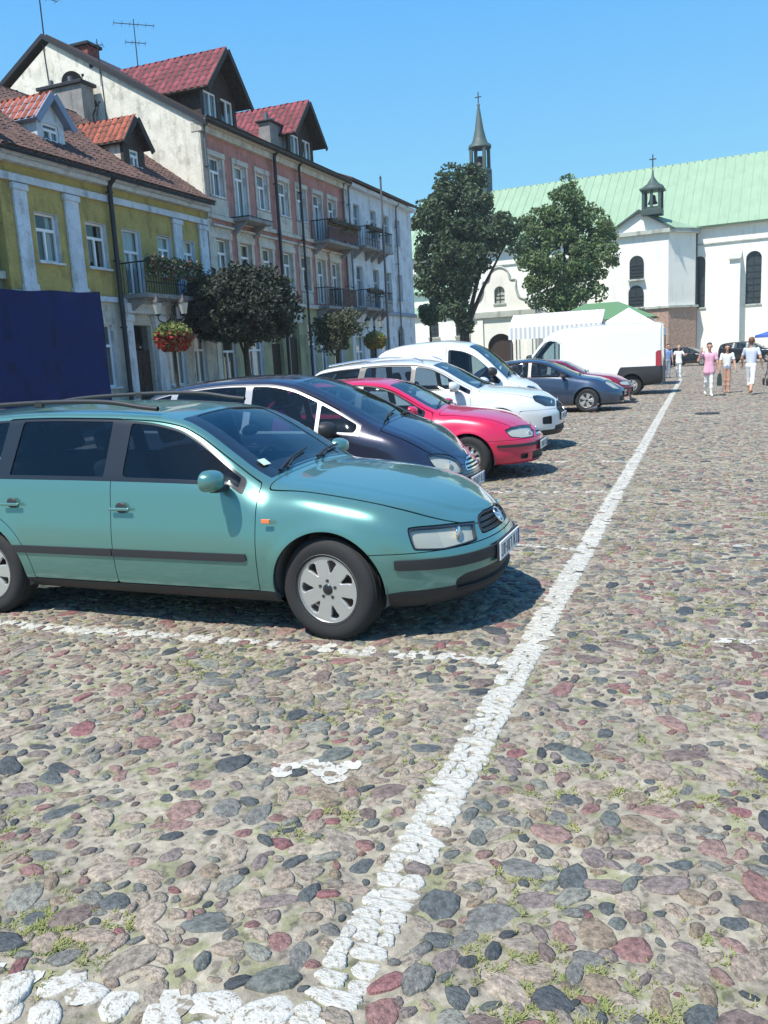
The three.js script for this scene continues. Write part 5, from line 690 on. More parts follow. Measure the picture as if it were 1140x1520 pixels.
const blueSpec = { ...redSpec, step: 0.04, wb: 2.61, wr: 0.315, arch: 0.355, rim: 0.205, xf: 0.92, xfs: 0.08, top: [[-3.4, 0.9], [-3.3, 1.05], [-3.05, 1.25], [-2.7, 1.39], [-2.2, 1.46], [-1.7, 1.485], [-1.4, 1.465], [-1.1, 1.39], [-0.8, 1.25], [-0.3, 1.03], [-0.15, 0.98], [0.2, 0.92], [0.5, 0.83], [0.75, 0.7], [0.92, 0.58]],
  belt: [[-3.3, 1.02], [-2, 0.96], [-0.6, 0.92], [-0.1, 0.86], [0.3, 0.75], [0.92, 0.5]], edgeZ: [[-3.3, 0.62], [-2.4, 0.58], [-1.1, 0.59], [-0.4, 0.66], [0, 0.68], [0.92, 0.62]], width: [[-3.4, 0.84], [-2.4, 0.895], [-0.8, 0.9], [0, 0.895], [0.92, 0.86]], track: 0.87,
  screen: [-1.12, -0.22], dlo: [-3.0, -0.4], panes: [[-1.5, -0.72, 0, 0], [-0.68, -0.44, 0, 0], [-2.36, -1.58, 0.1, 0], [-2.9, -2.42, 0.9, 0.1]], doors: [[-1.54, -0.5, 0], [-2.45, -1.54, 0]],
  lamps: [{ poly: [[0.42, 0.56], [0.5, 0.62], [0.75, 0.74], [0.98, 0.82], [0.95, 0.75], [0.7, 0.6]], round: 0.008 }], grille: { poly: [[-1, 0.5], [0.14, 0.51], [0.15, 0.54], [-1, 0.55]], bars: 1, bar: 0.01 }, bumperStrip: null, openings: [{ s: [-1, 0.5], y0: [[0, 0.25], [0.5, 0.26]], y1: [[0, 0.43], [0.5, 0.38]] }],
  bonnet: [-0.16, 4.85, 0.1], dashX: -0.6, dashY: 0.85, mirror: [-0.62, 0.98, 0.86], mirrorMat: CM.plastic, handles: [], plate: [0.93, 0.46], paint: paint(lin(0.05, 0.075, 0.125), 0.5, 0.32), seatMat: CM.seatLight, rimStyle: { n: 5, r0: 0.35, r1: 0.86, outer: 0.55, inner: 0.3, dish: 0 } };
const vanSpec = { ...suvSpec, step: 0.045, wb: 2.4, wr: 0.33, arch: 0.375, rim: 0.2, track: 0.88, tyreW: 0.21, xf: 0.83, xfs: 0.1, xr: -2.95, xrs: -2.7, nr: 4,
  top: [[-2.95, 1.5], [-2.85, 1.78], [-2.6, 1.92], [-2.2, 1.99], [-1.4, 2.02], [-0.9, 1.96], [-0.65, 1.87], [-0.3, 1.6], [0.05, 1.25], [0.15, 1.16], [0.4, 1.08], [0.65, 0.97], [0.83, 0.8]], bottom: [[-2.95, 0.34], [-2.6, 0.28], [-0.6, 0.25], [0.83, 0.26]],
  belt: [[-4, 1.12], [-0.6, 1.1], [0, 1.02], [0.4, 0.86], [0.83, 0.66]], width: [[-4, 0.92], [-2.5, 0.95], [0, 0.95], [0.83, 0.9]], edgeZ: [[-4, 0.78], [-2, 0.75], [-0.8, 0.73], [0, 0.8], [0.83, 0.7]], crown: () => 0.07, drop: x => lerp(0.3, 0.12, sst(-0.2, 0.2, x)), rTop: () => 0.16, rail: () => 0.12,
  screen: [-0.7, 0.1], rearWindow: null, dlo: [-1.15, 0.0], dloSlant: 0, panes: [[-1.1, -0.08, 0, 0]], doors: [[-1.2, 0.05, 0]], lamps: [{ poly: [[0.4, 0.66], [0.4, 0.8], [0.7, 0.92], [0.85, 0.95], [0.8, 0.75]], round: 0.01 }], grille: { poly: [[-1, 0.68], [0.36, 0.68], [0.36, 0.76], [-1, 0.78]], bars: 1 }, openings: [{ s: [-1, 0.6], y0: [[0, 0.33], [0.6, 0.34]], y1: [[0, 0.5], [0.6, 0.48]] }],
  lower: () => 0.4, bumper: { top: () => 0.64, s: 1.1 }, bonnet: [0.12, 4.85, 0.1], seatX: -0.9, rearSeatX: 0, floor: 0.6, dashX: -0.1, dashY: 1.05, mirror: [-0.15, 1.3, 0.92], mirrorSize: 1.3, mirrorMat: CM.plastic, handles: [], plate: [0.845, 0.5], paint: paint(lin(0.72, 0.72, 0.71), 0, 0.3), rimStyle: { n: 6, r0: 0.4, r1: 0.8, outer: 0.4, inner: 0.3, dish: 0 } };
const bigVanSpec = { ...vanSpec, nr: 5, step: 0.05, wb: 3.45, wr: 0.345, arch: 0.4, rim: 0.21, track: 0.92, xf: 0.95, xfs: 0.2, xr: -4.5, xrs: -4.35, top: [[-4.5, 2.42], [-4.3, 2.47], [-2.5, 2.5], [-1.4, 2.48], [-0.9, 2.42], [-0.6, 2.28], [-0.3, 2.0], [0.2, 1.4], [0.3, 1.3], [0.6, 1.18], [0.8, 1.05], [0.95, 0.9]],
  bottom: [[-4.5, 0.4], [-3.8, 0.32], [-0.6, 0.3], [0.95, 0.3]], belt: [[-4.5, 1.25], [-0.6, 1.22], [0.1, 1.15], [0.6, 0.95], [0.95, 0.75]], width: [[-4.5, 1.0], [-2.5, 1.025], [0, 1.02], [0.95, 0.95]], edgeZ: [[-4.5, 0.88], [-2, 0.85], [-0.6, 0.83], [0.2, 0.88], [0.95, 0.78]],
  screen: [-0.55, 0.24], dlo: [-1.0, 0.2], panes: [[-0.95, 0.1, 0, 0]], rail: x => lerp(0.5, 0.14, sst(-1.2, -0.4, x)), doors: [[-1.08, 0.2, 0]], lower: x => lerp(0.98, 0.62, sst(-3.1, -2.9, x)), bonnet: [0.27, 4.85, 0.1], dashX: 0, dashY: 1.15, seatX: -0.7, mirror: [0, 1.45, 1.02], mirrorSize: 1.6, tailLamp: [-9, -4.25, 0.95, 1.5], plate: null, lamps: [{ poly: [[0.5, 0.8], [0.5, 0.95], [0.8, 1.05], [0.9, 1.1], [0.85, 0.9]], round: 0.01 }], paint: paint(lin(0.74, 0.74, 0.73), 0, 0.35), wipers: false };
function placeCar(name, label, spec, x, z, turn = 0, group = 'cars parked side by side on the cobbles', cat = 'car') {
  const root = thing(name, label, cat, [x, 0.004, z], turn, group); const H = makeCar(spec, root); return [root, H];
}
function buildCars() {
  { const [car, H] = placeCar('estate_car', 'metallic green estate car with roof rails and dark side strips, beside the empty bay', passatSpec, -2.05, -5.2, -0.018);
    for (const s of [1, -1]) { // roof rails
      const z = s * 0.555, y = x => H.T(x) + 0.008; const r = mesh('roof_rail', tube([[-1.3, H.T(-1.3) - 0.005, z], [-1.42, y(-1.42) - 0.012, z], [-1.7, y(-1.7) + 0.012, z], [-2.4, y(-2.4) + 0.012, z], [-3.1, y(-3.1) + 0.01, z], [-3.3, H.T(-3.3) - 0.01, z]], 0.016, 40, 8), CM.plastic, car);
      mesh('rail_post', box(0.07, 0.05, 0.03, -2.3, H.T(-2.3) + 0.01, z, 0.008), CM.plastic, r);
      mesh('side_indicator', box(0.06, 0.028, 0.012, -0.37, 0.735, s * 0.868, 0.005), CM.orange, car);
    }
    mesh('roof_aerial', [rod([-3.25, 1.41, 0], [-3.4, 1.6, 0], 0.006, 0.003), box(0.08, 0.03, 0.04, -3.23, 1.415, 0, 0.01)], CM.plastic, car);
    const ring = new THREE.TorusGeometry(0.052, 0.0065, 8, 28), strokes = [[[-0.04, 0.028], [-0.012, -0.004], [0, 0.012], [0.012, -0.004], [0.04, 0.028]].map(([a, b]) => [a, b]), [[-0.046, 0.005], [-0.022, -0.042], [0, -0.002], [0.022, -0.042], [0.046, 0.005]]];
    const g = [ring]; for (const st of strokes) for (let i = 0; i + 1 < st.length; i++) g.push(rod([st[i][0], st[i][1], 0], [st[i + 1][0], st[i + 1][1], 0], 0.006, 0.006, 6));
    const b = merge(g); b.rotateY(Math.PI / 2); b.rotateZ(0.55); b.translate(0.842, 0.638, 0); mesh('badge', b, CM.chrome, car);
    const stk = box(0.002, 0.06, 0.09, 0, 0, 0); stk.rotateZ(0.95); stk.translate(-0.56, 1.05, 0.5); mesh('windscreen_sticker', stk, CM.sticker, car);
  }
  placeCar('compact_car', 'dark blue tall compact car with chrome window frames between the green and the red car', mpvSpec, -2.87, -8.25);
  { const t = thing('pink_garment', 'bright pink garment hanging behind the window of the dark blue compact car', 'garment', [-4.12, 0.86, -7.86]); const g = prism([[-0.13, 0], [0.14, 0.02], [0.1, 0.22], [0.03, 0.34], [-0.02, 0.34], [-0.09, 0.2]], 0.04, [], 0.01), p = g.attributes.position; for (let i = 0; i < p.count; i++) p.setZ(i, p.getZ(i) + 0.015 * Math.sin(p.getX(i) * 40)); g.computeVertexNormals(); mesh('cloth', g, std(lin(0.75, 0.06, 0.4), 0.9), t); mesh('hanger', rod([0, 0.33, 0.02], [0, 0.42, 0.02], 0.004), CM.plastic, t); }
  placeCar('hatchback_car', 'bright pinkish red hatchback with slotted wheels beside the white off-road car', redSpec, -2.88, -11.5, 0.01);
  { const [car, H] = placeCar('off_road_car', 'white off-road car with dark hexagonal grille behind the red hatchback', suvSpec, -3.15, -14.7);
    for (const s of [1, -1]) mesh('roof_rail', tube([[-1.4, H.T(-1.4) - 0.02, s * 0.58], [-1.6, H.T(-1.6) + 0.03, s * 0.58], [-2.5, H.T(-2.5) + 0.03, s * 0.58], [-3.2, H.T(-3.2) + 0.01, s * 0.58]], 0.018, 30, 8), CM.chrome, car); }
  placeCar('delivery_van', 'white rounded high roof van with black windscreen behind the off-road car', vanSpec, -3.95, -18.4, 0, undefined, 'van');
  placeCar('family_car', 'steel blue five door hatchback with silver wheels near the white panel van', blueSpec, -2.82, -23.7);
  placeCar('small_car', 'dark red hatchback mostly hidden between the blue car and the white panel van', { ...redSpec, step: 0.05, paint: paint(lin(0.25, 0.01, 0.02), 0.2, 0.3) }, -2.75, -26.6);
  placeCar('panel_van', 'tall white panel van parked backwards with grey lower side and red tail lamp', bigVanSpec, -5.69, -31.4, Math.PI, undefined, 'van');
  const far = 'cars parked before the church wall';
  placeCar('dark_hatchback', 'black hatchback parked before the church wall beside the brick base', { ...blueSpec, step: 0.07, paint: paint(lin(0.012, 0.014, 0.02), 0.2, 0.25) }, 0.4, -69, -0.35, far);
  placeCar('dark_off_road_car', 'black off-road car parked before the church wall behind the walking woman', { ...suvSpec, step: 0.07, paint: paint(lin(0.012, 0.013, 0.015), 0.2, 0.25) }, 5.0, -71, -0.25, far);
  placeCar('white_car', 'white car half hidden behind the panel van before the church', { ...blueSpec, step: 0.07, paint: paint(lin(0.75, 0.75, 0.74), 0, 0.3) }, -1.5, -73.5, -0.2, far);
}
// ---------------------------------------------------------------- trees
function tube2(pts, radii, rad = 7) { const g = []; for (let i = 0; i + 1 < pts.length; i++) g.push(rod(pts[i], pts[i + 1], radii[i], radii[i + 1], rad)); return g; }
const barkMat = std(lin(0.07, 0.055, 0.042), 0.95, { map: scaled(tileTex, 0.7) });
function tree(name, label, pos, o) { // o: blobs [x, y, z, rx, ry, rz], trunk height, leaf count and size
  const t = thing(name, label, 'tree', pos, 0, o.group), R = rngOf(o.seed), limbs = [...tube2([[0, -0.05, 0], [0.05, o.fork * 0.5, 0.03], [0, o.fork, 0]], [o.r * 1.3, o.r, o.r * 0.85], 9)];
  for (const b of o.blobs) { const m = [b[0] * 0.45, lerp(o.fork, b[1], 0.5), b[2] * 0.45]; limbs.push(...tube2([[0, o.fork - 0.1, 0], m, [b[0], b[1], b[2]]], [o.r * 0.5, o.r * 0.32, o.r * 0.1], 6)); for (let k = 0; k < 3; k++) { const a = R() * 6.3; limbs.push(rod([b[0], b[1], b[2]], [b[0] + Math.cos(a) * b[3] * 0.7, b[1] + (R() - 0.3) * b[4] * 0.8, b[2] + Math.sin(a) * b[5] * 0.7], o.r * 0.1, 0.01, 5)); } }
  mesh('trunk', limbs, barkMat, t);
  const vol = o.blobs.map(b => b[3] * b[4] * b[5]), sum = vol.reduce((a, c) => a + c, 0);
  // clumps of leaves on and in each lobe
  const clumps = []; o.blobs.forEach((b, i) => { const n = Math.max(4, Math.round(o.clumps * vol[i] / sum)); for (let k = 0; k < n; k++) { const d = V3(R() * 2 - 1, R() * 2 - 1, R() * 2 - 1).normalize().multiplyScalar(0.55 + 0.5 * Math.sqrt(R())); clumps.push([b[0] + d.x * b[3], b[1] + d.y * b[4], b[2] + d.z * b[5], o.clumpR * (0.6 + R() * 0.7)]); } });
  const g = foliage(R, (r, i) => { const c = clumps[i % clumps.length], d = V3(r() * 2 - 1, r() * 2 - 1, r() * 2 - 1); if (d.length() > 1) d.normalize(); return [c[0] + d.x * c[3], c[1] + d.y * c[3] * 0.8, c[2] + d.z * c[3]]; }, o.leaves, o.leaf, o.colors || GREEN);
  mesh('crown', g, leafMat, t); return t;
}
const DARK = [[0.052, 0.095, 0.038], [0.065, 0.115, 0.042], [0.04, 0.075, 0.034], [0.085, 0.135, 0.05]];
tree('lime_tree', 'tall dark lime tree with a ragged crown beside the white corner house', [-16.6, 0, -62], { seed: 5, fork: 3.4, r: 0.42, leaves: 30000, leaf: 0.145, clumps: 260, clumpR: 0.7, colors: DARK, group: 'trees before the church',
  blobs: [[0, 12.6, 0, 2.3, 2.2, 2.2], [-1.9, 11.2, 0.5, 1.6, 1.7, 1.6], [2.4, 10.4, 0, 1.9, 1.2, 1.6], [3.4, 9.6, 0.2, 1.0, 0.8, 1], [-2.6, 9.0, 0, 1.2, 1.5, 1.4], [0.1, 9.4, 0.6, 2.1, 2.1, 2.1], [-2.8, 7.2, -0.2, 0.9, 0.8, 1], [-0.9, 7.0, 0.2, 1.5, 1.6, 1.6], [-1.0, 5.6, 0.4, 1.35, 1.2, 1.3], [-0.3, 4.3, 0.2, 0.85, 1.0, 0.9], [0.3, 14.3, 0, 1.2, 0.9, 1.1]] });
tree('ash_tree', 'lighter green tree with rounded crown in front of the church roof', [-10.0, 0, -68], { seed: 8, fork: 3.2, r: 0.3, leaves: 26000, leaf: 0.14, clumps: 250, clumpR: 0.65, colors: [[0.11, 0.18, 0.055], [0.135, 0.215, 0.066], [0.08, 0.14, 0.05], [0.16, 0.24, 0.08]], group: 'trees before the church',
  blobs: [[0, 12.6, 0, 1.7, 1.7, 1.6], [-1.7, 11, 0.3, 1.5, 1.5, 1.5], [1.7, 10.6, 0, 1.7, 1.8, 1.6], [2.7, 8.8, 0.2, 1.2, 1.2, 1.2], [-2.6, 9, 0, 1.2, 1.2, 1.2], [0, 8.9, 0.4, 2.3, 1.9, 2], [-1.2, 6.8, 0.2, 1.8, 1.6, 1.6], [1.3, 6.6, 0, 1.7, 1.4, 1.5], [0, 5.3, 0.2, 1.5, 1.1, 1.4]] });
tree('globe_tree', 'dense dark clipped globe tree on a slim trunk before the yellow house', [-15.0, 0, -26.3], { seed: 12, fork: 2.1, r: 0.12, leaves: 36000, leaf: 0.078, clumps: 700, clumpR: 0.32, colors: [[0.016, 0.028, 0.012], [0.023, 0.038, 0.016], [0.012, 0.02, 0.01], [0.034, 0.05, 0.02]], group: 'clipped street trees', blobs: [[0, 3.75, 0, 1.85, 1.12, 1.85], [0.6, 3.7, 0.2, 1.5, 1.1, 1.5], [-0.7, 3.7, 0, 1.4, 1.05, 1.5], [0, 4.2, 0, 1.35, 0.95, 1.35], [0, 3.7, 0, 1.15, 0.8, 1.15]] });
tree('young_tree', 'small loose crowned street tree before the pink house', [-14.4, 0, -33], { seed: 15, fork: 2.1, r: 0.11, leaves: 5200, leaf: 0.07, clumps: 90, clumpR: 0.26, colors: [[0.06, 0.08, 0.035], [0.09, 0.11, 0.045], [0.045, 0.06, 0.03], [0.12, 0.12, 0.05]], group: 'clipped street trees', blobs: [[-0.3, 3.1, 0, 0.7, 0.6, 0.7], [0.5, 3.3, 0, 0.6, 0.5, 0.6], [-0.1, 2.6, 0.1, 0.6, 0.45, 0.6]] });
tree('small_globe_tree', 'small dark globe tree at the corner of the white house', [-16.0, 0, -51.5], { seed: 18, fork: 3.3, r: 0.08, leaves: 2600, leaf: 0.09, clumps: 60, clumpR: 0.25, colors: DARK, group: 'clipped street trees', blobs: [[0, 4.35, 0, 0.5, 0.6, 0.5]] });
BM.copper.color.setRGB(0.26, 0.385, 0.265); BM.spire = std(lin(0.06, 0.09, 0.085), 0.6);
// ---------------------------------------------------------------- church
const archShape = (x0, x1, y0, y1) => { const s = new THREE.Shape(), r = (x1 - x0) / 2; s.moveTo(x0, y0); s.lineTo(x1, y0); s.lineTo(x1, y1 - r); s.absarc((x0 + x1) / 2, y1 - r, r, 0, Math.PI, false); s.closePath(); return s; };
const churchGlass = phys(lin(0.035, 0.045, 0.05), 0.25);
function archWindow(b, x0, x1, y0, y1, z, rows, mat = churchGlass) { const g = new THREE.ExtrudeGeometry(archShape(x0, x1, y0, y1), { depth: 0.04, bevelEnabled: false, curveSegments: 12 }); g.translate(0, 0, z - 0.3); const m = mesh('window', uvBox(g), mat, b), bars = [span((x0 + x1) / 2 - 0.03, (x0 + x1) / 2 + 0.03, y0, y1 - 0.05, z - 0.26, z - 0.22)]; for (let i = 1; i < rows; i++) { const y = lerp(y0, y1 - (x1 - x0) / 2, i / rows); bars.push(span(x0, x1, y - 0.025, y + 0.025, z - 0.258, z - 0.222)); } mesh('window_bars', bars, BM.iron, m); mesh('sill', span(x0 - 0.1, x1 + 0.1, y0 - 0.15, y0, z - 0.3, z + 0.1, 0.02), BM.trimWall, m); return m; }
{
  const b = thing('church', 'large white church with long pale green copper roof and brick footed side chapel', 'church', [3, 0, -85], -0.1);
  const wins = [[-3.75, -2.7], [0.75, 2.05], [6, 7.3], [11, 12.3]]; const wg = prism(rect(-34, 24, 0, 12.0), 0.8, wins.map(([a, c]) => archShape(a, c, 4.95, 9.6))); wg.translate(0, 0, -0.8); mesh('wall', wg, BM.churchWall, b); wins.forEach(([a, c]) => archWindow(b, a, c, 4.95, 9.6, 0, 7));
  for (const x of [-0.1, 4.2, 9, -14.5, -19]) mesh('buttress', [(() => { const g = prism([[0, 0], [1.3, 0], [1.2, 8.9], [0, 9.6]], 0.9); g.rotateY(-Math.PI / 2); g.translate(x + 0.45, 0, 0.003); return g; })()], BM.churchWall, b);
  for (const x of [-0.1, 4.2, 9]) mesh('buttress_cap', (() => { const g = prism([[-0.02, 9.62], [1.4, 8.9], [1.4, 9.0], [-0.02, 9.75]], 1.05); g.rotateY(-Math.PI / 2); g.translate(x + 0.52, 0, 0.01); return g; })(), BM.trimWall, b);
  mesh('cornice', [span(-34.1, 24.1, 12.0, 12.25, -0.9, 0.45, 0.03), span(-34, 24, 10.55, 10.68, 0.003, 0.12, 0.02)], BM.trimWall, b);
  const pit = Math.atan2(6.9, 8.2), L = Math.hypot(6.9, 8.2) + 0.7; for (const s of [1, -1]) { const g = new THREE.BoxGeometry(58.6, 0.15, L); g.translate(0, 0, -L / 2); g.rotateX(pit); if (s < 0) g.rotateY(Math.PI); g.translate(-5, 12.12, s > 0 ? 0.55 : -17.5); const roof = mesh('roof', uvBox(g), BM.copper, b); if (s > 0) { const ribs = []; for (let x = -34; x < 24; x += 0.85) { const r = new THREE.BoxGeometry(0.05, 0.06, L); r.translate(0, 0, -L / 2); r.rotateX(pit); r.translate(x, 12.12 + 0.12, 0.55); ribs.push(r); } mesh('standing_seams', ribs, BM.copper, roof).userData.kind = 'stuff'; const ice = []; for (let x = -34; x < 24; x += 0.7) ice.push(box(0.08, 0.25, 0.1, x, 12.12 + Math.sin(pit) * L - 0.12, 0.55 - Math.cos(pit) * L + 0.2)); mesh('ridge_hooks', ice, BM.darkCopper, roof).userData.kind = 'stuff'; } }
  mesh('gable', (() => { const g = prism([[-16.9, 12], [-0.1, 12], [-8.5, 19]], 0.5); g.rotateY(-Math.PI / 2); g.translate(24, 0, 0); return g; })(), BM.churchWall, b); mesh('end_wall', [span(23.2, 24, 0, 12, -16.9, -0.85), span(-34, -33.2, 0, 12, -16.9, -0.85), span(-34, 24, 0, 12, -17.7, -16.95)], BM.churchWall, b);
  mesh('rainwater_pipe', [rod([-3.45, 0, 0.35], [-3.45, 12, 0.35], 0.09, 0.09, 8)], BM.darkCopper, b);
  // side chapel with a canted face and a small bell turret
  const plan = [[-11.2, 0.004], [-10.8, 3.5], [-5.5, 3.5], [-3.5, 0.9], [-3.5, 0.004]], ext = (pl, y0, y1) => { const g = new THREE.ExtrudeGeometry(shapeOf(pl.map(([x, z]) => [x, -z])), { depth: y1 - y0, bevelEnabled: false }); g.rotateX(-Math.PI / 2); g.translate(0, y0, 0); return uvBox(g); };
  const grow = (pl, e) => { const cx = -7.2; return pl.map(([x, z]) => [cx + (x - cx) * (1 + e / 4), z > 0.1 ? z + e : z]); };
  const brickTex = tex(256, (u, v) => { const r = Math.floor(v * 16), m = (v * 16) % 1 < 0.16 || ((u * 8 + (r % 2) * 0.5) % 1) < 0.07, n = hash2(Math.floor(u * 8 + (r % 2) * 0.5), r, 4) * 0.3 + 0.75; return m ? [0.72, 0.68, 0.62] : [0.78 * n, 0.62 * n, 0.54 * n]; });
  const ch = mesh('chapel', ext(plan, 5.02, 11.6), BM.churchWall, b); mesh('chapel_base', ext(grow(plan, 0.12), 0, 5.0), std(lin(0.8, 0.8, 0.8), 0.9, { map: scaled(brickTex, 1.2) }), ch); mesh('chapel_ledge', ext(grow(plan, 0.3), 5.0, 5.2), BM.trimWall, ch); mesh('chapel_cornice', ext(grow(plan, 0.35), 11.6, 11.95), BM.trimWall, ch);
  mesh('pediment', (() => { const g = prism([[-10.9, 11.96], [-5.2, 11.96], [-8.05, 13.6]], 0.4); g.translate(0, 0, 3.1); return g; })(), BM.churchWall, ch); mesh('pediment_edge', (() => { const g = prism([[-11.2, 11.9], [-10.9, 11.9], [-8.05, 13.62], [-5.2, 11.9], [-4.9, 11.9], [-8.05, 13.85]], 0.7); g.translate(0, 0, 3.15); return g; })(), BM.darkCopper, ch);
  { const P = [], top = [-8.05, 13.75, 3.4], bk = [-8.05, 13.75, -1], A = grow(plan, 0.4).map(([x, z]) => [x, 11.96, z]); for (const [p, q, r] of [[A[0], A[1], top], [A[0], top, bk], [A[2], A[3], top], [A[3], bk, top], [A[3], A[4], bk]]) P.push(...p, ...q, ...r); const g = new THREE.BufferGeometry(); g.setAttribute('position', new THREE.Float32BufferAttribute(P, 3)); g.computeVertexNormals(); mesh('chapel_roof', uvBox(g), BM.copper, ch); }
  archWindow(ch, -8.9, -7.65, 7.75, 9.85, 3.85, 5); archWindow(ch, -9.0, -7.65, 5.25, 7.2, 3.85, 4);
  { const t = mesh('bell_turret', [span(-7.75, -6.05, 13.2, 13.7, 2.6, 4.3, 0.03), ...[[-7.6, 2.75], [-6.2, 2.75], [-7.6, 4.15], [-6.2, 4.15], [-6.9, 4.15]].map(([x, z]) => span(x - 0.12, x + 0.12, 13.7, 15.3, z - 0.12, z + 0.12)), span(-7.9, -5.9, 15.3, 15.5, 2.45, 4.45, 0.03), span(-7.6, -6.2, 13.7, 13.9, 2.75, 4.15)], BM.darkCopper, ch); const cap = lathe([[0, 17.4], [0.06, 17.0], [0.12, 16.5], [0.5, 15.95], [0.9, 15.7], [1.0, 15.5]], 8); cap.translate(-6.9, 0, 3.45); mesh('turret_cap', cap, BM.darkCopper, t); mesh('cross', [rod([-6.9, 17.3, 3.45], [-6.9, 18.4, 3.45], 0.05), rod([-7.2, 18.0, 3.45], [-6.6, 18.0, 3.45], 0.05)], BM.iron, t); mesh('bell', lathe([[0.02, 15.0], [0.25, 14.9], [0.3, 14.5], [0.45, 14.2]], 12).translate(-6.9, 0, 3.45), BM.iron, t); }
  // ridge spire
  { const x = -27.15, z = -8.2, t = mesh('spire', [span(x - 1.0, x + 1.0, 18, 21.8, z - 1, z + 1), ...[[-0.75, -0.75], [0.75, -0.75], [-0.75, 0.75], [0.75, 0.75]].map(([a, c]) => span(x + a - 0.16, x + a + 0.16, 21.8, 24.2, z + c - 0.16, z + c + 0.16)), lathe([[1.35, 24.2], [1.3, 24.45], [0.95, 24.7], [0.75, 25.2]], 8).translate(x, 0, z), lathe([[1.3, 21.6], [1.35, 21.8], [1.1, 22.0]], 8).translate(x, 0, z)], BM.darkCopper, b); mesh('spire_cone', lathe([[0.78, 25.1], [0.5, 26.2], [0.22, 28.0], [0.12, 28.5], [0.2, 28.7], [0, 28.9]], 8).translate(x, 0, z), BM.spire, t); mesh('cross', [rod([x, 28.7, z], [x, 30, z], 0.06), rod([x - 0.35, 29.5, z], [x + 0.35, 29.5, z], 0.06)], BM.iron, t); mesh('spire_bell', lathe([[0.02, 23.4], [0.3, 23.3], [0.4, 22.7], [0.6, 22.3]], 12).translate(x, 0, z), BM.iron, t); }
}
{ // baroque gable gate and its low wings
  const b = thing('baroque_gate', 'white baroque gable with curved volutes and a niche window beside the trees', 'gate', [-16.1, 0, -72], 0);
  const s = new THREE.Shape(); s.moveTo(-2.7, 5.3); s.lineTo(2.7, 5.3); s.bezierCurveTo(2.9, 5.9, 2.3, 6.1, 1.9, 6.2); s.bezierCurveTo(1.5, 6.4, 1.4, 7.2, 1.4, 7.8); s.lineTo(0.95, 7.8); s.absarc(0, 7.9, 0.95, 0, Math.PI, false); s.lineTo(-1.4, 7.8); s.bezierCurveTo(-1.4, 7.2, -1.5, 6.4, -1.9, 6.2); s.bezierCurveTo(-2.3, 6.1, -2.9, 5.9, -2.7, 5.3); s.holes.push(archShape(-0.45, 0.45, 5.95, 7.35));
  const g = new THREE.ExtrudeGeometry(s, { depth: 0.6, bevelEnabled: false, curveSegments: 18 }); g.translate(0, 0, -0.6); mesh('gable', uvBox(g), BM.churchWall, b); archWindow(b, -0.45, 0.45, 5.95, 7.35, 0, 3, BM.trimWall);
  const rim = new THREE.TubeGeometry(new THREE.CatmullRomCurve3([[-2.7, 5.4], [-2.3, 6.05], [-1.7, 6.35], [-1.42, 7.1], [-1.42, 7.8], [-0.98, 7.85], [-0.7, 8.6], [0, 8.92], [0.7, 8.6], [0.98, 7.85], [1.42, 7.8], [1.42, 7.1], [1.7, 6.35], [2.3, 6.05], [2.7, 5.4]].map(([x, y]) => V3(x, y, 0.02))), 90, 0.09, 6); mesh('gable_moulding', rim, BM.trimWall, b);
  mesh('cornice', [span(-3.2, 3.1, 4.75, 5.28, -0.7, 0.35, 0.04)], BM.trimWall, b); const wg = prism(rect(-3.1, 3.0, 0, 4.74), 0.7, [archShape(-1.1, 1.1, 0, 3.4)]); wg.translate(0, 0, -0.6); mesh('wall', wg, BM.churchWall, b); for (const x of [-2.9, -1.7, 1.4, 2.5]) mesh('pilaster', span(x - 0.25, x + 0.25, 0, 4.7, 0.103, 0.25, 0.02), BM.churchWall, b); mesh('gate_leaf', span(-1.1, 1.1, 0, 3.38, -0.3, -0.2), BM.wood, b);
}
{
  const b = thing('low_wing', 'low white church wing with a green roof and small arched windows by the dark tree', 'building', [-24.5, 0, -74], 0); const ws = [[1.4, 2.3], [3.9, 4.8], [-2, -1.1]]; const wg = prism(rect(-6, 5.2, 0, 5.4), 0.5, ws.map(([a, c]) => archShape(a, c, 3.5, 5.0))); wg.translate(0, 0, -0.5); mesh('wall', wg, BM.churchWall, b); ws.forEach(([a, c]) => archWindow(b, a, c, 3.5, 5.0, 0.1, 3));
  mesh('roof', (() => { const g = prism([[0.3, 5.4], [0.3, 5.6], [-3, 6.4], [-6, 6.4], [-6, 5.4]], 11.4); g.rotateY(-Math.PI / 2); g.translate(5.3, 0, 0); return g; })(), BM.copper, b); mesh('upper_wall', span(-6, 3.6, 6.41, 7.7, -6, -3.2), BM.churchWall, b); mesh('upper_roof', (() => { const g = prism([[-2.8, 7.7], [-7, 7.7], [-5.6, 9.6]], 9.9); g.rotateY(-Math.PI / 2); g.translate(3.8, 0, 0); return g; })(), BM.copper, b); mesh('side_wall', span(4.7, 5.2, 0, 5.39, -5.9, -0.51), BM.churchWall, b);
}
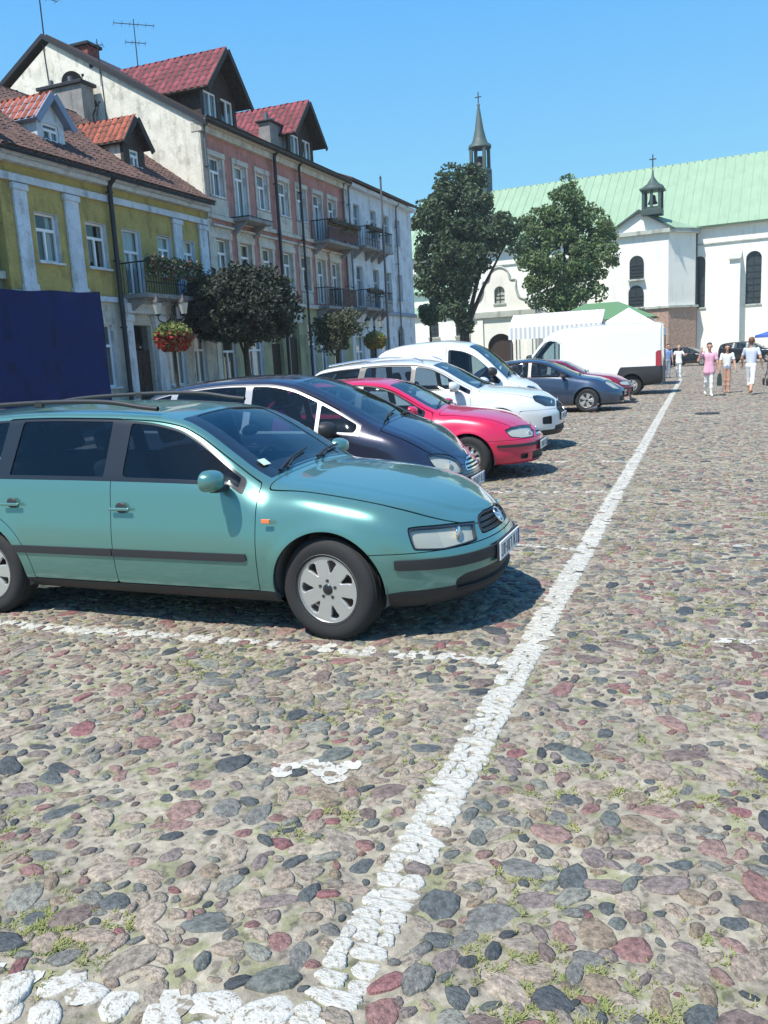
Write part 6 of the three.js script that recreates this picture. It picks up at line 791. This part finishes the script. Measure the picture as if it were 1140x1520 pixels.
{
  const b = thing('garden_pavilion', 'low building with a dark green hipped roof in front of the side chapel', 'building', [-6.5, 0, -63], 0); mesh('wall', span(-4, 3.2, 0, 3.7, -4, 0), BM.churchWall, b); const P = [], A = [[-4.4, 3.7, 0.4], [3.6, 3.7, 0.4], [3.6, 3.7, -4.4], [-4.4, 3.7, -4.4]], T = [[-1.6, 5.0, -2], [0.8, 5.0, -2]]; for (const [p, q, r] of [[A[0], A[1], T[1]], [A[0], T[1], T[0]], [A[1], A[2], T[1]], [A[2], A[3], T[0]], [A[2], T[0], T[1]], [A[3], A[0], T[0]]]) P.push(...p, ...q, ...r); const g = new THREE.BufferGeometry(); g.setAttribute('position', new THREE.Float32BufferAttribute(P, 3)); g.computeVertexNormals(); mesh('roof', uvBox(g), std(lin(0.09, 0.2, 0.1), 0.7), b); mesh('window', span(-2, -1, 1.2, 2.8, 0.003, 0.05), BM.pane, b);
}
{ // stall canopies behind the panel van
  const cloth = std(lin(0.78, 0.79, 0.8), 0.9), stripe = std(lin(0.5, 0.52, 0.55), 0.9);
  const tent = (label, x, z, w, d, eave, peak) => { const t = thing('market_tent', label, 'tent', [x, 0, z], 0, 'white market tents'); const P = [], h = [[-w / 2, d / 2], [w / 2, d / 2], [w / 2, -d / 2], [-w / 2, -d / 2]]; for (let i = 0; i < 4; i++) { const a = h[i], c = h[(i + 1) % 4]; P.push(a[0], eave, a[1], c[0], eave, c[1], 0, peak, 0); } const g = new THREE.BufferGeometry(); g.setAttribute('position', new THREE.Float32BufferAttribute(P, 3)); g.computeVertexNormals(); mesh('canopy', uvBox(g), cloth, t); mesh('valance', [span(-w / 2, w / 2, eave - 0.3, eave - 0.002, d / 2 - 0.02, d / 2), span(-w / 2, w / 2, eave - 0.3, eave - 0.002, -d / 2, -d / 2 + 0.02), span(w / 2 - 0.02, w / 2, eave - 0.3, eave - 0.002, -d / 2 + 0.03, d / 2 - 0.03), span(-w / 2, -w / 2 + 0.02, eave - 0.3, eave - 0.002, -d / 2 + 0.03, d / 2 - 0.03)], cloth, t); for (const [a, c] of h) mesh('pole', rod([a * 0.97, 0, c * 0.97], [a * 0.97, eave, c * 0.97], 0.025), BM.zinc, t); return t; };
  tent('white peaked market tent behind the panel van', -2.95, -38.6, 3, 3, 2.4, 3.35);
  const t = thing('striped_awning', 'long white awning with grey stripes beside the peaked tent', 'awning', [-5.9, 0, -37.8], 0, 'white market tents'); const n = 40, w = 4.0; for (let i = 0; i < n; i++) { const x0 = lerp(-w / 2, w / 2, i / n), g = prism([[0, 2.25], [0.02, 2.25], [0.02, 2.75], [-1.2, 3.35], [-1.22, 3.35], [0, 2.75]], w / n * 0.995); g.rotateY(-Math.PI / 2); g.translate(x0 + w / n, 0, 0.9); mesh('canopy_stripe', g, i % 2 ? stripe : cloth, t); } for (const x of [-1.9, 0, 1.9]) mesh('pole', rod([x, 0, 0.85], [x, 2.3, 0.85], 0.03), BM.zinc, t); mesh('frame', [rod([-2, 3.33, -0.3], [2, 3.33, -0.3], 0.03), rod([-1.9, 0, -0.3], [-1.9, 3.33, -0.3], 0.03), rod([1.9, 0, -0.3], [1.9, 3.33, -0.3], 0.03)], BM.zinc, t);
}
{ // parasol at the frame edge
  const t = thing('blue_parasol', 'blue market parasol near the church wall', 'parasol', [3.9, 0, -44]), g = new THREE.ConeGeometry(1.5, 0.42, 8, 1, true); g.translate(0, 2.1, 0); mesh('canopy', g, std(lin(0.05, 0.12, 0.5), 0.9), t); mesh('pole', rod([0, 0, 0], [0, 2.3, 0], 0.025), BM.zinc, t); mesh('valance', new THREE.CylinderGeometry(1.5, 1.5, 0.12, 8, 1, true).translate(0, 1.83, 0), std(lin(0.08, 0.16, 0.55), 0.9), t); mesh('base', box(0.5, 0.1, 0.5, 0, 0.05, 0, 0.03), BM.grey, t);
}
{ // blue tarpaulin trailer at the left
  const t = thing('tarpaulin_trailer', 'dark blue tarpaulin box trailer parked before the yellow house', 'trailer', [-12.5, 0, -14.75], Math.PI / 2 - 0.36), tarp = std(lin(0.002, 0.012, 0.095), 0.85, { map: scaled(plasterTex, 2), bumpMap: scaled(fineBump, 0.8), bumpScale: 0.004 }); // local -x runs towards the camera side
  const L = 6.2, Wd = 2.3, g = new THREE.BoxGeometry(L, 2.45, Wd, 40, 16, 12), p = g.attributes.position; for (let i = 0; i < p.count; i++) { const x = p.getX(i), y = p.getY(i), z = p.getZ(i), k = 0.02 * Math.sin(x * 5.2) + 0.012 * Math.sin(y * 4 + x * 2); if (Math.abs(z) > Wd / 2 - 0.01) p.setZ(i, z + Math.sign(z) * k); if (y > 1.22) p.setY(i, y + 0.015 * Math.cos(x * 6)); } g.computeVertexNormals(); g.translate(-L / 2, 2.1, 0); mesh('tarpaulin', uvBox(g), tarp, t);
  mesh('chassis', [span(-L, 0, 0.7, 0.86, -1.0, 1.0, 0.02), span(-L, 0, 0.55, 0.69, 0.6, 0.75), span(-L, 0, 0.55, 0.69, -0.75, -0.6)], BM.metal, t); const w = wheelGeos(0.36, 0.2, 0.22, { n: 6, r0: 0.4, r1: 0.8, outer: 0.4, inner: 0.3, dish: 0 }); for (const x of [-1.2, -2.1, -5]) for (const s of [1, -1]) addWheel(t, w, x, 0.36, s * 0.92, s); const st = []; for (let x = -0.4; x > -6; x -= 0.8) st.push(span(x - 0.02, x + 0.02, 0.86, 1.2, Wd / 2 + 0.02, Wd / 2 + 0.035)); mesh('tarpaulin_straps', st, BM.metal, t);
}
// ---------------------------------------------------------------- street furniture
function lampPost(label, x, z, turn, seed, petals) {
  const t = thing('street_lamp', label, 'street lamp', [x, 0, z], turn, 'lantern posts with flower baskets'); mesh('post', [lathe([[0, 0], [0.16, 0], [0.15, 0.12], [0.09, 0.25], [0.07, 0.9], [0.085, 0.95], [0.05, 1.05], [0.042, 3.2], [0.07, 3.24], [0.03, 3.32], [0.02, 3.7], [0, 3.75]], 14)], BM.iron, t);
  for (const s of [-1, 1]) { const a = mesh('arm', [tube([[0, 3.15, 0], [s * 0.2, 3.02, 0], [s * 0.36, 3.1, 0], [s * 0.37, 3.22, 0]], 0.018, 16, 6)], BM.iron, t); const l = mesh('lantern', [lathe([[0.02, 3.2], [0.07, 3.22], [0.08, 3.25]], 6).translate(s * 0.37, 0, 0), lathe([[0.15, 3.55], [0.14, 3.6], [0.05, 3.7], [0.02, 3.78], [0, 3.8]], 6).translate(s * 0.37, 0, 0)], BM.iron, a); mesh('lantern_glass', lathe([[0.075, 3.25], [0.135, 3.55]], 6).translate(s * 0.37, 0, 0), phys(lin(0.62, 0.6, 0.52), 0.3, { transmission: 0.3, thickness: 0 }), l); }
  const R = rngOf(seed); const bk = mesh('flower_basket', lathe([[0.03, 2.3], [0.28, 2.4], [0.36, 2.6], [0.37, 2.62]], 16), BM.wood, t); bk.scale.set(1.05, 1.05, 1.05); bk.position.y = -0.1; mesh('basket_leaves', foliage(R, r => { const a = r() * 6.3, q = 0.5 * Math.sqrt(r()); return [Math.cos(a) * q, 2.62 + r() * 0.75 * Math.sqrt(0.27 - q * q), Math.sin(a) * q]; }, 1100, 0.05, [[0.1, 0.16, 0.03], [0.16, 0.2, 0.04], [0.25, 0.27, 0.06]]), leafMat, bk);
  mesh('basket_flowers', foliage(R, r => { const a = r() * 6.3, h = r(), q = (0.36 + 0.16 * r()) * Math.sqrt(1 - (h - 0.75) ** 2 * 1.2); return [Math.cos(a) * q, 2.22 + h * 0.5, Math.sin(a) * q]; }, 1500, 0.042, petals), petalMat, bk); return t;
}
lampPost('lantern post with red flower basket before the yellow house door', -13.85, -20.3, 0.9, 91, [...RED, ...RED, [0.3, 0.02, 0.03], [0.3, 0.08, 0.02], [0.08, 0.12, 0.03], [0.1, 0.15, 0.03], [0.14, 0.18, 0.04]]); lampPost('lantern post with orange flower basket before the white house', -14.6, -38, 0.9, 92, [[0.16, 0.2, 0.04], [0.2, 0.22, 0.05], [0.35, 0.1, 0.02], [0.3, 0.2, 0.03]]);
{ const bin = (label, x, z) => { const t = thing('litter_bin', label, 'litter bin', [x, 0, z], 0, 'dark bins and planters along the pavement'); mesh('bin_body', [box(0.5, 0.85, 0.5, 0, 0.48, 0, 0.04)], BM.iron, t); mesh('bin_lid', box(0.54, 0.06, 0.54, 0, 0.94, 0, 0.02), BM.metal, t); };
  bin('dark square litter bin under the globe tree', -14.6, -22.5); bin('dark square litter bin beside the pink house door', -15.2, -29.6);
  const pl = (label, x, z, c) => { const t = thing('flower_planter', label, 'planter', [x, 0, z], 0.1, 'dark bins and planters along the pavement'); mesh('tub', box(0.7, 0.55, 1.4, 0, 0.28, 0, 0.03), c, t); mesh('planting', foliage(rngOf(x * 10 | 0), r => [(r() - 0.5) * 0.7, 0.58 + r() * 0.3, (r() - 0.5) * 1.4], 500, 0.06, GREEN), leafMat, t); };
  pl('dark violet flower planter near the pink house', -15, -27.4, std(lin(0.03, 0.02, 0.07), 0.7)); pl('wooden flower planter near the yellow house wall', -15.4, -24.6, BM.wood);
  const bench = thing('park_bench', 'dark wooden bench on the pavement under the globe tree', 'bench', [-15.1, 0, -20.9], Math.PI / 2); for (let i = 0; i < 4; i++) mesh('seat_slat', box(1.6, 0.035, 0.09, 0, 0.45, -0.15 + i * 0.11, 0.008), BM.wood, bench); for (let i = 0; i < 3; i++) mesh('back_slat', box(1.6, 0.09, 0.03, 0, 0.6 + i * 0.13, -0.24 - i * 0.02, 0.008), BM.wood, bench); for (const x of [-0.65, 0.65]) mesh('leg', [box(0.06, 0.44, 0.4, x, 0.21, 0, 0.01), box(0.05, 0.5, 0.05, x, 0.68, -0.24, 0.01)], BM.iron, bench);
  const pole = thing('utility_pole', 'thin grey pole rising past the balconies of the white house', 'pole', onFac(42.7, 0, 1.0), 0); mesh('shaft', rod([0, 0, 0], [0, 10.9, 0], 0.08, 0.05, 10), BM.zinc, pole); mesh('pole_cap', rod([0, 10.9, 0], [0, 11.05, 0], 0.07, 0.03, 8), BM.metal, pole);
  const par = thing('folded_parasol', 'closed white parasol on the pavement by the white house', 'parasol', onFac(47.5, 0, 2.2), 0); mesh('pole', rod([0, 0, 0], [0, 2.6, 0], 0.03), BM.iron, par); mesh('folded_canopy', lathe([[0.02, 2.55], [0.1, 2.3], [0.2, 1.6], [0.24, 1.3], [0.05, 1.25]], 10), std(lin(0.7, 0.7, 0.7), 0.9), par);
}
{ // raised pavement along the houses
  const g = span(-20, 60, -0.02, 0.11, -0.3, 3.0, 0.02); const m = mesh('pavement', uvBox(g), std(lin(0.28, 0.27, 0.26), 0.9, { map: scaled(plasterTex, 1.3) })); const [x, , z] = onFac(0, 0, 0); m.position.set(x, 0, z); m.rotation.y = Math.PI / 2 - FAC.a; scene.add(m); tag(m, 'grey raised pavement along the house fronts', undefined, undefined, 'structure');
}
// ---------------------------------------------------------------- people, each body one continuous surface grown from its skeleton
function fieldMesh(bones, min_, size, res, k = 0.02) { // bones: [ax, ay, az, ra, bx, by, bz, rb, tag]
  const mc = new MarchingCubes(res, new THREE.MeshBasicMaterial(), false, false, 60000); mc.isolation = 0; const f = mc.field; f.fill(-1); const half = res / 2, cell = size / res, blend = new Float32Array(f.length).fill(0);
  const sd = (b, x, y, z) => { const dx = b[4] - b[0], dy = b[5] - b[1], dz = b[6] - b[2], L = dx * dx + dy * dy + dz * dz || 1e-9, t = clamp(((x - b[0]) * dx + (y - b[1]) * dy + (z - b[2]) * dz) / L); return Math.hypot(x - b[0] - dx * t, y - b[1] - dy * t, (z - b[2] - dz * t) * (b[9] || 1)) - lerp(b[3], b[7], t); };
  const ix = v => Math.max(0, Math.min(res - 1, v)); const acc = new Float32Array(f.length).fill(1e3);
  for (const b of bones) { const r = Math.max(b[3], b[7]) + 0.08; const lo = [0, 1, 2].map(i => ix(Math.floor((Math.min(b[i], b[i + 4]) - r - min_[i]) / cell))), hi = [0, 1, 2].map(i => ix(Math.ceil((Math.max(b[i], b[i + 4]) + r - min_[i]) / cell)));
    for (let z = lo[2]; z <= hi[2]; z++) for (let y = lo[1]; y <= hi[1]; y++) for (let x = lo[0]; x <= hi[0]; x++) { const q = z * res * res + y * res + x, d = sd(b, min_[0] + x * cell, min_[1] + y * cell, min_[2] + z * cell), a = acc[q]; if (a > 900) acc[q] = d; else { const h = Math.max(k - Math.abs(a - d), 0) / k; acc[q] = Math.min(a, d) - h * h * k * 0.25; } } }
  for (let i = 0; i < f.length; i++) f[i] = acc[i] > 900 ? -1 : -acc[i];
  mc.update(); const n = mc.count, pa = mc.positionArray, na = mc.normalArray, out = {};
  const P = i => [min_[0] + (pa[i * 3] * half + half) * cell, min_[1] + (pa[i * 3 + 1] * half + half) * cell, min_[2] + (pa[i * 3 + 2] * half + half) * cell];
  for (let i = 0; i + 2 < n; i += 3) { const t = [P(i), P(i + 1), P(i + 2)], c = [0, 1, 2].map(j => (t[0][j] + t[1][j] + t[2][j]) / 3); let best = 1e9, tg = 'skin'; for (const b of bones) { const d = sd(b, ...c); if (d < best) { best = d; tg = b[8]; } } const o = out[tg] || (out[tg] = { p: [], n: [] }); for (let j = 0; j < 3; j++) { o.p.push(...t[j]); o.n.push(...[0, 1, 2].map(m => na[(i + j) * 3 + m])); } }
  const res2 = {}; for (const tg in out) { const g = new THREE.BufferGeometry(); g.setAttribute('position', new THREE.Float32BufferAttribute(out[tg].p, 3)); g.setAttribute('normal', new THREE.Float32BufferAttribute(out[tg].n, 3)); res2[tg] = uvBox(g); } return res2;
}
const PM = { skin: std(lin(0.5, 0.28, 0.2), 0.6), hairDark: std(lin(0.03, 0.02, 0.016), 0.7), hairRed: std(lin(0.16, 0.07, 0.04), 0.7), hairFair: std(lin(0.4, 0.27, 0.12), 0.7), shoe: std(lin(0.02, 0.02, 0.022), 0.6), sandal: std(lin(0.3, 0.17, 0.1), 0.7), whiteShoe: std(lin(0.7, 0.7, 0.7), 0.6) };
function person(label, x, z, turn, o) { // faces local +z
  const H = o.h, t = thing('person', label, 'person', [x, 0.004, z], turn, 'people walking on the square'), B = [], hb = o.build || 1;
  const bone = (a, ra, b, rb, tag, sq) => B.push([...a, ra, ...b, rb, tag, sq]);
  const hip = [0, 0.52 * H, 0], chest = [0, 0.74 * H, 0.01], lean = o.lean || 0; chest[2] += lean;
  bone([0, 0.5 * H, 0], 0.085 * hb, [0, 0.58 * H, 0], 0.08 * hb, o.hipTag || 'trousers', 1.1); bone([-0.05 * hb, 0.52 * H, 0], 0.08 * hb, [0.05 * hb, 0.52 * H, 0], 0.08 * hb, o.hipTag || 'trousers');
  for (const e of [-1, 1]) bone([e * 0.035 * hb, 0.58 * H, 0], 0.088 * hb, [e * 0.055 * hb, chest[1], chest[2]], 0.092 * hb, 'shirt', 1.15); bone([-0.07 * hb, 0.77 * H, chest[2]], 0.07 * hb, [0.07 * hb, 0.77 * H, chest[2]], 0.07 * hb, 'shirt', 1.1); if (o.tunic) for (const e of [-1, 1]) bone([e * 0.03, 0.6 * H, 0], 0.095 * hb, [e * 0.055, 0.46 * H, 0.01], 0.11 * hb, 'shirt', 1.15);
  bone([0, 0.8 * H, chest[2]], 0.05, [0, 0.87 * H, chest[2] + 0.012], 0.045, 'skin');
  for (const s of [1, -1]) {
    const L = s > 0 ? o.legL : o.legR, hx = s * 0.06 * hb, hp = [hx, 0.5 * H, 0], kn = [hx * 1.05, 0.5 * H - Math.cos(L[0]) * 0.235 * H, Math.sin(L[0]) * 0.235 * H], an = [hx, kn[1] - Math.cos(L[0] - L[1]) * 0.225 * H, kn[2] + Math.sin(L[0] - L[1]) * 0.225 * H];
    bone(hp, 0.078 * hb, kn, 0.052 * hb, o.thighTag || 'trousers'); const calf = o.calfTag || 'trousers', mid = [lerp(kn[0], an[0], 0.45), lerp(kn[1], an[1], 0.45), lerp(kn[2], an[2], 0.45)]; bone(kn, 0.052 * hb, mid, 0.05 * hb, o.kneeTag || calf); bone(mid, 0.05 * hb, an, 0.036, calf);
    bone([an[0], an[1] - 0.03, an[2] - 0.02], 0.036, [an[0] * 1.1, Math.max(0.025, an[1] - 0.05 - Math.sin(-L[0]) * 0.06), an[2] + 0.15], 0.03, 'shoes');
    const A = s > 0 ? o.armL : o.armR, sh = [s * 0.1 * H * (hb > 1 ? 1.06 : 1), 0.795 * H, chest[2]], el = [sh[0] + A[0][0], sh[1] + A[0][1], sh[2] + A[0][2]], wr = [el[0] + A[1][0], el[1] + A[1][1], el[2] + A[1][2]], q = [lerp(sh[0], el[0], 0.6), lerp(sh[1], el[1], 0.6), lerp(sh[2], el[2], 0.6)];
    bone(sh, 0.05, q, 0.046, 'shirt'); bone(q, 0.042, el, 0.039, o.longSleeve ? 'shirt' : 'skin'); bone(el, 0.039, wr, 0.027, o.longSleeve ? 'shirt' : 'skin');
    // hand: palm, four fingers and a thumb, lightly curled
    const d = V3(...wr).sub(V3(...el)).normalize(), side = V3(s, 0, 0.2).cross(d).normalize(), nrm = d.clone().cross(side).normalize(), W = V3(...wr), hb2 = [], pt = (a, bb, c) => W.clone().addScaledVector(d, a).addScaledVector(side, bb).addScaledVector(nrm, c).toArray(), hbn = (a, ra, b, rb) => hb2.push([...a, ra, ...b, rb, 'skin']);
    hbn(pt(-0.03, 0, 0), 0.026, pt(0.03, 0, 0), 0.022); hbn(pt(0.02, -0.022, 0), 0.017, pt(0.075, -0.03, 0), 0.013); hbn(pt(0.02, 0.022, 0), 0.017, pt(0.08, 0.026, 0), 0.013); hbn(pt(0.03, 0, 0), 0.018, pt(0.082, 0, 0), 0.014);
    [[-0.03, 0.06], [-0.01, 0.075], [0.01, 0.08], [0.028, 0.07]].forEach(([bb, len]) => { hbn(pt(0.08, bb, 0), 0.009, pt(0.08 + len * 0.55, bb * 1.05, 0.008), 0.0085); hbn(pt(0.08 + len * 0.55, bb * 1.05, 0.008), 0.0085, pt(0.08 + len * 0.9, bb * 1.05, 0.03), 0.0075); }); hbn(pt(0.02, 0.03, 0.005), 0.012, pt(0.05, 0.055, 0.015), 0.01); hbn(pt(0.05, 0.055, 0.015), 0.01, pt(0.08, 0.06, 0.022), 0.008);
    const hg = fieldMesh(hb2, [wr[0] - 0.19, wr[1] - 0.19, wr[2] - 0.19], 0.38, 76, 0.008); (o._hands = o._hands || []).push(hg.skin);
  }
  const parts = fieldMesh(B, [-1.05, -0.06, -1.05], 2.1, 116, 0.03);
  // head with brow, nose, chin, ears; hair over it
  const hc = [0, 0.925 * H, chest[2] + 0.02], hr = 0.058 * H / 1.0, F = [], hd = (a, ra, b, rb, tag = 'skin') => F.push([hc[0] + a[0], hc[1] + a[1], hc[2] + a[2], ra, hc[0] + b[0], hc[1] + b[1], hc[2] + b[2], rb, tag]);
  const s = H / 1.7; hd([0, 0.025 * s, -0.015], 0.082 * s, [0, 0.03 * s, 0.015], 0.08 * s); hd([0, -0.02, 0.02], 0.066 * s, [0, -0.075 * s, 0.045], 0.04 * s); hd([0, 0.008, 0.088 * s], 0.012, [0, -0.018, 0.108 * s], 0.014); hd([-0.03, 0.025, 0.082 * s], 0.014, [0.03, 0.025, 0.082 * s], 0.014); hd([-0.02, -0.052 * s, 0.082 * s], 0.01, [0.02, -0.052 * s, 0.082 * s], 0.01); for (const e of [1, -1]) hd([e * 0.083 * s, 0.015, -0.005], 0.014, [e * 0.085 * s, -0.02, 0], 0.012); hd([0, -0.08, -0.01], 0.05 * s, [0, -0.14 * s, -0.015], 0.047);
  const fg = fieldMesh(F, [hc[0] - 0.2, hc[1] - 0.2, hc[2] - 0.2], 0.4, 64, 0.02); const skin = [fg.skin, ...(parts.skin ? [parts.skin] : []), ...o._hands];
  mesh('body', skin, o.skin || PM.skin, t); for (const [tag, name] of [['shirt', o.shirtName || 'shirt'], ['trousers', o.legName || 'trousers'], ['shoes', 'shoes']]) if (parts[tag]) mesh(name, parts[tag], o[tag], t);
  const eyes = []; for (const e of [1, -1]) eyes.push(new THREE.SphereGeometry(0.011, 8, 6).translate(hc[0] + e * 0.031 * s, hc[1] + 0.004, hc[2] + 0.083 * s)); mesh('eyes', eyes, PM.hairDark, t);
  const HB = [], hh = (a, ra, b, rb) => HB.push([hc[0] + a[0], hc[1] + a[1], hc[2] + a[2], ra, hc[0] + b[0], hc[1] + b[1], hc[2] + b[2], rb, 'hair']); hh([0, 0.05 * s, -0.035], 0.088 * s, [0, 0.062 * s, 0.01], 0.076 * s); if (o.longHair) { hh([0, 0, -0.06], 0.075 * s, [0, -0.2, -0.08], 0.05); for (const e of [1, -1]) hh([e * 0.06, 0.02, -0.03], 0.045, [e * 0.075, -0.14, -0.01], 0.03); } else hh([0, 0.0, -0.05], 0.066 * s, [0, -0.03, -0.05], 0.055 * s);
  mesh('hair', fieldMesh(HB, [hc[0] - 0.25, hc[1] - 0.32, hc[2] - 0.25], 0.5, 56, 0.03).hair, o.hair, t); return t;
}
const down = [[0.02, -0.28, 0.02], [0.01, -0.24, 0.05]], downR = [[-0.02, -0.28, 0.02], [-0.01, -0.24, 0.05]], cloth = (r, g, b) => std(lin(r, g, b), 0.9);
person('woman in a pink tunic and white trousers raising one hand to her forehead', 0.26, -28.5, 0.15, { h: 1.66, build: 1.12, tunic: true, hipTag: 'trousers', legL: [0.12, 0.1], legR: [-0.22, 0.35], armL: [[0.06, -0.27, 0.03], [0.04, -0.24, 0.04]], armR: [[-0.16, -0.2, 0.08], [0.07, 0.27, 0.07]], shirt: cloth(0.72, 0.38, 0.5), trousers: cloth(0.75, 0.75, 0.74), shoes: PM.whiteShoe, hair: PM.hairDark, shirtName: 'tunic' });
person('girl in a white top and short dark shorts with bare legs', 0.82, -29.9, 0.05, { h: 1.58, build: 0.9, thighTag: 'skin', kneeTag: 'skin', calfTag: 'skin', legL: [0.05, 0.05], legR: [-0.05, 0.1], armL: [[0.06, -0.25, 0.0], [0.03, -0.2, 0.1]], armR: [[-0.05, -0.26, 0.02], [-0.02, -0.22, 0.06]], shirt: cloth(0.75, 0.74, 0.72), trousers: cloth(0.2, 0.24, 0.32), shoes: PM.sandal, hair: PM.hairDark, longHair: true, legName: 'shorts' });
person('man in a pale grey shirt and white cropped trousers walking towards the church', 1.47, -28.5, Math.PI - 0.25, { h: 1.76, build: 1.18, calfTag: 'skin', kneeTag: 'trousers', legL: [0.25, 0.1], legR: [-0.25, 0.4], armL: [[0.09, -0.27, 0.04], [0.02, -0.2, 0.16]], armR: [[-0.09, -0.27, -0.05], [-0.03, -0.24, 0.08]], shirt: cloth(0.5, 0.55, 0.66), trousers: cloth(0.75, 0.76, 0.78), shoes: PM.sandal, hair: PM.hairRed });
person('person in a light pink top pushing a pushchair', 2.55, -33.2, Math.PI + 0.1, { h: 1.66, build: 1.05, legL: [0.15, 0.1], legR: [-0.15, 0.25], armL: [[0.03, -0.25, 0.12], [0, -0.06, 0.25]], armR: [[-0.03, -0.25, 0.12], [0, -0.06, 0.25]], shirt: cloth(0.6, 0.45, 0.5), trousers: cloth(0.2, 0.22, 0.28), shoes: PM.shoe, hair: PM.hairFair });
person('man in a blue shirt standing behind the panel van', -1.55, -45.5, 0.4, { h: 1.72, build: 1.05, legL: [0.05, 0.05], legR: [-0.05, 0.05], armL: down, armR: downR, shirt: cloth(0.2, 0.28, 0.5), trousers: cloth(0.25, 0.28, 0.34), shoes: PM.shoe, hair: PM.hairDark });
person('person dressed all in white beyond the panel van', -1.05, -46.2, 0.2, { h: 1.62, build: 1.1, tunic: true, legL: [0.1, 0.1], legR: [-0.1, 0.2], armL: [[0.1, -0.2, 0.05], [0.02, 0.05, 0.2]], armR: [[-0.1, -0.2, 0.05], [-0.02, 0.05, 0.2]], shirt: cloth(0.78, 0.78, 0.77), trousers: cloth(0.78, 0.78, 0.77), shoes: PM.whiteShoe, hair: PM.hairFair });
{ // bag in the woman's left hand
  const t = thing('shopping_bag', 'dark green shopping bag hanging from the hand of the woman in pink', 'bag', [0.57, 0.3, -28.42], 0.15); const g = new THREE.BoxGeometry(0.1, 0.36, 0.3, 4, 6, 6), p = g.attributes.position; for (let i = 0; i < p.count; i++) { const k = 1 - 0.35 * sst(-0.05, 0.18, p.getY(i)); p.setXYZ(i, p.getX(i) * k * (1 + 0.1 * Math.sin(p.getZ(i) * 30)), p.getY(i), p.getZ(i) * (0.75 + 0.25 * k)); } g.computeVertexNormals(); g.translate(0, 0.2, 0); mesh('sack', uvBox(g), cloth(0.02, 0.05, 0.045), t); mesh('handle', tube([[0, 0.36, -0.08], [0, 0.5, -0.03], [0, 0.5, 0.03], [0, 0.36, 0.08]], 0.008, 16, 5), cloth(0.02, 0.05, 0.045), t);
}
{ const t = thing('pushchair', 'grey folding pushchair in front of the person in light pink', 'pushchair', [2.5, 0.004, -34.0], Math.PI + 0.1), wg = new THREE.TorusGeometry(0.11, 0.025, 8, 20).rotateY(Math.PI / 2); mesh('frame', [tube([[-0.22, 1.0, -0.45], [-0.22, 0.6, -0.1], [-0.22, 0.13, 0.4]], 0.014), tube([[0.22, 1.0, -0.45], [0.22, 0.6, -0.1], [0.22, 0.13, 0.4]], 0.014), rod([-0.22, 0.6, -0.1], [-0.22, 0.13, -0.35], 0.013), rod([0.22, 0.6, -0.1], [0.22, 0.13, -0.35], 0.013), rod([-0.22, 1.0, -0.45], [0.22, 1.0, -0.45], 0.016)], BM.zinc, t); const st = cloth(0.12, 0.13, 0.17); mesh('seat', [box(0.4, 0.05, 0.35, 0, 0.42, 0.08, 0.02), (() => { const g = box(0.4, 0.5, 0.05, 0, 0.25, 0, 0.02); g.rotateX(-0.4); g.translate(0, 0.44, -0.1); return g; })()], st, t); mesh('hood', new THREE.SphereGeometry(0.26, 16, 8, 0, Math.PI * 2, 0, Math.PI / 2).translate(0, 0.72, -0.16), st, t); for (const [x, z] of [[-0.25, 0.4], [0.25, 0.4], [-0.25, -0.35], [0.25, -0.35]]) { const m = mesh('wheel', wg, PM.shoe, t); m.position.set(x, 0.135, z); } }
function pigeon(label, x, z, turn) { const t = thing('pigeon', label, 'pigeon', [x, 0.003, z], turn, 'pigeons on the cobbles'); const b = fieldMesh([[0, 0.1, -0.05, 0.04, 0, 0.13, 0.05, 0.048, 'body'], [0, 0.15, 0.07, 0.032, 0, 0.22, 0.1, 0.02, 'body'], [0, 0.235, 0.105, 0.023, 0, 0.235, 0.125, 0.017, 'body'], [0, 0.11, -0.08, 0.03, 0, 0.09, -0.19, 0.012, 'body'], [0, 0.23, 0.13, 0.007, 0, 0.225, 0.155, 0.003, 'body'], [0.03, 0.13, 0, 0.03, 0.025, 0.11, -0.13, 0.012, 'body'], [-0.03, 0.13, 0, 0.03, -0.025, 0.11, -0.13, 0.012, 'body']], [-0.22, -0.06, -0.22], 0.44, 64, 0.03); mesh('body', b.body, std(lin(0.06, 0.065, 0.08), 0.6), t); for (const s of [1, -1]) mesh('leg', [rod([s * 0.02, 0.08, 0.01], [s * 0.022, 0.005, 0.02], 0.005), rod([s * 0.022, 0.006, 0.02], [s * 0.025, 0.004, 0.05], 0.004), rod([s * 0.022, 0.006, 0.02], [s * 0.04, 0.004, 0.04], 0.004)], std(lin(0.4, 0.12, 0.1), 0.6), t); }
pigeon('dark pigeon standing beside the front wheel of the blue hatchback', -2.6, -22.5, 1.4); pigeon('dark pigeon on open cobbles before the panel van', -1.9, -26.2, -0.6);
{ const t = thing('drain_cover', 'small round iron drain cover set in the cobbles', 'drain cover', [0.17, 0.006, -21.3]); mesh('lid', [lathe([[0, 0.012], [0.2, 0.012], [0.24, 0.008], [0.26, 0.0]], 24)], BM.iron, t); mesh('rim', new THREE.TorusGeometry(0.27, 0.015, 6, 28).rotateX(Math.PI / 2), BM.metal, t); }
scene.fog = new THREE.FogExp2(0xe4eef4, 0.0005); // thin summer haze
buildCars();
scene.traverse(o => { if (o.isMesh) { o.castShadow = true; o.receiveShadow = true; } });
renderer.render(scene, camera);
